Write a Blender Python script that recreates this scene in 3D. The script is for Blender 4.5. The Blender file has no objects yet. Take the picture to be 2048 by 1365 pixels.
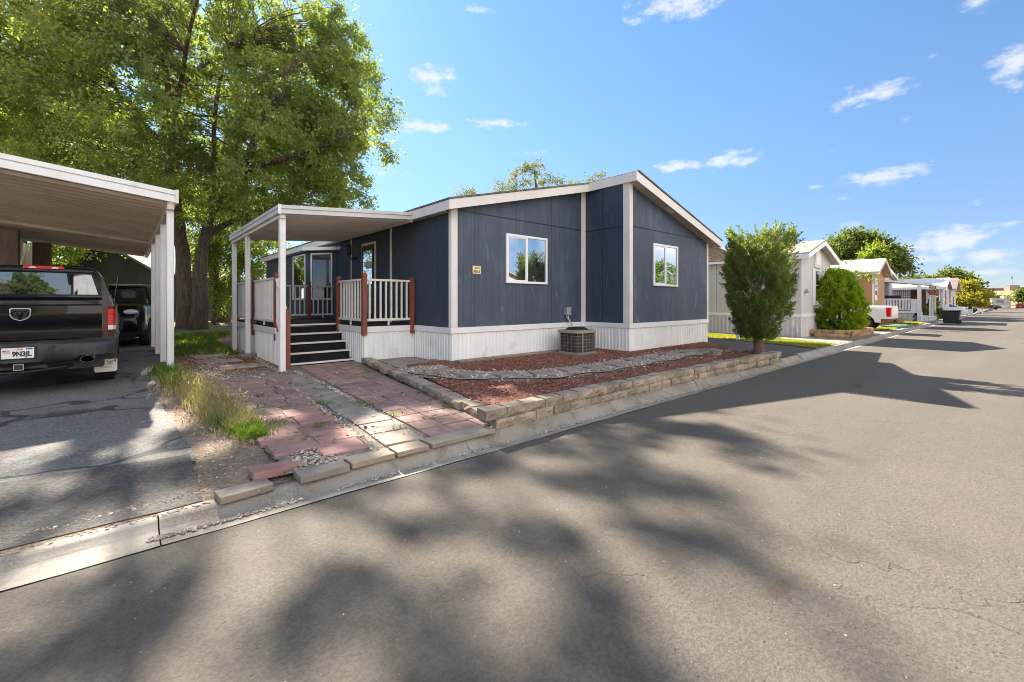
import bpy, bmesh, math, random
import numpy as np
from mathutils import Vector, Matrix, noise as mnoise

random.seed(7)
RNG = np.random.default_rng(7)
SC = bpy.context.scene
COL = SC.collection
R = math.radians

# ------------------------------------------------------------------ survey of the place
EYE = 1.35
ANG = R(48.6)                     # the street runs along +X, 48.6 degrees right of the view axis
CA, SA = math.cos(ANG), math.sin(ANG)
FPX = 880.0

def at(u, v, d):
    """point d metres deep along the sight line of pixel (u, v) of the photograph"""
    t = (u - 1024.0) / FPX
    return Vector((d * (CA + SA * t), d * (SA - CA * t), EYE + d * (603.0 - v) / FPX))

def lip(x):                       # line where asphalt meets the gutter
    return 3.37 - 0.008 * x if x < 20 else 3.21 - 0.004 * (x - 20)

def drop(x):                      # the street falls gently away at the far end
    return -0.0055 * max(0.0, x - 30.0)

ORG = {}

def tag(o, label=None, cat=None, group=None, kind=None):
    if label: o['label'] = label
    if cat: o['category'] = cat
    if group: o['group'] = group
    if kind: o['kind'] = kind
    return o

def thing(name, label, cat, loc=(0, 0, 0), rz=0.0, group=None):
    o = bpy.data.objects.new(name, None)
    o.empty_display_size = 0.2
    COL.objects.link(o)
    o.location = loc
    o.rotation_euler = (0, 0, rz)
    ORG[o.name] = Vector(loc)
    return tag(o, label, cat, group)

def copy_tree(o, parent=None):
    c = o.copy()
    COL.objects.link(c)
    c.parent = parent
    for ch in [q for q in COL.objects if q.parent is o]:
        copy_tree(ch, c)
    return c

class MB:
    """collects boxes, bars, tubes and sheets, then links them as ONE mesh object"""
    def __init__(s):
        s.v, s.f, s.m, s.sm = [], [], [], []
        s.mi = 0
        s.smooth = False
    def _add(s, vs, fs):
        b = len(s.v)
        s.v.extend([tuple(p) for p in vs])
        for f in fs:
            s.f.append([b + i for i in f]); s.m.append(s.mi); s.sm.append(s.smooth)
        return s
    def box(s, x0, x1, y0, y1, z0, z1):
        x0, x1 = min(x0, x1), max(x0, x1); y0, y1 = min(y0, y1), max(y0, y1); z0, z1 = min(z0, z1), max(z0, z1)
        return s._add([(x0,y0,z0),(x1,y0,z0),(x1,y1,z0),(x0,y1,z0),(x0,y0,z1),(x1,y0,z1),(x1,y1,z1),(x0,y1,z1)],
                      [(0,3,2,1),(4,5,6,7),(0,1,5,4),(1,2,6,5),(2,3,7,6),(3,0,4,7)])
    def obox(s, c, dims, M=None):
        M = M or Matrix.Identity(3)
        hx, hy, hz = dims[0]/2, dims[1]/2, dims[2]/2
        c = Vector(c)
        vs = [c + M @ Vector(p) for p in [(-hx,-hy,-hz),(hx,-hy,-hz),(hx,hy,-hz),(-hx,hy,-hz),(-hx,-hy,hz),(hx,-hy,hz),(hx,hy,hz),(-hx,hy,hz)]]
        return s._add(vs, [(0,3,2,1),(4,5,6,7),(0,1,5,4),(1,2,6,5),(2,3,7,6),(3,0,4,7)])
    def bar(s, p0, p1, w, h, up=(0,0,1)):
        p0, p1 = Vector(p0), Vector(p1)
        d = (p1 - p0); L = d.length; d.normalize()
        u = Vector(up)
        if abs(d.dot(u)) > 0.95: u = Vector((0, 1, 0))
        sx = d.cross(u).normalized(); sz = sx.cross(d).normalized()
        M = Matrix((sx, d, sz)).transposed()
        return s.obox((p0 + p1) / 2, (w, L, h), M)
    def prism(s, poly, axis, a0, a1):
        """poly in the two other axes (cyclic order x,y,z minus axis), from a0 to a1"""
        n = len(poly)
        def pt(p, a):
            return {'x': (a, p[0], p[1]), 'y': (p[0], a, p[1]), 'z': (p[0], p[1], a)}[axis]
        vs = [pt(p, a0) for p in poly] + [pt(p, a1) for p in poly]
        ar = sum(poly[i][0]*poly[(i+1)%n][1] - poly[(i+1)%n][0]*poly[i][1] for i in range(n))
        if axis == 'y': ar = -ar
        if a1 < a0: ar = -ar
        fs = [tuple(range(n))[::-1], tuple(range(n, 2*n))] + [(i, (i+1)%n, n+(i+1)%n, n+i) for i in range(n)]
        if ar < 0: fs = [tuple(reversed(f)) for f in fs]
        return s._add(vs, fs)
    def tube(s, pts, rad, n=8, cap=True):
        pts = [Vector(p) for p in pts]
        if not hasattr(rad, '__len__'): rad = [rad] * len(pts)
        rings = []
        ref = Vector((0.31, 0.17, 0.93))
        vs, fs = [], []
        for i, p in enumerate(pts):
            d = (pts[min(i+1, len(pts)-1)] - pts[max(i-1, 0)])
            if d.length < 1e-9: d = Vector((0,0,1))
            d.normalize()
            a = d.cross(ref)
            if a.length < 1e-3: a = d.cross(Vector((1,0,0)))
            a.normalize(); b = d.cross(a).normalized()
            for k in range(n):
                t = 2*math.pi*k/n
                vs.append(p + (a*math.cos(t) + b*math.sin(t)) * rad[i])
        for i in range(len(pts)-1):
            for k in range(n):
                k2 = (k+1) % n
                fs.append((i*n+k, (i+1)*n+k, (i+1)*n+k2, i*n+k2))
        if cap:
            fs.append(tuple(range(n))); fs.append(tuple(reversed(range((len(pts)-1)*n, len(pts)*n))))
        return s._add(vs, fs)
    def lathe(s, prof, c, n=24, axis='z', a0=0.0, sx=1.0, sy=1.0):
        """prof: (radius, height) list, revolved about axis through c"""
        vs, fs = [], []
        for r, h in prof:
            for k in range(n):
                t = 2*math.pi*k/n + a0
                p, q = r*math.cos(t)*sx, r*math.sin(t)*sy
                vs.append({'z': (c[0]+p, c[1]+q, c[2]+h), 'x': (c[0]+h, c[1]+p, c[2]+q), 'y': (c[0]+q, c[1]+h, c[2]+p)}[axis])
        m = len(prof)
        for i in range(m-1):
            for k in range(n):
                k2 = (k+1) % n
                fs.append((i*n+k, i*n+k2, (i+1)*n+k2, (i+1)*n+k))
        if prof[0][0] > 1e-6: fs.append(tuple(reversed(range(n))))
        if prof[-1][0] > 1e-6: fs.append(tuple(range((m-1)*n, m*n)))
        return s._add(vs, fs)
    def quad(s, a, b, c, d):
        return s._add([a, b, c, d], [(0, 1, 2, 3)])
    def poly(s, pts):
        return s._add(pts, [tuple(range(len(pts)))])
    def sheet(s, poly, z0, z1):
        """flat plate with outline poly (x, y), counter-clockwise"""
        return s.prism(poly, 'z', z0, z1)
    def grid(s, rows):
        n = len(rows[0]); vs = [p for r in rows for p in r]
        fs = [(i*n+j, i*n+j+1, (i+1)*n+j+1, (i+1)*n+j) for i in range(len(rows)-1) for j in range(n-1)]
        return s._add(vs, fs)
    def build(s, name, mat, parent=None, bevel=0.0, seg=2, local=False, solid=0.0, subsurf=0, autosmooth=False):
        me = bpy.data.meshes.new(name)
        off = Vector((0, 0, 0))
        if parent is not None and not local:
            off = ORG.get(parent.name, off)
        vs = [(p[0]-off[0], p[1]-off[1], p[2]-off[2]) for p in s.v]
        me.from_pydata(vs, [], s.f)
        mats = mat if isinstance(mat, (list, tuple)) else [mat]
        for m in mats: me.materials.append(m)
        me.polygons.foreach_set('material_index', s.m)
        me.polygons.foreach_set('use_smooth', [bool(q) for q in s.sm])
        me.update()
        o = bpy.data.objects.new(name, me)
        COL.objects.link(o)
        if parent is not None:
            o.parent = parent
            ORG[o.name] = off if not local else Vector((0, 0, 0))
        if solid:
            md = o.modifiers.new('thick', 'SOLIDIFY'); md.thickness = solid; md.offset = 0
        if bevel:
            md = o.modifiers.new('bevel', 'BEVEL'); md.width = bevel; md.segments = seg
            md.limit_method = 'ANGLE'; md.angle_limit = R(40)
        if subsurf:
            md = o.modifiers.new('sub', 'SUBSURF'); md.levels = subsurf; md.render_levels = subsurf
        if autosmooth:
            try:
                me.set_sharp_from_angle(angle=R(35))
            except Exception:
                pass
        return o

def fast_mesh(name, verts, quads, mat, parent=None, smooth=False):
    """big meshes of many small faces straight from arrays; quads (n, k)"""
    me = bpy.data.meshes.new(name)
    nv, nf, k = len(verts), len(quads), quads.shape[1]
    off = np.array(ORG.get(parent.name, (0, 0, 0))) if parent is not None else np.zeros(3)
    me.vertices.add(nv); me.vertices.foreach_set('co', (verts - off).astype(np.float32).ravel())
    me.loops.add(nf*k); me.loops.foreach_set('vertex_index', quads.astype(np.int32).ravel())
    me.polygons.add(nf)
    me.polygons.foreach_set('loop_start', np.arange(0, nf*k, k, dtype=np.int32))
    me.polygons.foreach_set('loop_total', np.full(nf, k, dtype=np.int32))
    me.polygons.foreach_set('use_smooth', np.full(nf, smooth, dtype=bool))
    me.materials.append(mat)
    me.update(calc_edges=True); me.validate()
    o = bpy.data.objects.new(name, me)
    COL.objects.link(o)
    if parent is not None: o.parent = parent
    return o

# ------------------------------------------------------------------ materials
class NT:
    def __init__(s, m):
        s.t = m.node_tree; s.n = s.t.nodes; s.l = s.t.links
    def node(s, typ, **kw):
        nd = s.n.new(typ)
        for k, v in kw.items():
            if k.startswith('i_'):
                nd.inputs[k[2:].replace('_', ' ')].default_value = v
            else:
                setattr(nd, k, v)
        return nd
    def link(s, a, b): s.l.new(a, b)
    def math(s, op, a, b=None, c=None, clamp=False):
        nd = s.n.new('ShaderNodeMath'); nd.operation = op; nd.use_clamp = clamp
        for i, q in enumerate((a, b, c)):
            if q is None: continue
            if hasattr(q, 'is_linked'): s.l.new(q, nd.inputs[i])
            else: nd.inputs[i].default_value = q
        return nd.outputs[0]
    def mix(s, fac, a, b, mode='MIX'):
        nd = s.n.new('ShaderNodeMix'); nd.data_type = 'RGBA'; nd.blend_type = mode
        for sock, q in ((nd.inputs['Factor'], fac), (nd.inputs[6], a), (nd.inputs[7], b)):
            if hasattr(q, 'is_linked'): s.l.new(q, sock)
            elif isinstance(q, (int, float)): sock.default_value = q
            else: sock.default_value = (q[0], q[1], q[2], 1)
        return nd.outputs[2]
    def coords(s, kind='Object'):
        return s.n.new('ShaderNodeTexCoord').outputs[kind]
    def noise(s, vec, scale, detail=4, rough=0.55, dist=0.0):
        nd = s.n.new('ShaderNodeTexNoise')
        nd.inputs['Scale'].default_value = scale; nd.inputs['Detail'].default_value = detail
        nd.inputs['Roughness'].default_value = rough; nd.inputs['Distortion'].default_value = dist
        if vec is not None: s.l.new(vec, nd.inputs['Vector'])
        return nd.outputs['Fac']
    def voronoi(s, vec, scale, feature='F1', out='Distance'):
        nd = s.n.new('ShaderNodeTexVoronoi'); nd.feature = feature
        nd.inputs['Scale'].default_value = scale
        s.l.new(vec, nd.inputs['Vector'])
        return nd.outputs[out]
    def ramp(s, fac, lo, hi, a=0.0, b=1.0):
        nd = s.n.new('ShaderNodeMapRange'); nd.interpolation_type = 'SMOOTHSTEP'
        s.l.new(fac, nd.inputs[0])
        nd.inputs[1].default_value = lo; nd.inputs[2].default_value = hi
        nd.inputs[3].default_value = a; nd.inputs[4].default_value = b
        return nd.outputs[0]
    def scale(s, vec, sc):
        nd = s.n.new('ShaderNodeMapping'); nd.inputs['Scale'].default_value = sc
        s.l.new(vec, nd.inputs['Vector']); return nd.outputs[0]
    def bump(s, h, strength, dist=0.01, normal=None):
        nd = s.n.new('ShaderNodeBump'); nd.inputs['Strength'].default_value = strength
        nd.inputs['Distance'].default_value = dist
        s.l.new(h, nd.inputs['Height'])
        if normal is not None: s.l.new(normal, nd.inputs['Normal'])
        return nd.outputs[0]
    def sep(s, vec):
        nd = s.n.new('ShaderNodeSeparateXYZ'); s.l.new(vec, nd.inputs[0]); return nd.outputs

def newmat(name):
    m = bpy.data.materials.new(name); m.use_nodes = True
    t = NT(m)
    b = t.n['Principled BSDF']
    return m, t, b

def mat(name, col, rough=0.6, var=0.12, vscale=3.0, fine=0.0, fscale=60.0, bump=0.0, bscale=80.0, bdist=0.003,
        metal=0.0, spec=0.5, coat=0.0, island=0.0, streak=None, dirt=None):
    m, t, b = newmat(name)
    co = t.coords()
    c = (col[0], col[1], col[2])
    f = t.noise(co if streak is None else t.scale(co, streak), vscale, 5)
    lo = [q * (1 - var) for q in c]; hi = [min(1, q * (1 + var)) for q in c]
    k = t.mix(t.ramp(f, 0.3, 0.7), lo, hi)
    if fine:
        g = t.noise(co, fscale, 3)
        k = t.mix(t.ramp(g, 0.3, 0.7), k, t.mix(1.0, k, [1 - fine] * 3, 'MULTIPLY'))
    if island:
        gi = t.n.new('ShaderNodeNewGeometry').outputs['Random Per Island']
        k = t.mix(1.0, k, t.mix(gi, [1 - island] * 3, [1 + island] * 3), 'MULTIPLY')
    if dirt:
        g = t.noise(co, dirt[1], 6, 0.65)
        k = t.mix(t.ramp(g, dirt[2], dirt[2] + 0.18, 0, dirt[3]), k, dirt[0])
    t.link(k, b.inputs['Base Color'])
    b.inputs['Roughness'].default_value = rough
    b.inputs['Metallic'].default_value = metal
    b.inputs['Specular IOR Level'].default_value = spec
    if coat:
        b.inputs['Coat Weight'].default_value = coat; b.inputs['Coat Roughness'].default_value = 0.03
    if bump:
        h = t.noise(co, bscale, 4)
        t.link(t.bump(h, bump, bdist), b.inputs['Normal'])
    return m

MAT = {}
def build_materials():
    A = MAT
    # --- asphalt of the street
    m, t, b = newmat('street_asphalt'); co = t.coords()
    big = t.noise(co, 0.35, 4); mid = t.noise(co, 2.2, 5); fin = t.noise(co, 55, 3, 0.7)
    k = t.mix(t.ramp(big, 0.35, 0.65), (0.083, 0.071, 0.056), (0.100, 0.085, 0.067))
    k = t.mix(t.ramp(mid, 0.35, 0.7, 0, 0.5), k, (0.078, 0.069, 0.059))
    k = t.mix(t.ramp(fin, 0.38, 0.62, 0, 0.75), k, (0.128, 0.113, 0.095))
    lane = t.noise(t.scale(co, (0.10, 1.1, 1)), 1.0, 4, 0.55)                 # polished wheel lanes run along the street
    k = t.mix(t.ramp(lane, 0.42, 0.62, 0, 0.35), k, (0.070, 0.061, 0.051))
    sp = t.voronoi(co, 90)
    k = t.mix(t.ramp(sp, 0.10, 0.2, 0.5, 0.0), k, (0.19, 0.17, 0.145))
    st = t.noise(t.scale(co, (0.8, 1.7, 1)), 1.1, 3, 0.5)                      # dried mud and oil stains
    k = t.mix(t.ramp(st, 0.70, 0.76, 0, 0.7), k, (0.072, 0.052, 0.034))
    wv = t.n.new('ShaderNodeVectorMath'); wv.operation = 'ADD'
    nz = t.n.new('ShaderNodeTexNoise'); nz.inputs['Scale'].default_value = 1.6; nz.inputs['Detail'].default_value = 6
    t.link(co, nz.inputs['Vector']); t.link(co, wv.inputs[0]); t.link(nz.outputs['Color'], wv.inputs[1])
    cr = t.voronoi(wv.outputs[0], 0.42, 'DISTANCE_TO_EDGE')
    gate = t.ramp(t.noise(co, 0.5, 2), 0.52, 0.62)
    crack = t.math('MULTIPLY', t.ramp(cr, 0.001, 0.004, 1, 0), gate)
    k = t.mix(t.math('MULTIPLY', crack, 0.35), k, (0.03, 0.027, 0.024))
    t.link(k, b.inputs['Base Color']); b.inputs['Roughness'].default_value = 0.88
    b.inputs['Specular IOR Level'].default_value = 0.25
    pit = t.voronoi(co, 26); pm = t.ramp(t.noise(co, 9, 2), 0.5, 0.62)
    pits = t.math('MULTIPLY', t.ramp(pit, 0.12, 0.3, -1.0, 0.0), pm)
    h = t.math('ADD', t.math('ADD', fin, t.math('MULTIPLY', pits, 0.45)), t.math('MULTIPLY', crack, -0.5))
    t.link(t.bump(h, 1.0, 0.007), b.inputs['Normal'])
    A['asphalt'] = m
    # --- old driveway asphalt, coarse and grey
    m, t, b = newmat('old_asphalt'); co = t.coords()
    big = t.noise(co, 0.8, 4); fin = t.noise(co, 40, 3, 0.75)
    k = t.mix(t.ramp(big, 0.35, 0.65), (0.095, 0.09, 0.083), (0.14, 0.133, 0.123))
    k = t.mix(t.ramp(fin, 0.4, 0.62, 0, 0.8), k, (0.21, 0.2, 0.185))
    vo = t.voronoi(co, 60, 'F1', 'Color')
    k = t.mix(0.25, k, vo, 'OVERLAY')
    oil = t.noise(co, 0.9, 3)
    k = t.mix(t.ramp(oil, 0.60, 0.7, 0, 0.7), k, (0.025, 0.023, 0.022))
    wv = t.n.new('ShaderNodeVectorMath'); wv.operation = 'ADD'
    nz = t.n.new('ShaderNodeTexNoise'); nz.inputs['Scale'].default_value = 1.1; nz.inputs['Detail'].default_value = 2
    t.link(co, nz.inputs['Vector']); t.link(co, wv.inputs[0]); t.link(nz.outputs['Color'], wv.inputs[1])
    cr = t.voronoi(t.scale(wv.outputs[0], (0.7, 1, 1)), 0.55, 'DISTANCE_TO_EDGE')
    seal = t.ramp(cr, 0.010, 0.017, 1, 0)
    k = t.mix(t.math('MULTIPLY', seal, 0.85), k, (0.03, 0.03, 0.03))
    t.link(k, b.inputs['Base Color']); b.inputs['Roughness'].default_value = 0.85; b.inputs['Specular IOR Level'].default_value = 0.3
    h = t.math('ADD', fin, t.math('MULTIPLY', t.voronoi(co, 55), 0.8))
    t.link(t.bump(t.math('MULTIPLY', h, t.math('SUBTRACT', 1.0, seal)), 0.9, 0.008), b.inputs['Normal'])
    A['old_asphalt'] = m
    A['dark_asphalt'] = mat('dark_drive_asphalt', (0.085, 0.075, 0.066), 0.9, 0.2, 1.5, 0.3, 60, 0.6, 60)  # dark brown asphalt of the drive beside the home
    A['patch_asphalt'] = mat('patch_asphalt', (0.095, 0.087, 0.078), 0.9, 0.3, 2.0, 0.55, 38, 1.0, 38, 0.014)
    # --- concrete
    m, t, b = newmat('kerb_concrete'); co = t.coords()
    k = t.mix(t.ramp(t.noise(co, 1.3, 6), 0.3, 0.7), (0.21, 0.187, 0.155), (0.32, 0.292, 0.25))
    k = t.mix(t.ramp(t.noise(co, 3.2, 7, 0.72), 0.44, 0.66, 0, 0.8), k, (0.135, 0.11, 0.083))
    k = t.mix(t.ramp(t.noise(co, 70, 2), 0.42, 0.6, 0, 0.25), k, (0.4, 0.37, 0.32))
    t.link(k, b.inputs['Base Color']); b.inputs['Roughness'].default_value = 0.9; b.inputs['Specular IOR Level'].default_value = 0.25
    t.link(t.bump(t.noise(co, 45, 5, 0.7), 0.5, 0.005), b.inputs['Normal'])
    A['concrete'] = m
    A['pale_concrete'] = mat('pale_concrete', (0.285, 0.245, 0.195), 0.9, 0.12, 2.0, 0.15, 80, 0.3, 60, dirt=((0.24, 0.2, 0.15), 3, 0.55, 0.5))
    A['grey_concrete'] = mat('grey_concrete', (0.2, 0.19, 0.18), 0.9, 0.2, 3.0, 0.2, 80, 0.4, 60)
    # --- soil
    m, t, b = newmat('sandy_soil'); co = t.coords()
    k = t.mix(t.ramp(t.noise(co, 1.1, 6), 0.3, 0.7), (0.17, 0.125, 0.088), (0.29, 0.225, 0.165))
    k = t.mix(t.ramp(t.noise(co, 28, 4, 0.7), 0.45, 0.68, 0, 0.7), k, (0.40, 0.32, 0.235))
    k = t.mix(t.ramp(t.noise(co, 6, 5, 0.7), 0.55, 0.7, 0, 0.6), k, (0.12, 0.082, 0.055))
    t.link(k, b.inputs['Base Color']); b.inputs['Roughness'].default_value = 0.95; b.inputs['Specular IOR Level'].default_value = 0.15
    t.link(t.bump(t.math('ADD', t.noise(co, 18, 6, 0.75), t.voronoi(co, 45)), 0.9, 0.02), b.inputs['Normal'])
    A['soil'] = m
    A['mulch_soil'] = mat('red_mulch_bed', (0.21, 0.082, 0.052), 0.95, 0.35, 4, 0.5, 35, 1.0, 40, 0.02)
    A['chip'] = mat('red_mulch_chip', (0.275, 0.105, 0.064), 0.9, 0.2, 8, island=0.6)
    A['litter'] = mat('dry_litter', (0.34, 0.25, 0.15), 0.9, 0.2, 8, island=0.5)
    # pebbles, every stone its own shade
    m, t, b = newmat('pebble'); gi = t.n.new('ShaderNodeNewGeometry').outputs['Random Per Island']
    rp = t.n.new('ShaderNodeValToRGB'); t.link(gi, rp.inputs[0])
    e = rp.color_ramp.elements; e[0].color = (0.2, 0.17, 0.14, 1); e[1].color = (0.62, 0.57, 0.49, 1)
    q = e.new(0.35); q.color = (0.36, 0.30, 0.24, 1); q = e.new(0.6); q.color = (0.30, 0.20, 0.15, 1); q = e.new(0.8); q.color = (0.42, 0.39, 0.35, 1)
    t.link(rp.outputs[0], b.inputs['Base Color']); b.inputs['Roughness'].default_value = 0.8
    A['pebble'] = m
    # pavers and blocks
    A['red_paver'] = mat('red_paver', (0.285, 0.178, 0.152), 0.88, 0.14, 5, 0.22, 110, 0.5, 90, island=0.2, dirt=((0.33, 0.25, 0.19), 6, 0.55, 0.5))
    A['bright_paver'] = mat('bright_red_paver', (0.335, 0.185, 0.152), 0.88, 0.12, 5, 0.2, 110, 0.5, 90, island=0.16, dirt=((0.34, 0.26, 0.2), 6, 0.6, 0.4))
    A['grey_paver'] = mat('grey_paver', (0.265, 0.222, 0.185), 0.88, 0.18, 4, 0.2, 100, 0.5, 60, island=0.22, dirt=((0.12, 0.09, 0.07), 5, 0.58, 0.5))
    A['tan_paver'] = mat('tan_paver', (0.36, 0.285, 0.215), 0.88, 0.15, 4, 0.15, 100, 0.5, 60, island=0.15, dirt=((0.2, 0.15, 0.11), 5, 0.6, 0.5))
    A['stone'] = mat('stepping_stone', (0.31, 0.255, 0.21), 0.9, 0.2, 6, 0.2, 90, 0.4, 60, island=0.2)
    A['block'] = mat('tan_wall_block', (0.33, 0.262, 0.195), 0.92, 0.25, 5, 0.25, 70, 1.0, 26, 0.018, island=0.22, dirt=((0.16, 0.115, 0.08), 4, 0.55, 0.6))
    A['far_block'] = mat('ochre_wall_block', (0.40, 0.25, 0.13), 0.92, 0.25, 5, 0.2, 70, 0.8, 26, 0.018, island=0.25)
    # house
    def siding(name, col, faded, axis, amt, gap=0.203):
        m, t, b = newmat(name); co = t.coords(); x = t.sep(co)
        a = x[axis]
        fr = t.math('FRACT', t.math('DIVIDE', a, gap))
        g = t.math('LESS_THAN', t.math('ABSOLUTE', t.math('SUBTRACT', fr, 0.5)), 0.022)
        fr2 = t.math('FRACT', t.math('DIVIDE', a, gap * 6))
        seam = t.math('LESS_THAN', t.math('ABSOLUTE', t.math('SUBTRACT', fr2, 0.5)), 0.006)
        fd = t.noise(t.scale(co, (1.6, 1.6, 0.55)), 1.5, 6, 0.6)
        k = t.mix(t.ramp(fd, 0.42, 0.75, 0, amt), col, faded)
        sp = t.noise(t.scale(co, (5, 5, 1.2)), 1.2, 5, 0.65)
        k = t.mix(t.ramp(sp, 0.57, 0.72, 0, amt * 0.8), k, [q * 1.7 for q in faded])
        gr = t.noise(t.scale(co, (30, 30, 1.6)), 2.0, 5, 0.7)
        k = t.mix(t.ramp(gr, 0.35, 0.7, 0, 0.35), k, [q * 0.55 for q in col])
        k = t.mix(t.math('MULTIPLY', g, 0.45), k, [q * 0.4 for q in col])
        k = t.mix(t.math('MULTIPLY', seam, 0.9), k, (0.012, 0.014, 0.018))
        t.link(k, b.inputs['Base Color']); b.inputs['Roughness'].default_value = 0.62
        h = t.math('ADD', t.math('MULTIPLY', gr, 0.25), t.math('MULTIPLY', t.math('MAXIMUM', g, seam), -1.0))
        t.link(t.bump(h, 0.7, 0.006), b.inputs['Normal'])
        return m
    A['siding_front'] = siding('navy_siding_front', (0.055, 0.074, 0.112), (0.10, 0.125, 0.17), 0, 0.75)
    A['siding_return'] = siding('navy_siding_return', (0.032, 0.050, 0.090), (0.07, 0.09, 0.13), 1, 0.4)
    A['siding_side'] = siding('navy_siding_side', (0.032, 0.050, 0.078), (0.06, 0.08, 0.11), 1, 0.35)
    A['siding_white_x'] = siding('white_siding_front', (0.60, 0.585, 0.57), (0.66, 0.65, 0.63), 0, 0.5, 0.15)
    A['siding_white_y'] = siding('white_siding_side', (0.62, 0.59, 0.52), (0.66, 0.64, 0.58), 1, 0.5, 0.15)  # side copy warmer than the front: bounce light put into the colour
    A['white'] = mat('white_paint', (0.80, 0.785, 0.765), 0.55, 0.05, 2, 0.05, 40, 0.12, 60, dirt=((0.42, 0.37, 0.3), 2.2, 0.62, 0.35))
    A['cream'] = mat('cream_trim_paint', (0.74, 0.70, 0.64), 0.6, 0.05, 2, 0.05, 40, 0.15, 60, dirt=((0.4, 0.34, 0.27), 2.5, 0.6, 0.35))
    A['vinyl'] = mat('white_skirting', (0.80, 0.79, 0.775), 0.42, 0.05, 1.2, streak=(3, 3, 0.4), dirt=((0.42, 0.35, 0.27), 1.9, 0.55, 0.35))
    A['soffit'] = mat('soffit_board', (0.50, 0.445, 0.375), 0.7, 0.08, 2)
    A['frame'] = mat('white_vinyl_frame', (0.82, 0.82, 0.815), 0.35, 0.02)
    A['redwood'] = mat('red_stained_post', (0.21, 0.058, 0.028), 0.62, 0.2, 3, 0.1, 60, 0.25, 50, streak=(6, 6, 0.8), island=0.12)
    A['carpet'] = mat('black_step_carpet', (0.014, 0.014, 0.014), 0.97, 0.25, 12, 0.4, 180, 0.8, 200, dirt=((0.16, 0.13, 0.1), 26, 0.66, 0.6))
    A['rail'] = mat('almond_rail_paint', (0.72, 0.68, 0.62), 0.55, 0.07, 3, dirt=((0.4, 0.33, 0.26), 4, 0.6, 0.4))
    A['alu'] = mat('painted_awning_metal', (0.70, 0.655, 0.60), 0.45, 0.08, 2, spec=0.5, dirt=((0.28, 0.21, 0.15), 1.5, 0.58, 0.4))
    A['alu_front'] = mat('worn_awning_fascia', (0.55, 0.53, 0.51), 0.38, 0.08, 2, spec=0.6, dirt=((0.2, 0.15, 0.13), 1.4, 0.57, 0.6))
    A['brown_alu'] = mat('tan_carport_pan', (0.60, 0.53, 0.45), 0.45, 0.1, 1.0, spec=0.5, dirt=((0.2, 0.14, 0.1), 0.9, 0.55, 0.5))
    A['shingle'] = mat('grey_shingle', (0.19, 0.165, 0.145), 0.95, 0.2, 2, 0.4, 25, 0.8, 20, 0.02)
    A['shingle_tan'] = mat('tan_shingle', (0.36, 0.29, 0.235), 0.95, 0.2, 2, 0.4, 12, 0.8, 12, 0.02)
    A['metal_roof'] = mat('white_coated_roof', (0.78, 0.74, 0.69), 0.5, 0.05, 1)
    A['brown_roof'] = mat('brown_shingle', (0.19, 0.15, 0.125), 0.95, 0.2, 1, 0.3, 10)
    A['tan_wall'] = mat('orange_tan_wall', (0.42, 0.225, 0.12), 0.75, 0.08, 1)
    A['grey_wall'] = mat('blue_grey_wall', (0.43, 0.45, 0.49), 0.7, 0.06, 1)
    A['brick_wall'] = mat('brick_red_wall', (0.24, 0.09, 0.055), 0.85, 0.15, 3)
    A['beige_wall'] = mat('beige_wall', (0.5, 0.44, 0.36), 0.8, 0.08, 1)
    A['dark_wall'] = mat('dark_shed_wall', (0.030, 0.033, 0.030), 0.8, 0.2, 1)
    A['mint'] = mat('mint_skirting', (0.42, 0.52, 0.43), 0.6, 0.06, 1)
    A['fence'] = mat('weathered_fence_board', (0.42, 0.31, 0.16), 0.85, 0.2, 2, 0.2, 30, streak=(4, 4, 0.5), island=0.15)
    A['wood'] = mat('weathered_wood', (0.25, 0.19, 0.14), 0.85, 0.2, 2, 0.2, 30, streak=(4, 4, 0.5), island=0.15)
    A['rust'] = mat('rusty_steel', (0.20, 0.09, 0.045), 0.8, 0.3, 5)
    A['black'] = mat('black_plastic', (0.018, 0.017, 0.016), 0.5, 0.2, 3, dirt=((0.07, 0.06, 0.05), 2, 0.55, 0.5))
    A['rubber'] = mat('tyre_rubber', (0.02, 0.019, 0.018), 0.85, 0.2, 5, bump=0.2, bscale=60)
    A['steel'] = mat('bare_steel', (0.55, 0.55, 0.55), 0.3, 0.1, 5, metal=1.0)
    A['chrome'] = mat('chrome', (0.75, 0.75, 0.76), 0.08, 0.02, 5, metal=1.0)
    A['grey_metal'] = mat('grey_box_metal', (0.34, 0.37, 0.385), 0.45, 0.06, 4, metal=0.3)
    A['conduit'] = mat('conduit', (0.46, 0.45, 0.44), 0.4, 0.05, 4, metal=0.5)
    A['ac_tan'] = mat('tan_ac_cabinet', (0.30, 0.26, 0.20), 0.5, 0.1, 5, dirt=((0.16, 0.1, 0.06), 5, 0.58, 0.5))
    A['ac_coil'] = mat('dark_ac_coil', (0.045, 0.036, 0.029), 0.7, 0.25, 18, 0.4, 160)
    # paint and glass
    def paint(name, col, coat=1.0, rough=0.35, metal=0.0, dirt=0.25, dcol=(0.2, 0.15, 0.11)):
        m, t, b = newmat(name); co = t.coords()
        k = t.mix(t.ramp(t.noise(co, 3, 5, 0.65), 0.45, 0.8, 0, dirt), col, dcol)
        t.link(k, b.inputs['Base Color']); b.inputs['Roughness'].default_value = rough
        b.inputs['Metallic'].default_value = metal
        b.inputs['Specular IOR Level'].default_value = 0.15
        b.inputs['Coat Weight'].default_value = coat; b.inputs['Coat Roughness'].default_value = 0.04
        return m
    A['paint_black'] = paint('black_car_paint', (0.003, 0.003, 0.004), 0.55, 0.3, 0, 0.02)
    A['paint_white'] = paint('dirty_white_car_paint', (0.72, 0.7, 0.67), 0.6, 0.4, 0, 0.3, (0.4, 0.3, 0.22))
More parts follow.
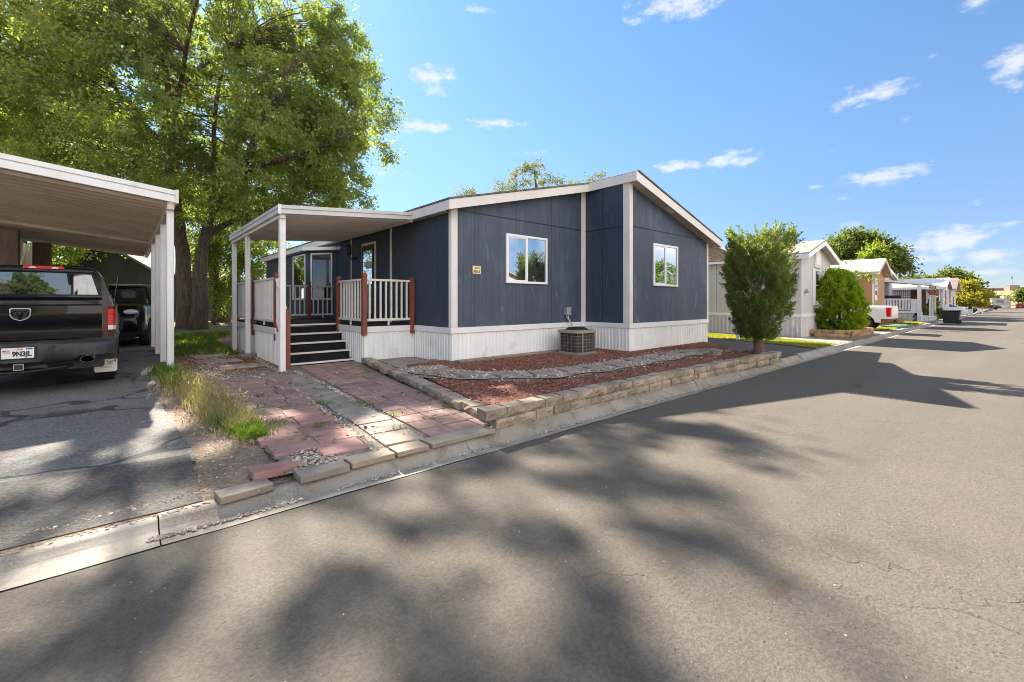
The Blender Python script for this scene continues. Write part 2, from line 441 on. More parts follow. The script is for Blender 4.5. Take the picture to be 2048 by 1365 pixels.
    A['paint_cleanwhite'] = paint('white_car_paint', (0.78, 0.79, 0.81), 0.8, 0.35, 0, 0.05)
    A['paint_grey'] = paint('charcoal_car_paint', (0.035, 0.034, 0.033), 0.8, 0.35, 0, 0.1)
    A['paint_red'] = paint('red_car_paint', (0.36, 0.014, 0.014), 0.8, 0.35, 0, 0.1)
    A['bumper'] = mat('dark_textured_bumper', (0.022, 0.023, 0.026), 0.55, 0.1, 3, bump=0.15, bscale=200, dirt=((0.10, 0.085, 0.07), 3, 0.55, 0.4))
    def glass(name, col, refl, rough=0.02, tint=(1, 1, 1)):
        m, t, b = newmat(name)
        t.n.remove(b)
        d = t.n.new('ShaderNodeBsdfDiffuse'); d.inputs[0].default_value = (*col, 1)
        g = t.n.new('ShaderNodeBsdfGlossy'); g.inputs[0].default_value = (*tint, 1); g.inputs['Roughness'].default_value = rough
        fr = t.n.new('ShaderNodeFresnel'); fr.inputs['IOR'].default_value = 1.5
        mx = t.n.new('ShaderNodeMixShader')
        t.link(t.math('ADD', t.math('MULTIPLY', fr.outputs[0], 0.9), refl, clamp=True), mx.inputs[0])
        t.link(d.outputs[0], mx.inputs[1]); t.link(g.outputs[0], mx.inputs[2])
        t.link(mx.outputs[0], t.n['Material Output'].inputs[0])
        return m
    A['glass'] = glass('window_glass', (0.03, 0.036, 0.04), 0.55, 0.012, (0.9, 0.95, 1.0))
    A['dark_glass'] = glass('dark_window_glass', (0.012, 0.013, 0.016), 0.10, 0.02)
    A['car_glass'] = glass('tinted_car_glass', (0.008, 0.009, 0.011), 0.16, 0.02, (0.85, 0.92, 1.0))
    A['lens_red'] = mat('red_lamp_lens', (0.55, 0.008, 0.014), 0.2, 0.1, 30, coat=0.3, spec=0.3)
    A['lens_dark'] = mat('dark_red_lens', (0.06, 0.003, 0.005), 0.2, 0.1, 30, coat=0.15, spec=0.2)
    A['lens_clear'] = mat('clear_lamp_lens', (0.62, 0.60, 0.58), 0.15, 0.1, 60, coat=1.0)
    A['plate_white'] = mat('number_plate_white', (0.72, 0.70, 0.66), 0.45, 0.03)
    A['plate_gold'] = mat('brass_address_plate', (0.72, 0.60, 0.30), 0.4, 0.05, 8)
    A['ink'] = mat('black_ink', (0.02, 0.02, 0.022), 0.6, 0.05)
    A['ink_brown'] = mat('brown_ink', (0.16, 0.10, 0.05), 0.6, 0.05)
    A['ink_red'] = mat('red_ink', (0.42, 0.05, 0.03), 0.6, 0.05)
    A['ink_orange'] = mat('orange_ink', (0.55, 0.13, 0.05), 0.6, 0.05)
    A['ink_blue'] = mat('blue_ink', (0.06, 0.13, 0.30), 0.6, 0.05)
    A['terracotta'] = mat('terracotta', (0.35, 0.10, 0.05), 0.8, 0.1)
    A['yellow_petal'] = mat('yellow_petal', (0.75, 0.38, 0.02), 0.7, 0.1)
    A['green_mat'] = mat('green_cover', (0.05, 0.15, 0.095), 0.7, 0.15)
    A['hill'] = mat('dry_grass_hill', (0.36, 0.225, 0.10), 0.95, 0.15, 0.03, 0.25, 0.2)
    A['ground_far'] = mat('far_ground', (0.26, 0.2, 0.135), 0.95, 0.2, 0.1, 0.2, 2.0)
    A['hill_wall'] = mat('hill_wall_concrete', (0.25, 0.215, 0.18), 0.9, 0.1, 0.05)
    # plants
    def leafmat(name, c1, c2, c3, trans=0.5, tcol=None, gl=0.025):
        m, t, b = newmat(name); t.n.remove(b)
        gi = t.n.new('ShaderNodeNewGeometry').outputs['Random Per Island']
        rp = t.n.new('ShaderNodeValToRGB'); t.link(gi, rp.inputs[0])
        e = rp.color_ramp.elements; e[0].color = (*c1, 1); e[1].color = (*c3, 1); q = e.new(0.5); q.color = (*c2, 1)
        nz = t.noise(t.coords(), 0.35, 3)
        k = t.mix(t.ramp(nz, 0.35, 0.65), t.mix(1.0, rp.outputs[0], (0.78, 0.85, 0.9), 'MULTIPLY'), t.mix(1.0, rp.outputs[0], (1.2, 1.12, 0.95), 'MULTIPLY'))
        d = t.n.new('ShaderNodeBsdfDiffuse'); t.link(k, d.inputs[0])
        tr = t.n.new('ShaderNodeBsdfTranslucent')
        t.link(t.mix(1.0, k, tcol or (1.9, 1.75, 0.75), 'MULTIPLY'), tr.inputs[0])
        mx = t.n.new('ShaderNodeMixShader'); mx.inputs[0].default_value = trans
        t.link(d.outputs[0], mx.inputs[1]); t.link(tr.outputs[0], mx.inputs[2])
        g = t.n.new('ShaderNodeBsdfGlossy'); g.inputs['Roughness'].default_value = 0.6
        m2 = t.n.new('ShaderNodeMixShader'); m2.inputs[0].default_value = gl
        t.link(mx.outputs[0], m2.inputs[1]); t.link(g.outputs[0], m2.inputs[2])
        t.link(m2.outputs[0], t.n['Material Output'].inputs[0])
        return m
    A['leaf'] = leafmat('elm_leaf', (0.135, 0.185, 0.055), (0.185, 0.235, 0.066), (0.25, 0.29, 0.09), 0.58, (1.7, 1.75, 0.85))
    A['leaf_far'] = leafmat('far_leaf', (0.075, 0.115, 0.03), (0.105, 0.15, 0.036), (0.15, 0.19, 0.05), 0.45)
    A['leaf_olive'] = leafmat('olive_leaf', (0.10, 0.12, 0.035), (0.13, 0.15, 0.042), (0.18, 0.185, 0.06), 0.45)
    A['leaf_bright'] = leafmat('bright_shrub_leaf', (0.095, 0.155, 0.025), (0.14, 0.205, 0.034), (0.2, 0.25, 0.05), 0.6)
    A['leaf_yellow'] = leafmat('yellow_tree_leaf', (0.17, 0.19, 0.025), (0.26, 0.25, 0.03), (0.36, 0.31, 0.04), 0.5)
    A['juniper'] = leafmat('juniper_scale', (0.105, 0.155, 0.055), (0.15, 0.205, 0.06), (0.21, 0.255, 0.07), 0.5)
    A['arbor'] = leafmat('arborvitae_scale', (0.17, 0.27, 0.014), (0.23, 0.34, 0.016), (0.30, 0.40, 0.022), 0.5)
    A['grass'] = leafmat('lawn_blade', (0.14, 0.18, 0.025), (0.2, 0.235, 0.035), (0.27, 0.27, 0.06), 0.5)
    A['weed'] = leafmat('green_weed_blade', (0.07, 0.13, 0.02), (0.11, 0.19, 0.03), (0.17, 0.24, 0.045), 0.45)
    A['straw'] = leafmat('dry_grass_blade', (0.22, 0.21, 0.08), (0.36, 0.31, 0.13), (0.50, 0.42, 0.21), 0.4, (1.2, 1.15, 0.9))
    A['sunflower'] = leafmat('sunflower_leaf', (0.10, 0.15, 0.03), (0.16, 0.21, 0.05), (0.22, 0.27, 0.08), 0.45)
    A['bark'] = mat('grey_brown_bark', (0.115, 0.083, 0.060), 0.95, 0.35, 2.5, 0.35, 20, 1.0, 9, 0.05, streak=(5, 5, 0.9))
    A['bark_red'] = mat('juniper_bark', (0.20, 0.125, 0.085), 0.95, 0.3, 4, 0.35, 30, 1.0, 12, 0.03, streak=(6, 6, 0.8))
    return A

build_materials()

# ------------------------------------------------------------------ camera, sun, sky
cam_d = bpy.data.cameras.new('camera')
cam = bpy.data.objects.new('camera', cam_d); COL.objects.link(cam)
cam.location = (0, 0, EYE)
cam.rotation_euler = (R(90), 0, -(math.pi / 2 - ANG))
cam_d.sensor_width = 36.0
cam_d.lens = FPX / 2048 * 36.0
cam_d.shift_y = (603.0 - 682.5) / 2048
cam_d.clip_start = 0.05
cam_d.clip_end = 6000
SC.camera = cam

SUN_EL, SUN_AZ = R(39.0), math.atan2(0.13, 0.99)       # azimuth measured from +Y towards +X
sun_dir = Vector((math.sin(SUN_AZ) * math.cos(SUN_EL), math.cos(SUN_AZ) * math.cos(SUN_EL), math.sin(SUN_EL)))
sun_l = bpy.data.lights.new('sun', 'SUN')
sun_l.energy = 5.0; sun_l.angle = R(0.53); sun_l.color = (1.0, 0.90, 0.77)
sun = bpy.data.objects.new('sun', sun_l); COL.objects.link(sun)
sun.rotation_euler = (-sun_dir).to_track_quat('-Z', 'Y').to_euler()
sun.location = (10, 40, 40)

def build_world():
    w = bpy.data.worlds.new('World'); SC.world = w; w.use_nodes = True
    t = NT(w)
    bg = t.n['Background']
    sky = t.n.new('ShaderNodeTexSky'); sky.sky_type = 'NISHITA'; sky.sun_disc = False
    sky.sun_elevation = SUN_EL; sky.sun_rotation = SUN_AZ
    sky.air_density = 1.0; sky.dust_density = 0.35; sky.ozone_density = 2.0; sky.altitude = 1300
    gen = t.coords('Generated')
    nrm = t.n.new('ShaderNodeVectorMath'); nrm.operation = 'NORMALIZE'; t.link(gen, nrm.inputs[0])
    x, y, z = t.sep(nrm.outputs[0])
    az = t.math('ARCTAN2', x, y)
    el = t.math('ARCSINE', z)
    cmb = t.n.new('ShaderNodeCombineXYZ'); t.link(az, cmb.inputs[0]); t.link(el, cmb.inputs[1])
    # fair-weather clouds: (u, v, half width, half height) in the photograph turned into compass bearing and elevation
    clouds = [(1370,5,150,42,1.0),(1960,5,60,24,.8),(2030,130,70,45,1.0),(2040,172,50,20,.8),(1735,190,115,28,.8),(870,162,52,34,.95),
              (990,246,75,15,.85),(850,252,55,16,.75),(790,262,40,10,.6),(1465,322,70,24,1.0),(1355,334,55,14,.9),(1770,352,115,26,1.0),
              (1630,374,40,9,.7),(1690,448,50,12,.6),(1910,478,125,34,1.05),(1985,512,70,20,1.0),(1880,470,60,22,.9),(1850,520,90,14,.7),(1960,545,80,10,.6),(1960,406,45,9,.4),(2025,452,40,12,.6),(955,22,45,14,.55),
              (1665,300,55,8,.3),(1865,110,26,10,.4),(1815,238,24,9,.4),(800,345,110,14,.35),(1070,306,50,8,.4),(1690,398,30,8,.4),(1830,495,180,12,.5),(830,215,28,9,.4),(640,150,70,25,.8)]
    acc = None
    for u, v, hw, hh, op in clouds:
        d = at(u, v, 1.0) - Vector((0, 0, EYE)); d2 = at(u + hw, v, 1.0) - Vector((0, 0, EYE)); d3 = at(u, v - hh, 1.0) - Vector((0, 0, EYE))
        a0 = math.atan2(d.x, d.y); e0 = math.asin(d.z / d.length)
        wa = abs(math.atan2(d2.x, d2.y) - a0); we = abs(math.asin(d3.z / d3.length) - e0)
        sb = t.n.new('ShaderNodeVectorMath'); sb.operation = 'SUBTRACT'; t.link(cmb.outputs[0], sb.inputs[0]); sb.inputs[1].default_value = (a0, e0, 0)
        ml = t.n.new('ShaderNodeVectorMath'); ml.operation = 'MULTIPLY'; t.link(sb.outputs[0], ml.inputs[0]); ml.inputs[1].default_value = (1 / wa, 1 / we, 0)
        ln = t.n.new('ShaderNodeVectorMath'); ln.operation = 'LENGTH'; t.link(ml.outputs[0], ln.inputs[0])
        q = t.math('MULTIPLY', t.math('SUBTRACT', 1.15, ln.outputs['Value']), op)
        acc = q if acc is None else t.math('MAXIMUM', acc, q)
    n1 = t.noise(t.scale(cmb.outputs[0], (1.0, 2.0, 1)), 13, 7, 0.6)
    n2 = t.noise(t.scale(cmb.outputs[0], (1.0, 1.8, 1)), 46, 5, 0.6)
    nn = t.math('ADD', t.math('MULTIPLY', t.math('SUBTRACT', n1, 0.5), 2.6), t.math('MULTIPLY', t.math('SUBTRACT', n2, 0.5), 1.2))
    mask = t.ramp(t.math('ADD', t.math('MAXIMUM', acc, -0.6), nn), 0.22, 1.05, 0, 0.82)
    mask = t.math('MULTIPLY', mask, t.ramp(acc, 0.0, 0.15))
    # added bright cloud, unseen behind the viewer, as fill light for shaded walls
    back = t.ramp(y, -0.05, -0.5)
    n3 = t.noise(nrm.outputs[0], 2.6, 7, 0.6)
    bm = t.math('MULTIPLY', t.math('MULTIPLY', back, t.ramp(n3, 0.40, 0.58)), t.ramp(z, 0.02, 0.2))
    tint = t.mix(1.0, sky.outputs[0], (0.86, 1.0, 1.06), 'MULTIPLY')
    tint = t.mix(t.ramp(z, 0.30, 0.62), tint, t.mix(1.0, tint, (1.06, 1.18, 1.20), 'MULTIPLY'))
    low = t.ramp(z, 0.0, 0.38, 1.0, 0.0)                     # lowest sky dimmed by a colour factor to keep the horizon from clipping
    tint = t.mix(low, tint, t.mix(1.0, tint, (0.64, 0.575, 0.67), 'MULTIPLY'))
    k = t.mix(mask, tint, (4.6, 4.75, 5.1))
    k = t.mix(bm, k, (13.5, 13.0, 12.6))
    t.link(k, bg.inputs[0]); bg.inputs[1].default_value = 0.05
build_world()
SC.view_settings.view_transform = 'Standard'; SC.view_settings.look = 'None'
SC.view_settings.gamma = 1.0; SC.view_settings.exposure = 2.05
SC.cycles.use_denoising = True
SC.cycles.filter_width = 1.0
SC.cycles.max_bounces = 6; SC.cycles.diffuse_bounces = 3; SC.cycles.glossy_bounces = 3; SC.cycles.transmission_bounces = 4
SC.cycles.transparent_max_bounces = 6
SC.cycles.sample_clamp_indirect = 8.0
SC.cycles.caustics_reflective = False; SC.cycles.caustics_refractive = False
A = MAT
# ------------------------------------------------------------------ the ground
def struct(o): return tag(o, kind='structure')

def strip(name, xs, y0, y1, z, mat_, ny=1, label=None):
    m = MB()
    rows = []
    for x in xs:
        a = y0(x) if callable(y0) else y0; b = y1(x) if callable(y1) else y1
        zz = z(x) if callable(z) else z
        rows.append([(x, a + (b - a) * j / ny, zz) for j in range(ny + 1)])
    m.grid(rows)
    m.f = [f[::-1] for f in m.f]
    # face up
    o = m.build(name, mat_)
    me = o.data
    if me.polygons and me.polygons[0].normal.z < 0: me.flip_normals()
    return struct(o)

XS = [-60, -30, -12, -4, 0, 1, 2, 3, 5, 10, 15, 20, 25, 30] + list(range(35, 150, 5)) + [160, 180, 210]
strip('terrain', [-1500, -300, -60, 0, 30, 60, 100, 150, 300, 3000], -1500, 2500, lambda x: drop(x) * (1 if x < 151 else 0) - 0.5 + (drop(150) if x > 150 else 0), A['ground_far'])
strip('road', XS, -4.2, lambda x: lip(x), lambda x: -0.12 + drop(x), A['asphalt'])
def front_dip(x): return -0.062 if x < 1.6 else (-0.062 + 0.05 * min(1, (x - 1.6) / 1.2))
m = MB(); m.grid([[(x, lip(x) + 0.34, front_dip(x) + drop(x)), (x, lip(x) + 1.5, -0.012 + drop(x)), (x, 60, -0.012 + drop(x))] for x in XS if x <= 180])
g_ = m.build('ground', A['soil'])
if g_.data.polygons[0].normal.z < 0: g_.data.flip_normals()
struct(g_)
strip('kerb_bed', [x for x in XS if -20 < x < 60], lambda x: lip(x) - 0.03, lambda x: lip(x) + 0.36, lambda x: -0.145 + drop(x), A['soil'])
strip('opposite_ground', [x for x in XS if x <= 180], -60, -4.5, lambda x: drop(x) - 0.01, A['soil'], 1)

def kerb_run(name, xa, xb, ya, sgn, step=3.05):
    m = MB(); prof = [(0.0, -0.114), (0.11, -0.124), (0.17, -0.108), (0.22, -0.05), (0.255, -0.008), (0.285, 0.004), (0.39, 0.003), (0.40, -0.06)]
    x = xa; i = 0
    while x < xb:
        L = step * (0.75 + 0.5 * random.random()) if x < 22 else 6.0
        x2 = min(x + L, xb); g = 0.004 if x < 30 else 0.02
        rows = []
        n = 8 if x < 22 else 2
        tilt = random.uniform(-0.012, 0.012)
        for k in range(n + 1):
            xx = x + g + (x2 - x - 2 * g) * k / n
            row = []
            for o_, z_ in prof:
                w = 0.008 * mnoise.noise(Vector((xx * 2.3, o_ * 5, 0.3))) if x < 22 else 0
                lowz = z_ if (sgn < 0 or z_ < -0.1) else (z_ - 0.062 * max(0.0, min(1.0, (2.2 - xx) / 1.2)) * min(1, (z_ + .1) / .06))
                row.append((xx, ya(xx) + sgn * (o_ + (w if o_ > 0.2 else w * 0.8)), lowz + drop(xx) + (tilt if o_ > 0.2 else 0) + w * 0.6))
            rows.append(row)
        m.grid(rows if sgn < 0 else [r_[::-1] for r_ in rows])
        for e in (rows[0], rows[-1]):
            m.poly(e + [(e[-1][0], e[-1][1], -0.3), (e[0][0], e[0][1], -0.3)])
        x = x2
    m.sm = [len(f) == 4 for f in m.f]
    return struct(m.build(name, A['concrete']))
kerb_run('kerb', -9.0, 150, lip, 1)
kerb_run('opposite_kerb', -30, 150, lambda x: -4.2, -1, 6.0)

# old driveway under the carport and its newer patch beside the street
def wob(pts, amp=0.05, n=6, seed=0):
    out = []
    for i in range(len(pts)):
        a, b = Vector(pts[i]), Vector(pts[(i + 1) % len(pts)])
        L = (b - a).length; k = max(1, int(L * n / 2))
        for j in range(k):
            p = a.lerp(b, j / k)
            q = mnoise.noise_vector(Vector((p.x * 1.7 + seed, p.y * 1.7, 0.4))) * amp
            out.append((p.x + q.x, p.y + q.y))
    return out
def flat(name, pts, z, mat_, amp=0.0, thick=0.0, kind='structure', seed=0):
    m = MB()
    p = wob(pts, amp, 6, seed) if amp else pts
    if thick: m.sheet(p, z - thick, z)
    else: m.poly([(q[0], q[1], z) for q in p])
    o = m.build(name, mat_)
    return tag(o, kind=kind)
flat('driveway', [(-7, 5.4), (0.43, 4.55), (0.45, 5.0), (0.38, 7.3), (0.32, 9.0), (0.55, 11), (1.0, 14), (2.2, 17), (2.2, 27), (-7, 27)], 0.006, A['old_asphalt'], 0.06)
m = MB(); rows = []
for k in range(31):
    x = -7 + 7.43 * k / 30; yb = 5.85 - (x + 7) * .146
    rows.append([(x + .03 * mnoise.noise(Vector((x * 3, j, 0))), 3.765 + (yb - 3.765) * j / 6 + (.04 * mnoise.noise(Vector((x * 2.3, j * .7, 1))) if j in (0, 6) else 0), -0.054 + 0.067 * min(1, j / 5)) for j in range(7)])
m.grid(rows); m.smooth = True
g_ = m.build('driveway_patch', A['patch_asphalt'])
if g_.data.polygons[0].normal.z < 0: g_.data.flip_normals()
struct(g_)
flat('side_driveway', [(11.35, 3.62), (14.5, 3.60), (14.95, 4.2), (16.3, 7.6), (16.3, 24), (13.9, 24), (13.9, 6.5), (12.6, 6.1), (11.6, 4.6)], 0.006, A['dark_asphalt'], 0.04)
flat('sidewalk', [(16.75, 3.58), (18.7, 3.57), (19.0, 5.1), (19.0, 21), (18.75, 21), (18.6, 8.9), (17.5, 5.0)], 0.012, A['pale_concrete'], 0.02)
flat('side_driveway', [(23.7, 3.57), (26.6, 3.55), (26.2, 6), (27.6, 8), (27.6, 22), (23.6, 22), (23.2, 6)], 0.006, A['grey_concrete'], 0.04)
flat('sidewalk', [(29.0, 3.54), (33.6, 3.53), (33.6, 4.3), (29.2, 4.3)], 0.012, A['pale_concrete'], 0.02)
flat('sidewalk', [(38, 3.52), (40.5, 3.5), (40.2, 4.3), (38.4, 4.3)], 0.012 + drop(39), A['pale_concrete'], 0.02)
flat('lawn_soil', [(14.75, 3.62), (16.7, 3.60), (17.45, 5.0), (18.5, 8.9), (18.6, 21), (16.4, 21), (16.4, 7.6), (15.1, 4.2)], 0.008, A['soil'], 0.03)

# red mulch garden bed with its gravel path
BED = [(3.18, 3.80), (11.0, 3.62), (12.3, 5.0), (13.6, 6.35), (13.0, 7.6), (9.5, 8.4), (4.25, 8.0), (3.95, 7.2)]
flat('garden_bed', BED, 0.085, A['mulch_soil'], 0.04, 0.09)
STONES = [(870,744),(934,750),(1010,751),(1088,748.5),(1143,741),(1191,736),(1232,729.5),(1272,722),(1307,717),(1339,711),(1372,706),(1398,703),(1424,701)]
def on_ground(u, v, z=0.0):
    d = (EYE - z) * FPX / (v - 603.0); return at(u, v, d)
PATHC = [on_ground(u, v, 0.1) for u, v in STONES]
PATHC = [Vector((4.25, 7.55, 0.1))] + PATHC
def ribbon(name, pts, w, z, mat_, amp=0.12):
    m = MB(); L, Rr = [], []
    dense = []
    for i in range(len(pts) - 1):
        for k in range(4): dense.append(pts[i].lerp(pts[i + 1], k / 4))
    dense.append(pts[-1])
    rows = []
    for i, p in enumerate(dense):
        d = (dense[min(i + 1, len(dense) - 1)] - dense[max(0, i - 1)]); n = Vector((-d.y, d.x, 0)).normalized()
        ww = w * (1 + amp * mnoise.noise(Vector((i * 0.45, w, 0.2))) * 2)
        a, b = p + n * ww / 2, p - n * ww / 2
        rows.append([(a.x, a.y, z), (b.x, b.y, z)])
    m.grid(rows)
    o = m.build(name, mat_)
    if o.data.polygons[0].normal.z < 0: o.data.flip_normals()
    return struct(o), dense
A['gravel_base'] = mat('gravel_base', (0.24, 0.205, 0.17), 0.95, 0.3, 8, 0.4, 40, 1.0, 40, 0.02)
A['gravel_pale'] = mat('pale_gravel_base', (0.40, 0.34, 0.275), 0.95, 0.3, 30, 0.45, 60, 1.0, 50, 0.02)
_, GPATH = ribbon('gravel_path', PATHC, 0.90, 0.091, A['gravel_pale'])

# ------------------------------------------------------------------ walkway of square pavers
SK = 0.07
def wx(x, y): return x + SK * (y - 4.0)
WALK = [(wx(0.88, 4.0), 3.95), (wx(3.2, 4.0), 3.92), (wx(3.2, 9.4), 9.4), (2.5, 9.8), (1.2, 9.0)]
flat('walkway_bed', [(0.95, 3.74), (2.9, 3.72), (3.9, 9.6), (1.5, 9.7), (1.15, 8)], 0.004, A['gravel_base'], 0.04)
pm = MB()
def paver(cx, cy, w, d, mi, z=0.020, rot=0.0, tilt=(0, 0)):
    a = -math.atan(SK) + rot + random.uniform(-0.018, 0.018)
    M = Matrix.Rotation(a, 3, 'Z') @ Matrix.Rotation(tilt[0] + random.uniform(-0.008, 0.008), 3, 'X') @ Matrix.Rotation(tilt[1] + random.uniform(-0.008, 0.008), 3, 'Y')
    pm.mi = mi
    pm.obox((cx, cy, z - 0.02 + random.uniform(-0.004, 0.004)), (w - 0.012, d - 0.012, 0.045), M)
# left red band, two columns, then three towards the porch
y = 3.98
row = 0
while y < 8.7:
    for k in range(2 if y < 6.2 else 3):
        x0 = 1.10 + 0.40 * k - (0.0 if y < 6.2 else 0.25)
        if row == 0 and k == 0: pass
        if row == 0 and k == 0: continue
        paver(wx(x0 + (0.05 if row % 2 else 0), y), y + (0.1 if k == 1 else 0) , 0.40, 0.385, 1 if y < 5.6 else 0)
    y += 0.39; row += 1
# grey-brown band
y = 3.99; row = 0
while y < 8.9:
    w = 0.40
    paver(wx(1.98 - 0.05 * math.sin(y), y), y, w, 0.40, 2 if row != 0 else 3)
    y += 0.41; row += 1
# wide pink band in thirty-centimetre squares beside the edging
y = 3.88; row = 0
while y < 9.6:
    for k in range(3):
        if row == 0 and k == 2: pass
        if (row, k) in ((12, 2),): continue
        mi = 3 if (row, k) in ((11, 0), (11, 1)) else 0
        paver(wx(2.43 + 0.305 * k, y), y, 0.305, 0.305, 4 if (row, k) in ((11, 1),) else mi)
    y += 0.31; row += 1
# apron of flat slabs along the kerb
for (xa, xb, mi) in ((2.14, 2.90, 4), (1.80, 2.12, 3)):
    paver((xa + xb) / 2, 3.66 - 0.02 * (xa - 1.6), xb - xa, 0.22, mi, 0.02, rot=0.07)
path = pm.build('path', [A['red_paver'], A['bright_paver'], A['grey_paver'], A['tan_paver'], A['pale_concrete']], bevel=0.006, seg=1)
struct(path)
# loose slabs that have broken away at the kerb: each can be lifted
def loose(name, label, cx, cy, w, d, h, rot, mat_, tilt=(0, 0), z=0.0):
    m = MB(); M = Matrix.Rotation(rot, 3, 'Z') @ Matrix.Rotation(tilt[0], 3, 'X') @ Matrix.Rotation(tilt[1], 3, 'Y')
    m.obox((cx, cy, z + h / 2), (w, d, h), M)
    return tag(m.build(name, mat_, bevel=0.008, seg=2), label, 'paver', 'loose pavers at the kerb')
loose('paver', 'loose grey-brown slab nearest the driveway, lying alone at the kerb', 0.66, 3.70, 0.34, 0.19, 0.05, 0.06, A['grey_paver'], (-0.04, 0), -0.058)
loose('paver', 'loose red slab tilted over beside the gravel gap, left end of the path', 0.92, 3.93, 0.36, 0.24, 0.06, -0.02, A['bright_paver'], (-0.08, 0.02), -0.038)
loose('paver', 'grey slab edging the path behind the kerb, right of the gravel gap', 1.20, 3.69, 0.38, 0.22, 0.06, 0.0, A['grey_paver'], (-0.03, 0), -0.05)
loose('paver', 'brown slab edging the path between the grey and pale slabs', 1.60, 3.685, 0.38, 0.21, 0.05, 0.0, A['tan_paver'], (-0.02, 0), -0.036)

# grey slabs between deck and garden bed
gm = MB()
for i in range(3):
    for j in range(4):
        cx, cy = 4.2 + 0.42 * i + 0.05 * j, 7.95 + 0.36 * j
        if cy > 9.3 or (cx > 5.1): continue
        gm.obox((cx, cy, 0.045), (0.40, 0.345, 0.05), Matrix.Rotation(-0.06, 3, 'Z'))
for k in range(12):
    gm.obox((5.4 + 0.37 * k, 7.62, 0.085), (0.36, 0.26, 0.05), Matrix.Rotation(random.uniform(-0.03, 0.03), 3, 'Z'))
struct(gm.build('slab_path', A['grey_paver'], bevel=0.006, seg=1))
flat('deck_side_ground', [(3.95, 7.6), (5.2, 7.75), (5.2, 9.4), (4.0, 9.45)], 0.03, A['soil'], 0.0)

# stepping stones
sl = ['first stepping stone beside the edging blocks, at the near end of the gravel path', 'second stepping stone from the edging blocks on the gravel path',
      'third stepping stone from the edging blocks on the gravel path', 'fourth stepping stone from the edging, in front of the cooling unit',
      'fifth stepping stone from the edging, right in front of the cooling unit', 'sixth stepping stone from the edging, just right of the cooling unit pad', 'seventh stepping stone from the edging, below the return wall',
      'seventh stepping stone from the juniper end of the gravel path', 'sixth stepping stone from the juniper end, before the white skirting', 'fifth stepping stone from the juniper end of the gravel path',
      'fourth stepping stone from the juniper end of the gravel path', 'third stepping stone from the juniper end of the gravel path', 'last small stepping stone at the far house corner']
sl[-2] = 'second stepping stone from the far house corner'; sl[-3] = 'third stepping stone from the far house corner'
sl[-4] = 'fourth stepping stone from the far house corner'; sl[-5] = 'fifth stepping stone from the far house corner, before the white skirting'; sl[-6] = 'sixth stepping stone from the far house corner'
for i, p in enumerate(PATHC[1:]):
    m = MB()
    M = Matrix.Rotation(random.uniform(-0.35, 0.35) - 0.1, 3, 'Z') @ Matrix.Rotation(random.uniform(-0.03, 0.03), 3, 'X')
    m.obox((p.x, p.y, 0.113), (0.39 + random.uniform(-0.04, 0.05), 0.31 + random.uniform(-.03, .03), 0.04), M)
    tag(m.build('stepping_stone', A['stone'], bevel=0.01, seg=2), sl[i], 'stepping stone', 'stepping stones in the gravel path')

# ------------------------------------------------------------------ block edging
def block_run(name, label, pts, courses, bl, bw, bh, z0, mat_, parent=None, cap=True, jitter=0.012, wedge=True):
    """row(s) of split-faced blocks along a polyline; the joints belong to the wall"""
    m = MB()
    P = [Vector((p[0], p[1], 0)) for p in pts]
    seg = [(P[i + 1] - P[i]).length for i in range(len(P) - 1)]
    tot = sum(seg)
    def pos(s_):
        s_ = max(0, min(tot - 1e-4, s_)); i = 0
        while i < len(seg) - 1 and s_ > seg[i]: s_ -= seg[i]; i += 1
        d = (P[i + 1] - P[i]).normalized()
        return P[i] + d * s_, d
    for c in range(courses):
        s_ = bl * 0.5 if c % 2 == 0 else 0.0
        if c % 2: s_ = bl * 0.5 - bl * 0.45
        while s_ < tot:
            L = min(bl, tot - s_ + bl / 2)
            p, d = pos(s_)
            n = Vector((-d.y, d.x, 0))
            M = Matrix((d, n, Vector((0, 0, 1)))).transposed() @ Matrix.Rotation(random.uniform(-0.035, 0.035), 3, 'Z')
            off = n * (bw / 2 + random.uniform(-jitter, jitter) + 0.008 * c)
            w2 = bl - 0.006
            # trapezoid block, wider on the face side, with a rough split face
            b = len(m.v)
            z = z0 + c * bh
            zt = z + bh - 0.004 + random.uniform(-0.005, 0.006)
            fr = []
            nx, nz = 4, 3
            for a in range(nz + 1):
                for k in range(nx + 1):
                    x = -w2 / 2 + w2 * k / nx; zz = z + (zt - z) * a / nz
                    edge = (a in (0, nz)) or (k in (0, nx))
                    yy = -bw / 2 + (0.012 if edge else random.uniform(-0.012, 0.012))
                    q = p + off + M @ Vector((x, yy, 0)); fr.append((q.x, q.y, zz))
            bk = []
            for x, zz in ((-w2 / 2 * 0.8, z), (w2 / 2 * 0.8, z), (w2 / 2 * 0.8, zt), (-w2 / 2 * 0.8, zt)):
                q = p + off + M @ Vector((x, bw / 2, 0)); bk.append((q.x, q.y, zz))
            vs = fr + bk; N = nx + 1
            fs = [(a * N + k, a * N + k + 1, (a + 1) * N + k + 1, (a + 1) * N + k) for a in range(nz) for k in range(nx)]
            B = len(fr)
            fs.append(tuple([nz * N + k for k in range(N)]) + (B + 2, B + 3))
            fs.append((B + 1, B + 0) + tuple([k for k in range(N)]))
            fs.append(tuple([a * N for a in range(nz, -1, -1)]) + (B + 0, B + 3))
            fs.append(tuple([a * N + nx for a in range(nz + 1)]) + (B + 2, B + 1))
            fs.append((B + 0, B + 1, B + 2, B + 3))
            m._add(vs, fs)
            s_ += bl
    o = m.build(name, mat_, parent)
    if label: tag(o, label, 'garden wall')
    return o
WALLF = [(2.95, 3.585), (5.0, 3.60), (7.0, 3.575), (9.0, 3.52), (10.6, 3.43), (11.1, 3.43)]
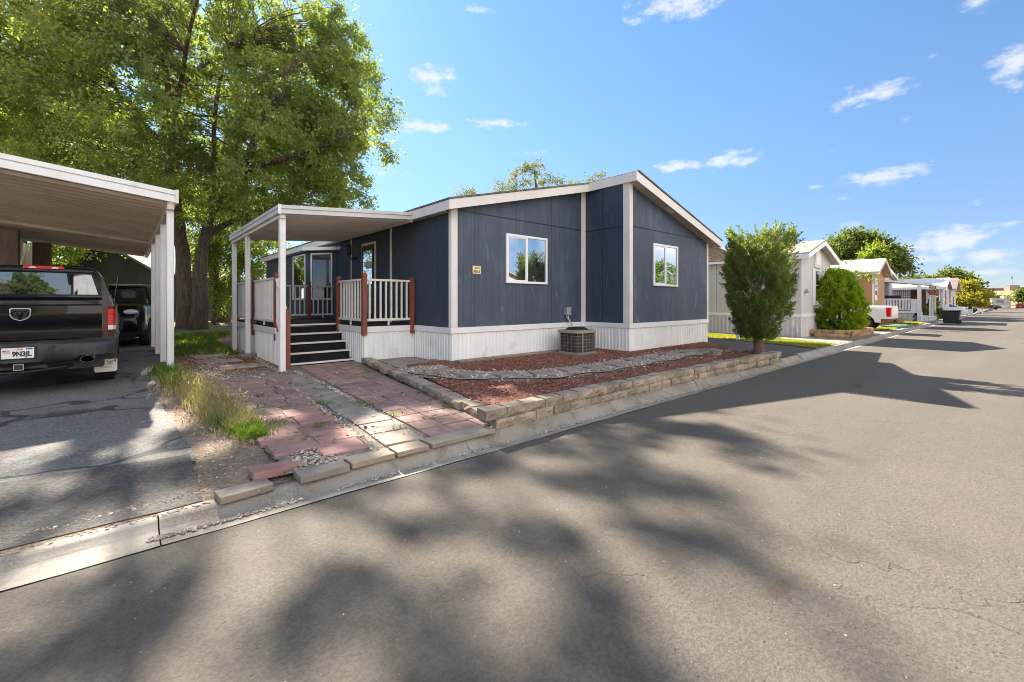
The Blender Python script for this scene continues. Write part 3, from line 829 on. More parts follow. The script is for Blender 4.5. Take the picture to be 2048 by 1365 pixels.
block_run('retaining_wall', 'long two-course tan block wall along the street in front of the mulch bed', WALLF, 2, 0.30, 0.20, 0.105, -0.005, A['block'])
edge = [(3.86, 9.35), (3.70, 8.4), (3.52, 7.3), (3.34, 6.2), (3.17, 5.1), (2.98, 3.92)]
block_run('garden_edging', 'single row of pale blocks dividing paver path from mulch bed', edge, 1, 0.31, 0.21, 0.10, 0.025, A['block'], jitter=0.02)
block_run('planter_edging', 'short curved block row around the juniper foot', [(11.1, 3.45), (11.75, 4.1), (11.7, 4.75), (11.0, 4.95), (10.3, 4.6)], 1, 0.30, 0.2, 0.105, 0.04, A['block'])
# ------------------------------------------------------------------ the navy mobile home
XA, YA, XB, YB, XC, YE = 5.18, 7.80, 9.55, 6.36, 13.85, 23.8
home = thing('mobile_home', 'navy blue mobile home with white trim and white ribbed skirting at the street corner', 'mobile home', (XA, YA, 0))

def corrugated(m, p0, p1, z0, z1, pitch=0.105, dep=0.012, out=None):
    """ribbed sheet between p0 and p1 (x, y); out = outward normal"""
    p0, p1 = Vector((*p0, 0)), Vector((*p1, 0)); d = p1 - p0; L = d.length; d.normalize()
    n = Vector((d.y, -d.x, 0)) if out is None else Vector((*out, 0))
    prof = []
    s_ = 0
    while s_ < L:
        for a, b in ((0, 0), (0.52, 0), (0.60, 1), (0.90, 1), (0.98, 0)):
            q = s_ + a * pitch
            if q <= L: prof.append((q, b * dep))
        s_ += pitch
    prof.append((L, 0))
    rows = []
    for q, h in prof:
        p = p0 + d * q + n * h
        rows.append([(p.x, p.y, z0), (p.x, p.y, z1)])
    # outward faces
    b = len(m.f)
    m.grid(rows)
    return m

ZW = 0.74
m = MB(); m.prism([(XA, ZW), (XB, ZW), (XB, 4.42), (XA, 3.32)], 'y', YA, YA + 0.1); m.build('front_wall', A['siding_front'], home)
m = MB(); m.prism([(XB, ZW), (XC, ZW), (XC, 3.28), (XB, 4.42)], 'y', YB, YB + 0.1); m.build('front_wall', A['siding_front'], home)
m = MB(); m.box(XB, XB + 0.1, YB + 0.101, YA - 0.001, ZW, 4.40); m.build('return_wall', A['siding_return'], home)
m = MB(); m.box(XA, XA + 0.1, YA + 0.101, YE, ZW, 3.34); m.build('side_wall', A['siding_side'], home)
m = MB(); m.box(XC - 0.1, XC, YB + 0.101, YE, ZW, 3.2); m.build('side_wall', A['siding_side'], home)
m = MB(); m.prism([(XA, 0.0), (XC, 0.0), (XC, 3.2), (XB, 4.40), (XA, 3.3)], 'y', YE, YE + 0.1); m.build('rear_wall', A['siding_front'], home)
# thin drip line across the gable where the upper panels start
m = MB(); m.box(XA + 0.16, XB - 0.16, YA - 0.012, YA - 0.001, 3.285, 3.302); m.box(XB + 0.14, XC - 0.09, YB - 0.012, YB - 0.001, 3.255, 3.272); m.box(XB - 0.012, XB - 0.001, YB + 0.2, YA - 0.02, 3.262, 3.279)
m.build('flashing_strip', A['ink'], home)
# skirting and its band
m = MB()
corrugated(m, (XA, YA), (XB, YA), -0.02, 0.68, out=(0, -1)); corrugated(m, (XB, YB), (XC, YB), -0.02, 0.68, out=(0, -1))
corrugated(m, (XB, YA), (XB, YB), -0.02, 0.68, out=(-1, 0)); corrugated(m, (XA, YE), (XA, YA), -0.02, 0.68, out=(-1, 0)); corrugated(m, (XC, YB), (XC, YE), -0.02, 0.68, out=(1, 0))
m.build('skirting', A['vinyl'], home)
m = MB()
m.box(XA - 0.03, XB - 0.002, YA - 0.032, YA - 0.001, 0.665, 0.79); m.box(XB - 0.034, XC + 0.03, YB - 0.032, YB - 0.001, 0.665, 0.79)
m.box(XB - 0.032, XB - 0.002, YB + 0.0, YA - 0.034, 0.665, 0.788); m.box(XA - 0.032, XA - 0.001, YA + 0.0, YE, 0.665, 0.788); m.box(XC + 0.001, XC + 0.032, YB + 0.0, YE, 0.665, 0.788)
m.build('skirting_band', A['white'], home, bevel=0.004, seg=1)
# corner boards
def board(*boxes):
    q = MB()
    for b in boxes: q.box(*b)
    q.build('corner_board', A['cream'], home, bevel=0.004, seg=1)
board((XA - 0.024, XA + 0.135, YA - 0.026, YA - 0.001, 0.79, 3.36), (XA - 0.026, XA - 0.001, YA, YA + 0.08, 0.79, 3.34))
board((XB - 0.155, XB - 0.022, YA - 0.026, YA - 0.001, 0.79, 4.40), (XB - 0.022, XB - 0.001, YA - 0.04, YA - 0.001, 0.79, 4.4))
board((XB - 0.024, XB + 0.12, YB - 0.026, YB - 0.001, 0.79, 4.42), (XB - 0.026, XB - 0.001, YB, YB + 0.17, 0.79, 4.40))
board((XC - 0.07, XC + 0.024, YB - 0.026, YB - 0.001, 0.79, 3.30), (XC + 0.001, XC + 0.026, YB, YB + 0.07, 0.79, 3.24))
board((XA - 0.022, XA - 0.001, 10.55, 10.64, 0.79, 3.34)); board((XA - 0.022, XA - 0.001, 13.2, 13.27, 0.79, 3.34))
# roof: two slopes, the right half reaching further forward
def slab(poly, y0, y1, name, mat_, **k):
    q = MB(); q.prism(poly, 'y', y0, y1); return q.build(name, mat_, home, **k)
XR, ZR = 9.50, 4.55
XL, ZL = 4.96, 3.44
XQ, ZQ = 14.20, 3.27
rl = lambda x: ZL + (ZR - ZL) * (x - XL) / (XR - XL)
rr = lambda x: ZR + (ZQ - ZR) * (x - XR) / (XQ - XR)
slab([(XL - 0.02, ZL - 0.01), (XR, ZR - 0.005), (XR, ZR + 0.03), (XL - 0.02, ZL + 0.022)], 7.53, YE + 0.2, 'roof', A['shingle'])
slab([(XR + 0.001, ZR - 0.005), (XQ + 0.02, ZQ - 0.01), (XQ + 0.02, ZQ + 0.022), (XR + 0.001, ZR + 0.03)], 6.04, YE + 0.2, 'roof', A['shingle'])
F = 0.215
slab([(XL, ZL - F), (XR - 0.09, rl(XR - 0.09) - F), (XR - 0.09, rl(XR - 0.09) - 0.012), (XL, ZL - 0.012)], 7.55, 7.58, 'fascia', A['cream'])
slab([(XR - 0.06, rr(XR) - F - 0.02), (XQ, ZQ - F), (XQ, ZQ - 0.012), (XR - 0.06, rr(XR) - 0.012)], 6.06, 6.09, 'fascia', A['cream'])
q = MB(); q.box(XR - 0.09, XR - 0.06, 6.062, 7.62, ZR - F - 0.02, ZR - 0.012); q.build('fascia', A['cream'], home)
q = MB(); q.box(XL - 0.002, XL + 0.026, 7.582, YE + 0.15, ZL - F, ZL - 0.014); q.build('fascia', A['cream'], home)
q = MB(); q.box(XQ - 0.026, XQ + 0.002, 6.092, YE + 0.15, ZQ - F, ZQ - 0.014); q.build('fascia', A['cream'], home)
# soffits
slab([(XL + 0.03, ZL - 0.19), (XR - 0.1, rl(XR - 0.1) - 0.19), (XR - 0.1, rl(XR - 0.1) - 0.17), (XL + 0.03, ZL - 0.17)], 7.581, 7.9, 'soffit', A['soffit'])
slab([(XR - 0.05, ZR - 0.20), (XQ - 0.03, ZQ - 0.185), (XQ - 0.03, ZQ - 0.165), (XR - 0.05, ZR - 0.18)], 6.091, 6.5, 'soffit', A['soffit'])
q = MB(); q.box(XL + 0.03, XA + 0.05, 7.9, YE, ZL - 0.2, ZL - 0.185); q.box(XC - 0.05, XQ - 0.03, 6.5, YE, ZQ - 0.2, ZQ - 0.185); q.build('soffit', A['soffit'], home)
q = MB()
slp = (ZQ - ZR) / (XQ - XR)
for x0 in (11.1,):
    q.prism([(x0, rr(x0) - 0.215), (x0 + 0.35, rr(x0 + 0.35) - 0.215), (x0 + 0.35, rr(x0 + 0.35) - 0.203), (x0, rr(x0) - 0.203)], 'y', 6.14, 6.30)
q.build('soffit_vent', A['cream'], home)
q = MB(); q.tube([(11.6, 10.5, 3.9), (11.6, 10.5, 4.78)], 0.045, 10); q.tube([(11.6, 10.5, 4.7), (11.6, 10.5, 4.84)], 0.06, 10); q.build('vent_pipe', A['grey_metal'], home)

# sliding windows
def slider(x0, x1, y, z0, z1, vent_left=True):
    fr = MB(); t = 0.055; xm = (x0 + x1) / 2 - 0.02
    for b in ((x0, x1, z0, z0 + t), (x0, x1, z1 - t, z1)): fr.box(b[0], b[1], y - 0.045, y - 0.002, b[2], b[3])
    for b in ((x0, x0 + t), (x1 - t, x1)): fr.box(b[0], b[1], y - 0.044, y - 0.002, z0 + t, z1 - t)
    fr.box(xm - 0.02, xm + 0.03, y - 0.040, y - 0.002, z0 + t, z1 - t)
    w = fr.build('window', A['frame'], home, bevel=0.004, seg=1)
    s = MB(); a, b = x0 + t, xm - 0.02; e = 0.028
    s.box(a, b, y - 0.034, y - 0.014, z0 + t, z0 + t + e); s.box(a, b, y - 0.034, y - 0.014, z1 - t - e, z1 - t)
    s.box(a, a + e, y - 0.034, y - 0.014, z0 + t + e, z1 - t - e); s.box(b - e, b, y - 0.034, y - 0.014, z0 + t + e, z1 - t - e)
    s.build('sash', A['frame'], w)
    g = MB(); g.box(a + e, b - e, y - 0.022, y - 0.016, z0 + t + e, z1 - t - e); g.build('pane', A['glass'], w)
    g = MB(); g.box(xm + 0.03, x1 - t, y - 0.018, y - 0.012, z0 + t, z1 - t); g.build('pane', A['glass'], w)
slider(6.67, 8.04, YA, 1.775, 2.935)
slider(10.63, 11.93, YB, 1.765, 2.91)

# address plate
q = MB(); q.box(5.72, 5.95, YA - 0.016, YA - 0.002, 1.955, 2.13)
ap = q.build('address_plate', A['plate_gold'], home, bevel=0.004, seg=1)
def text(body, size, loc, rot, mat_, parent, name='lettering', ext=0.0015, align='CENTER', sx=1.0, bold=0.0, world=True):
    cu = bpy.data.curves.new(name, 'FONT'); cu.body = body; cu.size = size; cu.align_x = align; cu.align_y = 'CENTER'; cu.extrude = ext; cu.offset = bold
    o = bpy.data.objects.new(name, cu); COL.objects.link(o)
    dg = bpy.context.evaluated_depsgraph_get()
    me = bpy.data.meshes.new_from_object(o.evaluated_get(dg))
    bpy.data.objects.remove(o); bpy.data.curves.remove(cu)
    me.transform(Matrix.Diagonal((sx, 1, 1, 1)))
    n = bpy.data.objects.new(name, me); COL.objects.link(n)
    me.materials.clear(); me.materials.append(mat_)
    n.parent = parent
    L = Vector(loc) - (ORG.get(parent.name, Vector((0, 0, 0))) if world else Vector((0, 0, 0)))
    n.location = L; n.rotation_euler = rot
    return n
text('#191', 0.062, (5.845, YA - 0.0175, 2.082), (R(90), 0, 0), A['ink_brown'], ap, bold=0.0015)
text('2832 S', 0.064, (5.835, YA - 0.0175, 2.003), (R(90), 0, 0), A['ink'], ap, bold=0.002)

# electrical disconnect with two flexible conduits
q = MB(); q.box(8.70, 8.87, YA - 0.11, YA - 0.002, 0.985, 1.19); q.box(8.69, 8.88, YA - 0.118, YA - 0.10, 1.17, 1.20)
db = q.build('disconnect_box', A['grey_metal'], home, bevel=0.006, seg=2)
for dx, ex in ((8.735, 0.02), (8.80, -0.01)):
    q = MB(); q.smooth = True
    q.tube([(dx, YA - 0.06, 1.0), (dx + ex * 0.3, YA - 0.07, 0.92), (8.80 + ex * .4, YA - 0.10, 0.84), (8.86, YA - 0.13, 0.76), (8.88, YA - 0.16, 0.6), (8.86, YA - 0.25, 0.45)], 0.016, 8)
    q.build('conduit', A['conduit'], db)

# storm door and porch light on the side wall
q = MB(); y0, y1 = 11.5, 12.42
for b in ((y0, y0 + 0.06, 0.84, 3.0), (y1 - 0.06, y1, 0.84, 3.0), (y0 + 0.06, y1 - 0.06, 2.93, 3.0)):
    q.box(XA - 0.03, XA - 0.002, *b)
dr = q.build('door', A['cream'], home)
q = MB(); q.box(XA - 0.045, XA - 0.012, y0 + 0.065, y1 - 0.065, 0.85, 2.925)
sd = q.build('storm_door', A['ink'], dr, bevel=0.004, seg=1)
q = MB(); q.box(XA - 0.050, XA - 0.046, y0 + 0.17, y1 - 0.17, 1.82, 2.78); q.build('pane', A['glass'], dr)
q = MB(); q.box(XA - 0.050, XA - 0.046, y0 + 0.17, y1 - 0.17, 1.02, 1.74); q.build('door_panel', A['grey_metal'], dr)
q = MB(); q.tube([(XA - 0.05, y0 + 0.13, 1.70), (XA - 0.10, y0 + 0.13, 1.70), (XA - 0.10, y0 + 0.13, 1.82), (XA - 0.05, y0 + 0.13, 1.82)], 0.012, 6); q.build('handle', A['steel'], dr)
q = MB(); yl = 13.28
q.lathe([(0.055, 0), (0.06, 0.03), (0.02, 0.05)], (XA - 0.045, yl - 0.35, 2.62), 12); q.tube([(XA - 0.01, yl - .35, 2.62), (XA - 0.15, yl - .35, 2.60), (XA - 0.2, yl - .35, 2.70)], 0.018, 8)
q.lathe([(0.02, -0.04), (0.065, 0.0), (0.07, 0.02), (0.068, 0.021), (0.068, 0.20), (0.085, 0.205), (0.085, 0.225), (0.05, 0.27), (0.02, 0.30), (0.0, 0.32)], (XA - 0.2, yl - .35, 2.74), 8)
pl = q.build('porch_light', A['black'], home)
q = MB(); q.lathe([(0.0, 0.05), (0.03, 0.05), (0.035, 0.15), (0.0, 0.16)], (XA - 0.2, yl - .35, 2.74), 8); q.build('lamp_glass', A['lens_clear'], pl)

# bay with two tall windows
bx = 4.52
q = MB(); bay_poly = [(XA + 0.05, 14.42), (bx, 15.35), (bx, 17.2), (XA + 0.05, 18.1)]
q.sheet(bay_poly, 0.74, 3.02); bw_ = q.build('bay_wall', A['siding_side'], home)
q = MB(); corrugated(q, (XA, 18.0), (bx, 17.2), -0.02, 0.7); corrugated(q, (bx, 17.2), (bx, 15.35), -0.02, 0.7, out=(-1, 0)); corrugated(q, (bx, 15.35), (XA, 14.45), -0.02, 0.7)
q.build('skirting', A['vinyl'], home)
q = MB(); q.sheet([(XA, 14.15), (bx - 0.18, 15.25), (bx - 0.18, 17.3), (XA, 18.4)], 3.0, 3.10); q.build('bay_roof', A['white'], home)
def wall_window(a, b, z0, z1, par, t=0.05, glass='dark_glass'):
    """window lying on the vertical plane through a -> b (outside on the left hand of a->b)"""
    a, b = Vector((*a, 0)), Vector((*b, 0)); d = (b - a); L = d.length; d.normalize(); n = Vector((-d.y, d.x, 0))
    M = Matrix((d, n, Vector((0, 0, 1)))).transposed()
    f = MB(); mid = (a + b) / 2
    for s0, s1, h0, h1 in ((-L/2, L/2, z0, z0 + t), (-L/2, L/2, z1 - t, z1), (-L/2, -L/2 + t, z0 + t, z1 - t), (L/2 - t, L/2, z0 + t, z1 - t)):
        f.obox(mid + M @ Vector(((s0 + s1) / 2, 0.012, (h0 + h1) / 2)), (s1 - s0, 0.03, h1 - h0), M)
    w = f.build('window', A['frame'], par)
    g = MB(); g.obox(mid + M @ Vector((0, 0.006, (z0 + z1) / 2)), (L - 2 * t, 0.008, z1 - z0 - 2 * t), M); g.build('pane', A[glass], w)
    return w
wd = (Vector((bx, 15.35, 0)) - Vector((XA, 14.48, 0)))
pa = Vector((XA, 14.48, 0)) + wd * 0.14; pb = Vector((XA, 14.48, 0)) + wd * 0.86
wall_window((pb.x, pb.y), (pa.x, pa.y), 1.40, 2.93, home) if False else None
n_ = Vector((-wd.y, wd.x, 0)).normalized()
wall_window((pa.x, pa.y), (pb.x, pb.y), 1.40, 2.93, home) if n_.x < 0 else wall_window((pb.x, pb.y), (pa.x, pa.y), 1.40, 2.93, home)
wall_window((bx, 15.5), (bx, 16.9), 1.40, 2.93, home, glass='glass')
wall_window((XA, 20.6), (XA, 21.6), 1.9, 2.9, home, glass='glass')
q = MB(); q.tube([(XA - 0.015, 14.6, 0.7), (XA - 0.015, 14.6, 3.1)], 0.02, 6); q.build('conduit', A['conduit'], home)

# ------------------------------------------------------------------ deck with steps
DZ = 0.815
DX0, DX1, DY0, DY1, SX = 2.45, 5.13, 9.40, 14.70, 3.95
deck = thing('porch_deck', 'raised porch deck with black carpeted steps and red posts with pale railings', 'deck', (SX, 9.9, 0))
q = MB(); q.box(DX0 + 0.02, DX1, 10.98, DY1, DZ - 0.05, DZ); q.box(SX, DX1, DY0 + 0.02, 10.98, DZ - 0.052, DZ - 0.001); q.build('floor', A['carpet'], deck)
tops = [(9.92, 0.045), (10.18, 0.235), (10.43, 0.43), (10.69, 0.62), (10.97, DZ)]
for i, (ys, zt) in enumerate(tops):
    q = MB(); ye = tops[i + 1][0] if i < 4 else 11.0
    zb = tops[i - 1][1] if i else -0.05
    if i < 4: q.box(DX0 + 0.08, SX - 0.005 + 0.0, ys + 0.02, ye + 0.015, zb, zt - 0.002)
    else: q.box(DX0 + 0.08, SX - 0.005, ys + 0.016, 11.0, zb, zt - 0.06)
    st = q.build('step', A['carpet'], deck)
    q = MB(); q.box(DX0 + 0.075, SX - 0.002 + (0.02 if i == 0 else 0), ys - 0.012, ys + 0.02, zt - 0.035, zt + 0.004); q.build('nosing', A['rail'], st, bevel=0.004, seg=1)
q = MB()
corrugated(q, (SX, 10.95), (SX, DY0), -0.03, 0.72, 0.115, 0.014, (-1, 0)); corrugated(q, (SX, DY0), (XA, DY0), -0.03, 0.70, 0.115, 0.014, (0, -1))
corrugated(q, (DX0, DY1), (DX0, 9.75), -0.05, 0.70, 0.115, 0.014, (-1, 0))
q.build('skirting', A['vinyl'], deck)
q = MB(); q.box(SX - 0.03, SX - 0.001, DY0 - 0.03, 10.95, 0.66, 0.79); q.box(SX, DX1 + 0.02, DY0 - 0.031, DY0 - 0.002, 0.66, 0.789); q.box(DX0 - 0.03, DX0 - 0.001, 10.4, DY1, 0.64, 0.775)
q.build('deck_band', A['white'], deck, bevel=0.004, seg=1)
def redpost(x, y, z0, z1, w=0.095):
    q = MB(); q.box(x - w/2, x + w/2, y - w/2, y + w/2, z0, z1 - 0.10)
    q.box(x - w/2 + 0.008, x + w/2 - 0.008, y - w/2 + 0.008, y + w/2 - 0.008, z1 - 0.10, z1 - 0.085)
    q.box(x - w/2, x + w/2, y - w/2, y + w/2, z1 - 0.085, z1 - 0.02)
    q.prism([(x - w/2, z1 - 0.02), (x + w/2, z1 - 0.02), (x + w/2 - 0.02, z1), (x - w/2 + 0.02, z1)], 'y', y - w/2 + 0.01, y + w/2 - 0.01)
    q.build('post', A['redwood'], deck, bevel=0.004, seg=1)
redpost(2.44, 9.55, -0.03, 1.20, 0.10)
redpost(2.47, 10.50, 0.50, 1.97); redpost(2.44, DY1 - 0.03, 0.5, 1.95); redpost(2.44, 12.55, 0.5, 1.95)
redpost(SX - 0.0, DY0 - 0.02, 0.60, 1.97, 0.10); redpost(SX - 0.01, 10.90, 0.60, 1.97, 0.10); redpost(DX1 - 0.02, DY0 - 0.02, 0.60, 1.93)
redpost(4.36, DY1 - 0.1, 0.78, 1.98)
def railing(p0, p1, z0, z1, n, foot=True, w=0.035):
    q = MB(); a, b = Vector((*p0, 0)), Vector((*p1, 0))
    d = (b - a).normalized()
    q.bar((a.x, a.y, z1 - 0.035), (b.x, b.y, z1 - 0.035), 0.06, 0.05); q.build('top_rail', A['rail'], deck, bevel=0.006, seg=1)
    q = MB(); q.bar((a.x, a.y, z0 + 0.03), (b.x, b.y, z0 + 0.03), 0.05, 0.055)
    if foot:
        c = (a + b) / 2; q.obox((c.x, c.y, (DZ + z0) / 2), (0.035, 0.035, z0 - DZ + 0.02))
    r = q.build('bottom_rail', A['rail'], deck)
    for k in range(n):
        c = a.lerp(b, (k + 0.6) / (n + 0.2))
        s = MB(); s.obox((c.x, c.y, (z0 + z1) / 2), (w, w, z1 - z0 - 0.115), Matrix.Rotation(math.atan2(d.y, d.x), 3, 'Z')); s.build('baluster', A['rail'], r)
railing((SX + 0.05, DY0), (DX1 - 0.07, DY0), 0.905, 1.86, 8)
railing((SX, DY0 + 0.04), (SX, 10.85), 0.905, 1.86, 8)
railing((DX0, 10.56), (DX0, 12.5), 0.89, 1.88, 16); railing((DX0, 12.6), (DX0, DY1 - 0.08), 0.89, 1.88, 17)
railing((DX0 + 0.05, DY1 - 0.1), (4.31, DY1 - 0.1), 0.90, 1.86, 13); railing((4.41, DY1 - 0.1), (DX1 + 0.02, DY1 - 0.1), 0.90, 1.86, 5)
q = MB(); q.bar((2.47, 10.48, 1.83), (2.44, 9.58, 1.10), 0.06, 0.05); q.build('handrail', A['rail'], deck, bevel=0.006, seg=1)
q = MB(); q.bar((2.47, 10.48, 0.95), (2.44, 9.58, 0.30), 0.05, 0.05)
hr = q.build('bottom_rail', A['rail'], deck, bevel=0.006, seg=1)
for k in range(6):
    f_ = (k + 0.5) / 6; s = MB(); y = 10.46 - 0.86 * f_; zt = 1.80 - 0.71 * f_; zb = 0.96 - 0.63 * f_
    s.box(2.44, 2.475, y - 0.017, y + 0.017, zb, zt); s.build('baluster', A['rail'], hr)

# ------------------------------------------------------------------ metal porch cover
def pan_roof(m, x0, z0, x1, z1, ya, yb, pitch, dep, flat=0.72):
    """pans running along X, ribs standing up between them"""
    rows0 = []; y = ya; prof = []
    while y < yb - 1e-6:
        for f, h in ((0, 0), (flat, 0), (flat + 0.06, 1), (0.94, 1), (0.999, 0)):
            if y + f * pitch <= yb: prof.append((y + f * pitch, h * dep))
        y += pitch
    prof.append((yb, 0))
    rows = [[(x0, q_, z0 + h), (x1, q_, z1 + h)] for q_, h in prof]
    m.grid(rows)
cover = thing('porch_cover', 'flat metal porch roof on three white posts over the deck', 'porch cover', (2.3, 9.2, 0))
q = MB(); pan_roof(q, 2.23, 3.06, 4.98, 3.27, 9.14, 14.15, 0.32, -0.055, 0.76); q.build('roof_panel', A['alu'], cover)
q = MB()
for z0, z1, o_ in ((3.00, 3.05, 0.012), (3.05, 3.10, 0.0), (3.10, 3.165, 0.014)):
    q.box(2.17 - o_, 2.20, 9.08 - o_, 14.2, z0, z1)
q.build('fascia', A['alu_front'], cover, bevel=0.004, seg=1)
q = MB()
sl_ = (3.385 - 3.165) / (5.0 - 2.2)
for z0, z1, o_ in ((3.00, 3.045, 0.016), (3.045, 3.095, 0.0), (3.095, 3.165, 0.02)):
    q.prism([(2.202, z0), (5.0, z0 + sl_ * 2.8), (5.0, z1 + sl_ * 2.8), (2.202, z1)], 'y', 9.08 - o_, 9.11)
q.build('end_fascia', A['alu_front'], cover, bevel=0.004, seg=1)
q = MB(); q.box(2.16, 2.215, 9.055, 9.085, 2.99, 3.175); q.build('corner_cap', A['white'], cover, bevel=0.003, seg=1)
q = MB(); q.box(2.205, 2.30, 9.12, 14.18, 2.93, 3.03); q.build('beam', A['alu'], cover)
q = MB(); q.box(4.93, 4.99, 9.12, 14.18, 3.17, 3.29); q.build('hanger_rail', A['alu_front'], cover)
for y in (9.22, 12.35, 14.08):
    q = MB(); x = 2.27
    q.box(x - 0.05, x + 0.05, y - 0.05, y + 0.05, -0.04, 2.96)
    for s_ in (-1, 1):
        q.box(x - 0.056, x - 0.051, y + s_ * 0.03 - 0.012, y + s_ * 0.03 + 0.012, -0.03, 2.92); q.box(x + s_ * 0.03 - 0.012, x + s_ * 0.03 + 0.012, y - 0.056, y - 0.051, -0.03, 2.92)
    q.build('post', A['white'], cover, bevel=0.004, seg=1)
q = MB(); q.smooth = True; q.lathe([(0.0, -0.06), (0.2, -0.06), (0.22, 0.03), (0.19, 0.075), (0.12, 0.08), (0.0, 0.08)], (2.27, 12.35, 0), 14)
tag(q.build('concrete_footing', A['grey_concrete']), 'round grey concrete footing around the middle porch post', 'footing')

# ------------------------------------------------------------------ carport of the left neighbour
cp = thing('carport', 'long tan metal carport with white front fascia over black vehicles', 'carport', (0.65, 10.4, 0))
zf = lambda x: 3.20 + 0.105 * (0.72 - x)
q = MB(); pan_roof(q, -6.5, zf(-6.5) + 0.02, 0.66, zf(0.66) + 0.02, 10.32, 22.6, 0.36, -0.06, 0.78); q.build('roof_panel', A['brown_alu'], cp)
q = MB()
for h0, h1, o_ in ((-0.02, 0.075, 0.018), (0.075, 0.12, 0.0), (0.12, 0.205, 0.022)):
    q.prism([(-6.5, zf(-6.5) + h0), (0.72, zf(0.72) + h0), (0.72, zf(0.72) + h1), (-6.5, zf(-6.5) + h1)], 'y', 10.27 - o_, 10.30)
q.build('front_fascia', A['white'], cp, bevel=0.005, seg=1)
q = MB(); q.box(0.722, 0.75, 10.25, 22.6, 3.18, 3.41); q.build('side_fascia', A['brown_alu'], cp, bevel=0.004, seg=1)
q = MB(); q.box(0.715, 0.762, 10.235, 10.262, 3.17, 3.42); q.build('corner_cap', A['cream'], cp)
q = MB(); q.box(0.60, 0.70, 10.32, 22.5, 3.06, 3.19); q.build('beam', A['brown_alu'], cp)
q = MB(); q.prism([(-6.5, zf(-6.5) - 0.11), (0.59, zf(0.59) - 0.11), (0.59, zf(0.59)), (-6.5, zf(-6.5))], 'y', 22.4, 22.58); q.build('rear_beam', A['alu'], cp)
q = MB(); q.prism([(-6.5, zf(-6.5) - 0.10), (0.59, zf(0.59) - 0.10), (0.59, zf(0.59)), (-6.5, zf(-6.5))], 'y', 17.6, 17.68); q.build('purlin', A['alu'], cp)
for y in (10.5, 12.5, 14.5, 16.8):
    q = MB(); x = 0.65; w = 0.052
    q.box(x - w, x + w, y - w, y + w, -0.02, 3.06)
    for s_ in (-1, 1):
        q.box(x + s_ * 0.028 - 0.013, x + s_ * 0.028 + 0.013, y - w - 0.006, y - w - 0.001, 0.0, 3.02); q.box(x + w + 0.001, x + w + 0.006, y + s_ * 0.028 - 0.013, y + s_ * 0.028 + 0.013, 0.0, 3.02)
    q.build('post', A['white'], cp, bevel=0.004, seg=1)
q = MB(); q.box(-0.02, 1.32, 16.2, 23.0, -0.02, 0.05) if False else None

# ------------------------------------------------------------------ side awning right of the home, on its post
aw = thing('side_awning', 'sloping metal awning on the right flank of the navy home', 'awning', (15.85, 6.3, 0))
q = MB(); pan_roof(q, 14.0, 3.14, 16.6, 2.88, 6.25, 19.0, 0.30, 0.05); q.build('roof_panel', A['alu'], aw)
q = MB(); q.prism([(14.0, 3.10), (16.62, 2.84), (16.62, 2.97), (14.0, 3.23)], 'y', 6.2, 6.24); q.build('fascia', A['white'], aw)
q = MB(); q.box(16.61, 16.65, 6.25, 19.0, 2.82, 2.97); q.build('gutter', A['white'], aw)
for y in (8.5, 11.2, 14.0):
    q = MB(); q.bar((13.95, y, 3.07), (16.6, y, 2.81), 0.06, 0.09); q.build('purlin', A['wood'], aw)
q = MB(); q.bar((13.9, 9.6, 2.70), (15.2, 9.6, 2.32), 0.07, 0.07); q.build('brace', A['rust'], aw)
for y in (6.3, 10.5, 15.0):
    q = MB(); q.box(16.0, 16.1, y - 0.05, y + 0.05, -0.02, 2.87); q.build('post', A['white'], aw)

# ------------------------------------------------------------------ cooling unit
pad = MB(); pad.box(8.42 - 0.5, 8.42 + 0.5, 7.08 - 0.46, 7.08 + 0.46, 0.03, 0.092); tag(pad.build('concrete_pad', A['grey_concrete'], bevel=0.02, seg=2), 'dark concrete pad under the tan cooling unit', 'pad')
ac = thing('air_conditioner', 'tan outdoor cooling unit with wire guard in front of the white skirting', 'air conditioner', (8.42, 7.12, 0.07))
def rsq(r, n=40, p=5.0):
    out = []
    for k in range(n):
        t = 2 * math.pi * k / n + 0.4; cx, sx = math.cos(t), math.sin(t)
        q_ = r / ((abs(cx) ** p + abs(sx) ** p) ** (1 / p)); out.append((q_ * cx, q_ * sx))
    return out
def rring(m, prof, c, n=40):
    vs, fs = [], []
    for r, h in prof:
        vs += [(c[0] + p[0], c[1] + p[1], c[2] + h) for p in rsq(r, n)]
    for i in range(len(prof) - 1):
        for k in range(n): fs.append((i*n+k, i*n+(k+1)%n, (i+1)*n+(k+1)%n, (i+1)*n+k))
    fs.append(tuple(range((len(prof)-1)*n, len(prof)*n)))
    m._add(vs, fs)
c0 = (8.42, 7.12, 0.07)
q = MB(); q.smooth = True; rring(q, [(0.37, 0.0), (0.38, 0.02), (0.38, 0.05), (0.30, 0.06)], c0); q.build('base_pan', A['ac_tan'], ac, autosmooth=True)
q = MB(); q.smooth = True; rring(q, [(0.355, 0.04), (0.355, 0.52)], c0); q.build('coil', A['ac_coil'], ac)
q = MB(); q.smooth = True; rring(q, [(0.375, 0.505), (0.385, 0.515), (0.385, 0.56), (0.36, 0.575), (0.30, 0.58)], c0); q.build('top_cap', A['ac_tan'], ac, autosmooth=True)
q = MB(); q.smooth = True
q.lathe([(0.29, 0.575), (0.27, 0.60), (0.20, 0.635), (0.08, 0.65), (0.0, 0.652)], c0, 24); q.build('fan_guard', A['black'], ac, autosmooth=True)
q = MB()
ring = rsq(0.372, 40)
for h in (0.12, 0.20, 0.28, 0.36, 0.44):
    q.tube([(c0[0] + p[0], c0[1] + p[1], c0[2] + h) for p in ring + ring[:1]], 0.0028, 5, False)
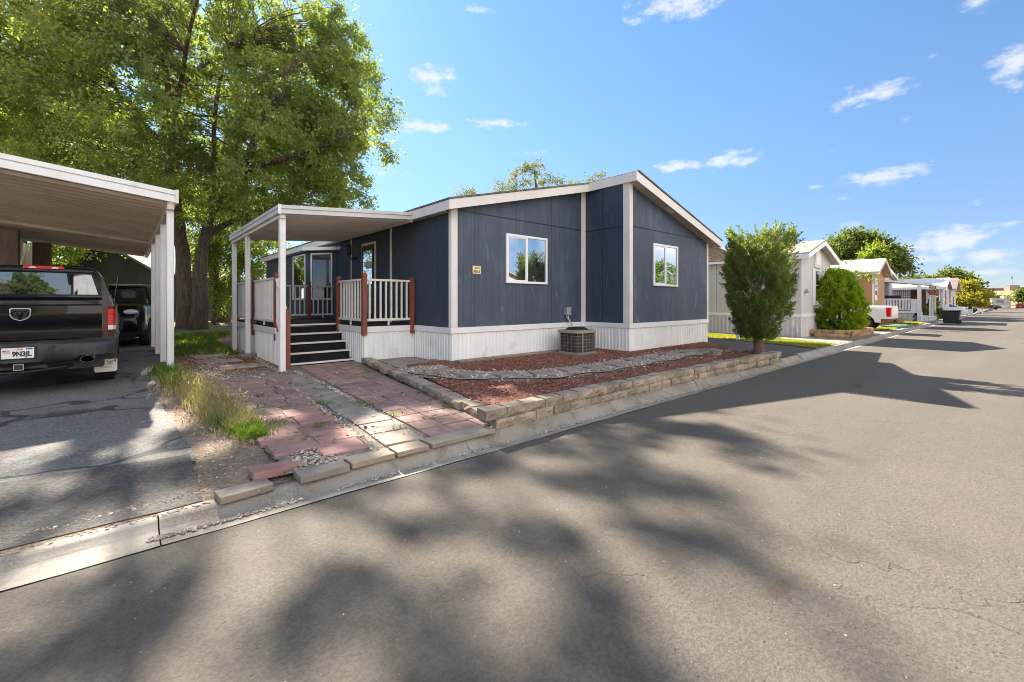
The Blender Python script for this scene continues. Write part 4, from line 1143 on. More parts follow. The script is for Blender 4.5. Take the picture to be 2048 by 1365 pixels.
for k in range(0, 40, 2):
    p = ring[k]; q.tube([(c0[0] + p[0], c0[1] + p[1], c0[2] + 0.05), (c0[0] + p[0], c0[1] + p[1], c0[2] + 0.51)], 0.0028, 5)
q.build('wire_guard', A['ac_tan'], ac)
q = MB()
for k in (4, 14, 24, 34):
    p = rsq(0.378, 40)[k]; q.obox((c0[0] + p[0], c0[1] + p[1], c0[2] + 0.28), (0.022, 0.022, 0.5), Matrix.Rotation(2 * math.pi * k / 40 + 0.4, 3, 'Z'))
q.build('corner_strip', A['ac_tan'], ac)
# ------------------------------------------------------------------ plants
def unit(n):
    v = RNG.normal(size=(n, 3)); return v / np.linalg.norm(v, axis=1, keepdims=True)

def leaf_quads(P, D, length, width, roll=None):
    """rhombic leaves at P pointing along D"""
    n = len(P)
    ref = unit(n)
    S = np.cross(D, ref); S /= (np.linalg.norm(S, axis=1, keepdims=True) + 1e-9)
    L = (np.asarray(length) if np.ndim(length) else np.full(n, length))[:, None]
    W = (np.asarray(width) if np.ndim(width) else np.full(n, width))[:, None]
    V = np.stack([P, P + D * L * 0.45 + S * W * 0.5, P + D * L, P + D * L * 0.45 - S * W * 0.5], axis=1)
    return V.reshape(-1, 3), np.arange(n * 4).reshape(n, 4)

def crown_leaves(C, rad, n_per, size, droop=0.35, flat=0.75, aspect=0.55):
    C = np.asarray(C); k = len(C)
    rad = np.asarray(rad)
    idx = np.repeat(np.arange(k), n_per)
    n = len(idx)
    # twigs first, leaves along the twigs: gives the small sprays one sees against the sky
    tw = max(1, n_per // 9)
    tid = idx * tw + RNG.integers(0, tw, n)
    TD = unit(k * tw); TD[:, 2] = TD[:, 2] * 0.7 - droop * 0.5; TD /= np.linalg.norm(TD, axis=1, keepdims=True)
    TL = RNG.uniform(0.35, 1.15, k * tw)
    t = RNG.uniform(0.15, 1.0, n) ** 0.8
    P = C[idx] + TD[tid] * (TL[tid] * t * rad[idx])[:, None] * 1.25 + RNG.normal(size=(n, 3)) * (0.09 * rad[idx])[:, None]
    D = TD[tid] * 0.7 + unit(n) * 0.9; D[:, 2] -= droop; D /= np.linalg.norm(D, axis=1, keepdims=True)
    L = size * RNG.uniform(0.7, 1.35, n)
    return leaf_quads(P, D, L, L * aspect)

def pick_limbs(limbs):
    out = []
    for pts, rads in limbs:
        for i in range(len(pts) - 1):
            for t in (0, 0.33, 0.66):
                out.append((pts[i].lerp(pts[i + 1], t), rads[i] * (1 - t) + rads[i + 1] * t))
    return out

def smooth_path(pts, rads, k=4):
    P, Q = [], []
    n = len(pts)
    for i in range(n - 1):
        p0, p1, p2, p3 = pts[max(i - 1, 0)], pts[i], pts[i + 1], pts[min(i + 2, n - 1)]
        for j in range(k):
            t = j / k
            P.append(0.5 * ((2 * p1) + (p2 - p0) * t + (2 * p0 - 5 * p1 + 4 * p2 - p3) * t * t + (3 * p1 - p0 - 3 * p2 + p3) * t ** 3)); Q.append(rads[i] * (1 - t) + rads[i + 1] * t)
    P.append(pts[-1]); Q.append(rads[-1])
    return P, Q

def tree(name, label, base, limbs, C, rad, n_per, size, leaf, bark='bark', group=None, cat='tree', twig_r=0.035, droop=0.35, branch=1.0, sides=8, aspect=0.55, shafts=None):
    root = thing(name, label, cat, base, group=group)
    m = MB(); m.smooth = True
    for pts, rads in limbs:
        P, Q = smooth_path(pts, rads)
        P = [p + Vector(mnoise.noise_vector(p * 1.3)) * q * 0.25 for p, q in zip(P, Q)]
        m.tube(P, Q, sides)
    nodes = pick_limbs(limbs)
    for c, r in zip(C, rad):
        if random.random() > branch: continue
        c = Vector(c)
        best = min(nodes, key=lambda nd: (nd[0] - c).length + max(0, nd[0].z - c.z) * 0.8)
        a = best[0]
        if (a - c).length > 14: continue
        mid = a.lerp(c, 0.5) + Vector((0, 0, 0.12 * (c - a).length)) + Vector(mnoise.noise_vector(c * 3)) * 0.25
        r0 = min(best[1] * 0.6, twig_r * (0.5 + 0.22 * (a - c).length))
        P, Q = smooth_path([a, mid, c], [r0, r0 * 0.6, max(0.008, r0 * 0.25)], 3)
        m.tube(P, Q, 5, False)
        for j in range(2):
            e = c + Vector(RNG.normal(size=3)) * r * 0.6
            m.tube([c, c.lerp(e, 0.5) + Vector((0, 0, 0.05)), e], [max(0.007, r0 * 0.22), 0.007, 0.004], 4, False)
    m.build('trunk', A[bark], root)
    V, Q = crown_leaves(C, rad, n_per, size, droop, aspect=aspect)
    if shafts:                      # leaves removed along the sun's direction to let light flecks onto the street
        V4 = V.reshape(-1, 4, 3); P0 = V4[:, 0]
        XS_, YS_ = P0[:, 0] - .16 * P0[:, 2], P0[:, 1] - 1.22 * P0[:, 2]
        g = np.array([mnoise.noise(Vector((x * 2.5, y * 1.8, 8.3))) + 0.35 * mnoise.noise(Vector((x * 1.1, y * 0.8, 2.1))) for x, y in zip(XS_, YS_)])
        V = V4[(g < np.where(XS_ < 0.7, shafts - 0.12, shafts)) | (YS_ > 7.5)].reshape(-1, 3); Q = np.arange(len(V)).reshape(-1, 4)
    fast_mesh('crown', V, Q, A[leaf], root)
    return root

def clumps_in(center, radii, n, seed, hollow=0.25, thresh=-0.12, nscale=0.33, zcut=None):
    out = []; rs = random.Random(seed); c = Vector(center)
    tries = 0
    while len(out) < n and tries < n * 60:
        tries += 1
        v = Vector((rs.gauss(0, 1), rs.gauss(0, 1), rs.gauss(0, 1))).normalized() * (rs.uniform(hollow, 1) ** 0.5)
        w = 1 + 0.22 * mnoise.noise(v * 1.9 + Vector((seed, 0, 0)))
        p = c + Vector((v.x * radii[0], v.y * radii[1], v.z * radii[2])) * w
        if zcut and p.z < zcut(p): continue
        if mnoise.noise(p * nscale + Vector((seed * 1.7, 3, 1))) < thresh: continue
        out.append(p)
    return out

def T(*uvd): return [at(u, v, d) for u, v, d in uvd]

# the big elm behind the porch: two fused stems, spreading limbs
elm_limbs = [
    (T((374,668,21.5),(371,600,21.5),(364,500,21.6),(351,400,21.7),(347,300,21.6),(338,200,21.5),(330,110,21.3),(335,20,21.0),(345,-90,20.6)), [.52,.38,.30,.24,.19,.14,.10,.07,.04]),
    (T((398,668,21.3),(399,600,21.2),(404,510,21.0),(418,440,20.8),(446,395,20.4),(478,345,19.8),(510,270,19.2),(545,180,18.5)), [.46,.34,.26,.20,.16,.12,.08,.04]),
    (T((349,300,21.6),(300,262,21.0),(250,205,20.2),(195,120,19.4),(110,20,18.6),(60,-60,18)), [.15,.12,.10,.08,.06,.03]),
    (T((418,440,20.8),(428,350,20.5),(428,260,20.0),(440,160,19.2),(470,60,18.2)), [.14,.11,.09,.07,.03]),
    (T((478,345,19.8),(540,325,19.6),(620,300,19.4),(700,270,19.2)), [.17,.13,.09,.04]),
    (T((404,480,21.0),(450,450,21.8),(520,420,22.6),(620,395,23.4)), [.18,.14,.1,.04]),
    (T((338,200,21.5),(420,120,22.8),(520,60,24),(620,40,25)), [.14,.11,.08,.04]),
    (T((351,400,21.7),(270,340,23),(180,290,24.5),(90,270,26)), [.2,.15,.1,.05]),
    (T((345,300,21.6),(360,180,18.5),(380,60,15.8),(420,-90,13.8)), [.11,.09,.06,.03]),
    (T((462,372,20.0),(500,318,18.9),(520,250,18.4),(562,200,17.6),(570,130,17.2)), [.10,.08,.06,.04,.02]),
]
ec = at(385, 160, 21.0)
C1 = clumps_in(ec, (9.1, 8.3, 8.6), 1250, 11, 0.15, -0.19, 0.38, zcut=lambda p: 4.6 + 0.0 * p.x)
right = T((700,120,20),(735,200,20.5),(740,250,20.5),(725,170,19),(690,240,18.5),(720,300,20),(700,350,20.5),(735,385,21),(660,370,20.5),(610,340,19.8),(650,400,22),(755,405,22),(700,405,22),(640,280,18),(600,230,17),(560,350,20),(520,385,20.5),(740,330,21),(760,215,21.5),(700,60,20),(660,20,19),(500,350,20),(300,330,20),(260,345,19.5),(200,330,20),(330,350,20.5),(240,310,20),(160,300,21),(390,380,20.5),(440,330,19.5),(480,400,21),(560,400,22),(600,405,22.5))
def sunny(p):                      # clumps cut from the crown to keep this part of the street sunlit
    xs, ys_ = p.x - .16 * p.z, p.y - 1.22 * p.z
    if ys_ < -0.4 and xs > 0.3: return True
    if xs > 1.96 + (ys_ - .54) * .448 and ys_ < 2.37 - (xs - 2.78) * 1.234: return random.random() < 0.92
    if xs > 4.8 and 2.2 - (xs - 4.8) * .5 < ys_ < 3.2: return random.random() < 0.8
    return False
C1 = [p for p in C1 if not sunny(p)]
C1 += [p + Vector((-.45, .35, 0)) for p in right]
rc_ = at(655, 215, 20.5); C1 += clumps_in(rc_, (1.7, 2.2, 5.2), 120, 12, 0.1, -0.25, 0.5)
tree('elm_tree', 'huge leafy elm with a dark double trunk rising between carport and porch', (ec.x, ec.y, 0),
     elm_limbs, C1, [random.uniform(0.5, 0.85) for _ in C1], 265, 0.135, 'leaf', droop=0.4, twig_r=0.018, branch=0.6, shafts=0.125)
# companion on the left, behind the carport
b2 = at(40, 600, 27.0)
l2 = [([Vector((b2.x, b2.y, 0)), Vector((b2.x + .1, b2.y, 4)), Vector((b2.x - .2, b2.y, 8)), Vector((b2.x, b2.y, 13))], [.4, .3, .22, .08])]
C2 = clumps_in((b2.x, b2.y, 9.6), (6.5, 5.0, 7.2), 190, 23, 0.25, -0.2, 0.3, zcut=lambda p: 3.4)
tree('leafy_tree', 'green leafy tree crown at the far left above the carport roof', (b2.x, b2.y, 0), l2, C2, [random.uniform(0.8, 1.3) for _ in C2], 210, 0.18, 'leaf_bright')
# two leaning stems behind the elm with a low crown
b3 = at(436, 640, 29.0)
l3 = [(T((428,644,29),(428,590,29),(430,520,29),(445,440,29)), [.42,.34,.27,.15]), (T((446,644,29),(462,580,28.8),(482,510,28.6),(510,430,28.4)), [.45,.36,.3,.18])]
C3 = clumps_in((at(455, 470, 29).x, at(455, 470, 29).y, 6.0), (3.6, 3.2, 3.4), 90, 31, 0.1, -0.3, 0.4, zcut=lambda p: 2.5)
tree('leafy_tree', 'tree with two leaning trunks and low green crown behind the elm', (b3.x, b3.y, 0), l3, C3, [random.uniform(0.6, 1.0) for _ in C3], 190, 0.16, 'leaf')
def bushy(name, label, u, v, d, w, h, n, n_per, size, leaf, seed, z0=0.2, cat='shrub', group=None, bark='bark', asp=0.55, droop=0.2):
    b = at(u, v, d); g = drop(b.x) if b.x > 30 else 0
    C = clumps_in((b.x, b.y, g + z0 + h / 2), (w / 2, w / 2, h / 2), n, seed, 0.2, -0.35, 0.6)
    limbs = [([Vector((b.x, b.y, g - 0.05)), Vector((b.x + .05, b.y, g + z0 + h * .4)), Vector((b.x, b.y + .05, g + z0 + h * .75))], [0.035 + .012 * h, 0.03 + .008 * h, 0.012])]
    return tree(name, label, (b.x, b.y, g), limbs, C, [random.uniform(.16, .26) * (w + h) / 2 for _ in C], n_per, size, leaf, bark, group, cat, droop=droop, sides=6, aspect=asp, branch=0.6)
bushy('leafy_shrub', 'sunlit bright green shrub between elm trunk and porch post', 428, 640, 25.5, 2.2, 5.6, 46, 150, 0.13, 'leaf_bright', 41, 0.6)
bushy('leafy_shrub', 'dark green shrub right behind the outer porch posts', 492, 640, 27.0, 2.6, 5.2, 50, 150, 0.14, 'leaf', 42, 0.4)
bushy('leafy_shrub', 'bright green leafy shrub glimpsed under the carport behind the pickup roof', 105, 560, 30.0, 3.6, 3.2, 40, 140, 0.15, 'leaf_bright', 43, 2.4)

# slim tree rising behind the navy home, seen over its roof
bt = at(1085, 600, 37.0)
CT = [at(u, v, 37 + random.uniform(-1.5, 1.5)) for u, v in ((1035,348),(1060,335),(1050,365),(1075,345),(1085,365),(1100,355),(1120,362),(1010,372),(1030,378),(1065,380),(1090,382),(1120,380),(1140,375),(1160,372),(1000,385),(1185,360),(1200,352),(1060,395),(1110,395),(940,385),(925,388),(1080,410),(1040,405),(1075,330),(1050,338),(1135,392),(1025,360))]
lt = [([Vector((bt.x, bt.y, 0)), at(1085, 480, 37), at(1075, 400, 37), at(1068, 335, 37)], [.28, .2, .13, .03])]
tree('slender_tree', 'olive green treetop showing above the navy home roof', (bt.x, bt.y, 0), lt, CT, [random.uniform(.6, .95) for _ in CT], 320, 0.13, 'leaf_olive', droop=0.2, branch=0.0)

# juniper standing in the block planter
JX, JY = 11.47, 4.02
jun = thing('juniper_tree', 'bushy upright juniper with bare reddish trunk in the block planter', 'juniper', (JX, JY, 0.05))
m = MB(); m.smooth = True
P, Q = smooth_path([Vector((JX, JY, -0.02)), Vector((JX + .01, JY, .25)), Vector((JX - .02, JY + .02, .6)), Vector((JX, JY, 1.5)), Vector((JX + .05, JY, 2.8))], [.145, .115, .09, .06, .02])
m.tube(P, Q, 10)
for k in range(46):
    a = random.uniform(0, 6.283); z0_ = random.uniform(0.55, 2.3); r_ = random.uniform(0.35, 0.78)
    s_ = Vector((JX, JY, z0_)); e = s_ + Vector((math.cos(a) * r_, math.sin(a) * r_, random.uniform(0.35, 0.8)))
    P, Q = smooth_path([s_, s_.lerp(e, .5) - Vector((0, 0, .06)), e], [.022, .014, .005], 3); m.tube(P, Q, 5, False)
m.build('trunk', A['bark_red'], jun)
def jr(z):
    return 0.86 * np.interp(z, [0.5, 0.7, 1.0, 1.5, 2.1, 2.7, 3.0, 3.2, 3.35], [0.42, 0.58, 0.68, 0.76, 0.80, 0.76, 0.64, 0.42, 0.2])
N = 2100
zz = RNG.uniform(0.42, 2.88, N); aa = RNG.uniform(0, 2 * math.pi, N)
rf = RNG.uniform(0.25, 1.0, N) ** 0.5
lump = np.array([1 + 0.18 * mnoise.noise(Vector((math.cos(a) * 2.2, math.sin(a) * 2.2, z * 2.4))) for a, z in zip(aa, zz)])
rr_ = jr(zz) * rf * lump
PC = np.stack([JX + np.cos(aa) * rr_, JY + np.sin(aa) * rr_, zz], 1)
keep = np.array([mnoise.noise(Vector(p) * 2.3) > -0.27 for p in PC]); PC = PC[keep]; aa = aa[keep]; zz = zz[keep]
PD = np.stack([np.cos(aa) * 0.55, np.sin(aa) * 0.55, np.full(len(aa), 0.85)], 1) + unit(len(aa)) * 0.4; PD /= np.linalg.norm(PD, axis=1, keepdims=True)
per = 48
idx = np.repeat(np.arange(len(PC)), per); n = len(idx)
t = RNG.uniform(0, 1, n)
plen = RNG.uniform(0.16, 0.30, len(PC)) * np.interp(zz, [0.5, 2.4, 3.1], [0.8, 0.95, 1.35])
Pp = PC[idx] + PD[idx] * (t * plen[idx])[:, None] + RNG.normal(size=(n, 3)) * (0.036 * (1.1 - t))[:, None]
Dd = PD[idx] * 0.9 + unit(n) * 0.65; Dd /= np.linalg.norm(Dd, axis=1, keepdims=True)
Ls = RNG.uniform(0.035, 0.075, n)
V, Qd = leaf_quads(Pp, Dd, Ls, Ls * 0.32)
fast_mesh('crown', V, Qd, A['juniper'], jun)

# round arborvitae in front of the grey house
AX, AY = 21.55, 4.62
arb = thing('arborvitae_bush', 'round bright green arborvitae bush in an ochre block planter', 'bush', (AX, AY, 0))
m = MB(); m.smooth = True
for k in range(7):
    a = k * 0.9; m.tube([(AX + .1 * math.cos(a), AY + .1 * math.sin(a), -0.03), (AX + .22 * math.cos(a), AY + .22 * math.sin(a), .5), (AX + .5 * math.cos(a), AY + .5 * math.sin(a), 1.4)], [.06, .05, .02], 6)
m.build('trunk', A['bark'], arb)
N = 540
th = RNG.uniform(0, 2 * math.pi, N); cz = RNG.uniform(-0.95, 1, N)
lump = np.array([1 + 0.16 * mnoise.noise(Vector((math.cos(a) * 1.8, math.sin(a) * 1.8, c * 1.9))) for a, c in zip(th, cz)])
cz = RNG.uniform(0.2, 2.45, N)
rad_ = np.interp(cz, [.2, .45, .9, 1.4, 1.9, 2.3, 2.62], [.40, .74, .90, .80, .60, .36, .10]) * lump * RNG.uniform(0.7, 1.0, N)
PC = np.stack([AX + np.cos(th) * rad_, AY + np.sin(th) * rad_, cz], 1)
ctr = np.array([AX, AY, 0.9])
PD = (PC - ctr); PD /= np.linalg.norm(PD, axis=1, keepdims=True); PD[:, 2] += 0.5; PD /= np.linalg.norm(PD, axis=1, keepdims=True)
per = 120; idx = np.repeat(np.arange(N), per); n = len(idx)
Pp = PC[idx] + PD[idx] * RNG.uniform(-.06, .20, n)[:, None] + RNG.normal(size=(n, 3)) * 0.047
Dd = PD[idx] + unit(n) * 0.7; Dd /= np.linalg.norm(Dd, axis=1, keepdims=True)
Ls = RNG.uniform(0.05, 0.09, n)
V, Qd = leaf_quads(Pp, Dd, Ls, Ls * 0.5); fast_mesh('crown', V, Qd, A['arbor'], arb)

# trees further along the street
def far_tree(name, label, u, vb, d, crowns, n_per, size, leaf, seed, z0=0, group=None, rad=(0.8, 1.3), droop=0.1):
    b = at(u, vb, d); g = drop(b.x)
    C = []
    for (cu, cv, cd, hw, hh, n) in crowns:
        c = at(cu, cv, cd); C += clumps_in(c, (hw * cd / FPX, hw * cd / FPX, hh * cd / FPX), n, seed + n, 0.1, -0.3, 0.5)
    limbs = []
    for (cu, cv, cd, hw, hh, n) in crowns:
        c = at(cu, cv, cd); limbs.append(([Vector((b.x, b.y, g - .05)), Vector((b.x, b.y, g)).lerp(c, .45) + Vector((0, 0, .5)), c], [.02 * d * .25, .015 * d * .25, .004 * d * .25]))
    return tree(name, label, (b.x, b.y, g), limbs, C, [random.uniform(*rad) for _ in C], n_per, size, leaf, group=group, droop=droop, sides=6, branch=0.5)
far_tree('street_tree', 'large dark green tree above the white and tan roofs', 1735, 610, 46, [(1690,500,46,28,24,26),(1722,482,46,22,26,26),(1700,535,45,40,20,22),(1760,505,46,30,26,30),(1790,528,46,26,20,20)], 260, 0.25, 'leaf_far', 51)
far_tree('street_tree', 'bright green tree part right of the large dark one, over the tan roof', 1752, 612, 42, [(1752,522,42,22,26,26),(1760,500,42,16,14,10)], 260, 0.2, 'leaf_bright', 53, rad=(.6, .9))
far_tree('street_tree', 'dark green tree behind the yellow-leaved tree', 1920, 615, 80, [(1905,560,80,26,18,30),(1938,572,80,20,16,24),(1955,590,78,14,12,12)], 130, 0.5, 'leaf_far', 55, rad=(1.0, 1.5))
far_tree('street_tree', 'low hedge-like green treetops behind the grey house roof', 1845, 610, 70, [(1845,562,70,18,6,12),(1822,560,70,10,5,7)], 110, 0.4, 'leaf_far', 57, rad=(.6, 1.0))
far_tree('yellow_tree', 'yellow-green tree overhanging the parked white cars', 1932, 622, 55, [(1925,590,55,26,16,34),(1940,600,54,28,12,30),(1912,605,55,14,12,14),(1925,572,55,18,10,14),(1958,602,54,14,8,12)], 330, 0.19, 'leaf_yellow', 59, rad=(.6, 1.0))
far_tree('street_tree', 'green tree at the far right end of the street', 2062, 618, 105, [(2062,590,105,20,14,26)], 120, 0.6, 'leaf_far', 61, rad=(1.0, 1.5))
far_tree('hill_bush', 'round bright bush at the foot of the dry hill', 2000, 606, 165, [(2000,597,165,11,6,14)], 120, 0.7, 'leaf_bright', 63, rad=(.9, 1.3))
far_tree('hill_bush', 'small dark bushes left of the far trailer', 1976, 606, 160, [(1974,598,160,10,7,12)], 110, 0.7, 'leaf_far', 64, rad=(.9, 1.3))
sp = at(1700, 610, 24.5)
CS = [at(u, v, 24.5 + random.uniform(-.5, .5)) for u, v in ((1668,548),(1680,540),(1692,552),(1705,545),(1715,538),(1725,552),(1660,556),(1735,548),(1745,558),(1700,528),(1688,560),(1712,562))]
tree('sapling', 'thin pale green sapling over the arborvitae bush', (sp.x, sp.y, 0), [([Vector((sp.x, sp.y, 0)), at(1700, 590, 24.5), at(1702, 535, 24.5)], [.04, .03, .01])], CS, [.36] * len(CS), 60, 0.10, 'leaf_bright', droop=0.1)

# ------------------------------------------------------------------ grass, weeds, stones and chips
def in_poly(x, y, poly):
    c = False; j = len(poly) - 1
    for i in range(len(poly)):
        xi, yi = poly[i]; xj, yj = poly[j]
        if (yi > y) != (yj > y) and x < (xj - xi) * (y - yi) / (yj - yi) + xi: c = not c
        j = i
    return c
def scatter(poly, n):
    xs = [p[0] for p in poly]; ys = [p[1] for p in poly]; out = []
    while len(out) < n:
        x, y = RNG.uniform(min(xs), max(xs)), RNG.uniform(min(ys), max(ys))
        if in_poly(x, y, poly): out.append((x, y))
    return np.array(out)
def blades(name, P, h, w, lean, mat_, z=0.0, hvar=0.4, label=None):
    """bent grass blades rooted at P (x, y)"""
    n = len(P); B = np.column_stack([P, np.full(n, z)]) if P.shape[1] == 2 else P
    a = RNG.uniform(0, 2 * math.pi, n); L = np.stack([np.cos(a), np.sin(a), np.zeros(n)], 1); S = np.stack([-np.sin(a), np.cos(a), np.zeros(n)], 1)
    b = RNG.uniform(0, 2 * math.pi, n); S = np.stack([np.cos(b), np.sin(b), np.zeros(n)], 1)
    H = (np.asarray(h) * RNG.uniform(1 - hvar, 1 + hvar, n))[:, None]; l = (lean * RNG.uniform(0.1, 1.0, n))[:, None]
    up = np.array([0, 0, 1.0])
    M1 = B + up * H * 0.55 + L * H * l * 0.35; M2 = B + up * H * 0.95 + L * H * l
    V = np.stack([B - S * w / 2, B + S * w / 2, M1 - S * w * .4, M1 + S * w * .4, M2], 1).reshape(-1, 3)
    o = np.arange(n)[:, None] * 5
    F_ = np.concatenate([o + [0, 1, 3], o + [0, 3, 2], o + [2, 3, 4]], 1).reshape(-1, 3)
    ob = fast_mesh(name, V, F_, mat_)
    return tag(ob, label, kind='stuff')
def along(pts, n, w, noise_amp=0.0, dens=None):
    P = [Vector((*p, 0)) for p in pts]; seg = [(P[i+1]-P[i]).length for i in range(len(P)-1)]; tot = sum(seg); out = []
    for _ in range(n):
        s_ = RNG.uniform(0, tot); i = 0
        while i < len(seg)-1 and s_ > seg[i]: s_ -= seg[i]; i += 1
        d = (P[i+1]-P[i]).normalized(); nn = Vector((-d.y, d.x, 0)); ww = w[i] if hasattr(w, '__len__') else w
        p = P[i] + d * s_ + nn * float(np.clip(RNG.normal(0, 0.33), -1, 1)) * ww
        out.append((p.x, p.y))
    return np.array(out)
wg = along([(0.55, 10.7), (0.62, 9.4), (0.74, 8.2)], 1500, 0.26); wg2 = along([(0.86, 6.0), (0.93, 5.2), (0.98, 4.82)], 1700, [0.26, 0.2])
blades('grass', np.concatenate([wg, wg2]), np.concatenate([np.full(len(wg), 0.20), np.full(len(wg2), 0.11)]), 0.009, 0.9, A['weed'], 0.0, label='tall green weeds growing along the driveway edge')
dg = along([(0.60, 9.4), (0.72, 8.2), (0.83, 7.0), (0.88, 6.0), (0.93, 5.2)], 4200, [0.25, 0.32, 0.34, 0.25])
blades('dry_grass', dg, 0.16, 0.006, 0.8, A['straw'], 0.0, label='dry straw-coloured grass between driveway and red pavers')
dm = along([(0.55, 9.0), (0.62, 7.6), (0.72, 6.4), (0.80, 5.3), (0.95, 4.7)], 2600, 0.36)
blades('dry_grass', dm, 0.03, 0.010, 2.6, A['litter'], 0.004, label='flattened dead grass along the driveway edge')
# seed heads over the dry grass
sh = along([(0.70, 8.4), (0.83, 7.0), (0.92, 5.9)], 420, 0.3)
SP = np.column_stack([sh, RNG.uniform(0.12, 0.27, len(sh))]); sd_ = unit(len(sh)); sd_[:, 2] = np.abs(sd_[:, 2]) + 0.8; sd_ /= np.linalg.norm(sd_, axis=1, keepdims=True)
V, Qd = leaf_quads(SP, sd_, RNG.uniform(.05, .085, len(sh)), 0.016); tag(fast_mesh('seed_heads', V, Qd, A['straw']), kind='stuff')
bgs = scatter([(0.9, 13.6), (2.1, 12.9), (2.3, 18), (3.6, 22), (1.3, 22), (1.0, 18)], 5200)
blades('grass', bgs, 0.15, 0.016, 0.8, A['weed'], 0.0, label='shaded green grass behind the porch')
LAWN = [(14.80, 3.64), (16.68, 3.62), (17.4, 5.0), (18.45, 8.9), (18.55, 20), (16.5, 20), (16.45, 7.6), (15.15, 4.2)]
lw = np.concatenate([scatter(LAWN, 21000), scatter([p for p in LAWN[:4]] + LAWN[-2:], 9000)])
blades('lawn', lw, 0.05, 0.017, 0.8, A['grass'], 0.0, label='sunlit lawn strip between the two driveways')
lw2 = np.concatenate([scatter([(26.9, 3.75), (29.2, 3.72), (29.5, 4.8), (27.4, 5.6)], 5000), scatter([(33.6, 3.7), (37.8, 3.6), (38.3, 4.6), (34, 5.2)], 6000)])
blades('lawn', lw2, 0.055, 0.022, 0.8, A['grass'], 0.0, label='sunlit lawn patches behind the white pickup')
WEED = [(618,757),(650,771),(522,793),(524,813),(576,815),(642,805),(544,844),(636,852),(736,812),(792,829),(796,858),(845,786),(893,814),(732,744),(560,850),(650,808),(720,806)]
WB = [(1098,735),(878,751),(1081,795),(1150,748),(1060,735)]
wp = []
for (u, v) in WEED + WB:
    p = on_ground(u, v, 0.10 if (u, v) in WB else 0.03); k = random.randint(14, 50)
    for _ in range(k): wp.append((p.x + random.gauss(0, .055), p.y + random.gauss(0, .05), p.z - 0.005))
blades('weeds', np.array(wp), 0.045, 0.008, 1.6, A['weed'], label='small green weeds sprouting from the paver joints')
fp = scatter([(20.4, 3.95), (23.3, 3.9), (23.3, 4.3), (20.4, 4.6)], 700)
blades('weeds', fp, 0.16, 0.03, 0.9, A['sunflower'], 0.08, label='low plants at the foot of the arborvitae')

def stones(name, P, s, mat_, z, label=None, flatness=0.65, elong=1.0):
    n = len(P); base = np.array([(1, 0, 0), (0, 1, 0), (-1, 0, 0), (0, -1, 0), (0, 0, 1), (0, 0, -1)], float)
    F0 = np.array([(0, 1, 4), (1, 2, 4), (2, 3, 4), (3, 0, 4), (1, 0, 5), (2, 1, 5), (3, 2, 5), (0, 3, 5)])
    B = np.repeat(base[None], n, 0) * RNG.uniform(0.65, 1.2, (n, 6, 1))
    S = np.asarray(s) * np.clip(RNG.lognormal(0, 0.35, n), 0.4, 1.7)
    B *= S[:, None, None]; B[:, :, 0] *= elong; B[:, :, 2] *= flatness
    a = RNG.uniform(0, 2 * math.pi, n); ca, sa = np.cos(a)[:, None], np.sin(a)[:, None]
    tl = RNG.normal(0, 0.3, n)[:, None]
    x, y_, z_ = B[:, :, 0], B[:, :, 1], B[:, :, 2]
    z2 = z_ + tl * x
    X = x * ca - y_ * sa + P[:, 0:1]; Y = x * sa + y_ * ca + P[:, 1:2]
    zz_ = z if np.ndim(z) == 0 else np.asarray(z)[:, None]
    Z = z2 + zz_ + (S * flatness * 0.35)[:, None]
    V = np.stack([X, Y, Z], 2).reshape(-1, 3)
    Fc = (np.arange(n)[:, None, None] * 6 + F0[None]).reshape(-1, 3)
    return tag(fast_mesh(name, V, Fc, mat_), label, kind='stuff')
gp = []
for i in range(len(GPATH) - 1):
    a, b = GPATH[i], GPATH[i + 1]; d = (b - a); L = d.length; d.normalize(); nn = Vector((-d.y, d.x, 0))
    for _ in range(int(430 * L)):
        p = a.lerp(b, random.random()) + nn * random.gauss(0, .22); gp.append((p.x, p.y))
stones('gravel', np.array(gp), 0.023, A['pebble'], 0.09, 'pale pebbles of the garden gravel path')
jl = np.concatenate([along([(1.70, 3.75), (1.9, 6.35), (2.0, 7.8), (1.7, 9.0)], 900, .06), along([(2.15, 3.75), (2.32, 5.8), (2.42, 7.4), (2.45, 9.0)], 800, .06),
                     along([(1.15, 8.6), (1.3, 10.2), (1.5, 12.2), (1.8, 14.5)], 2600, .55), along([(2.3, 9.0), (2.2, 9.6), (2.35, 12), (2.35, 14)], 700, .14), scatter([(1.0, 3.75), (1.4, 3.75), (1.30, 4.2), (1.1, 4.2)], 260), scatter([(3.95, 7.6), (4.5, 7.5), (5.3, 7.65), (4.2, 7.9)], 260)])
stones('gravel', jl, 0.013, A['pebble'], 0.012, 'small stones in the paver joints and along the porch')
gut = np.concatenate([along([(1.2, 3.48), (3.1, 3.47)], 300, .035), along([(3.4, 3.46), (8.5, 3.43), (11, 3.40)], 1500, .045), along([(0.1, 3.50), (1.0, 3.48)], 480, .05), along([(0.5, 4.0), (0.7, 5.0), (0.6, 7)], 200, .2), along([(3.2, 3.57), (10.5, 3.40)], 200, .01), along([(-2.6, 3.80), (0.5, 3.78)], 260, .05)])
stones('gravel', gut, 0.010, A['pebble'], -0.119 * (np.array([1.0 if p[1] < 3.58 and p[0] < 12 and abs(p[1] - lip(p[0])) < 0.17 else 0.0 for p in gut])), 'grit and small stones lying in the gutter')
rd = np.column_stack([RNG.uniform(-0.5, 9, 420), RNG.uniform(-0.2, 3.3, 420)])
stones('gravel', rd, 0.0045, A['pebble'], -0.121, 'loose grit scattered over the street')
mc = scatter(BED, 26000)
gpx = np.array([(p.x, p.y) for p in GPATH])
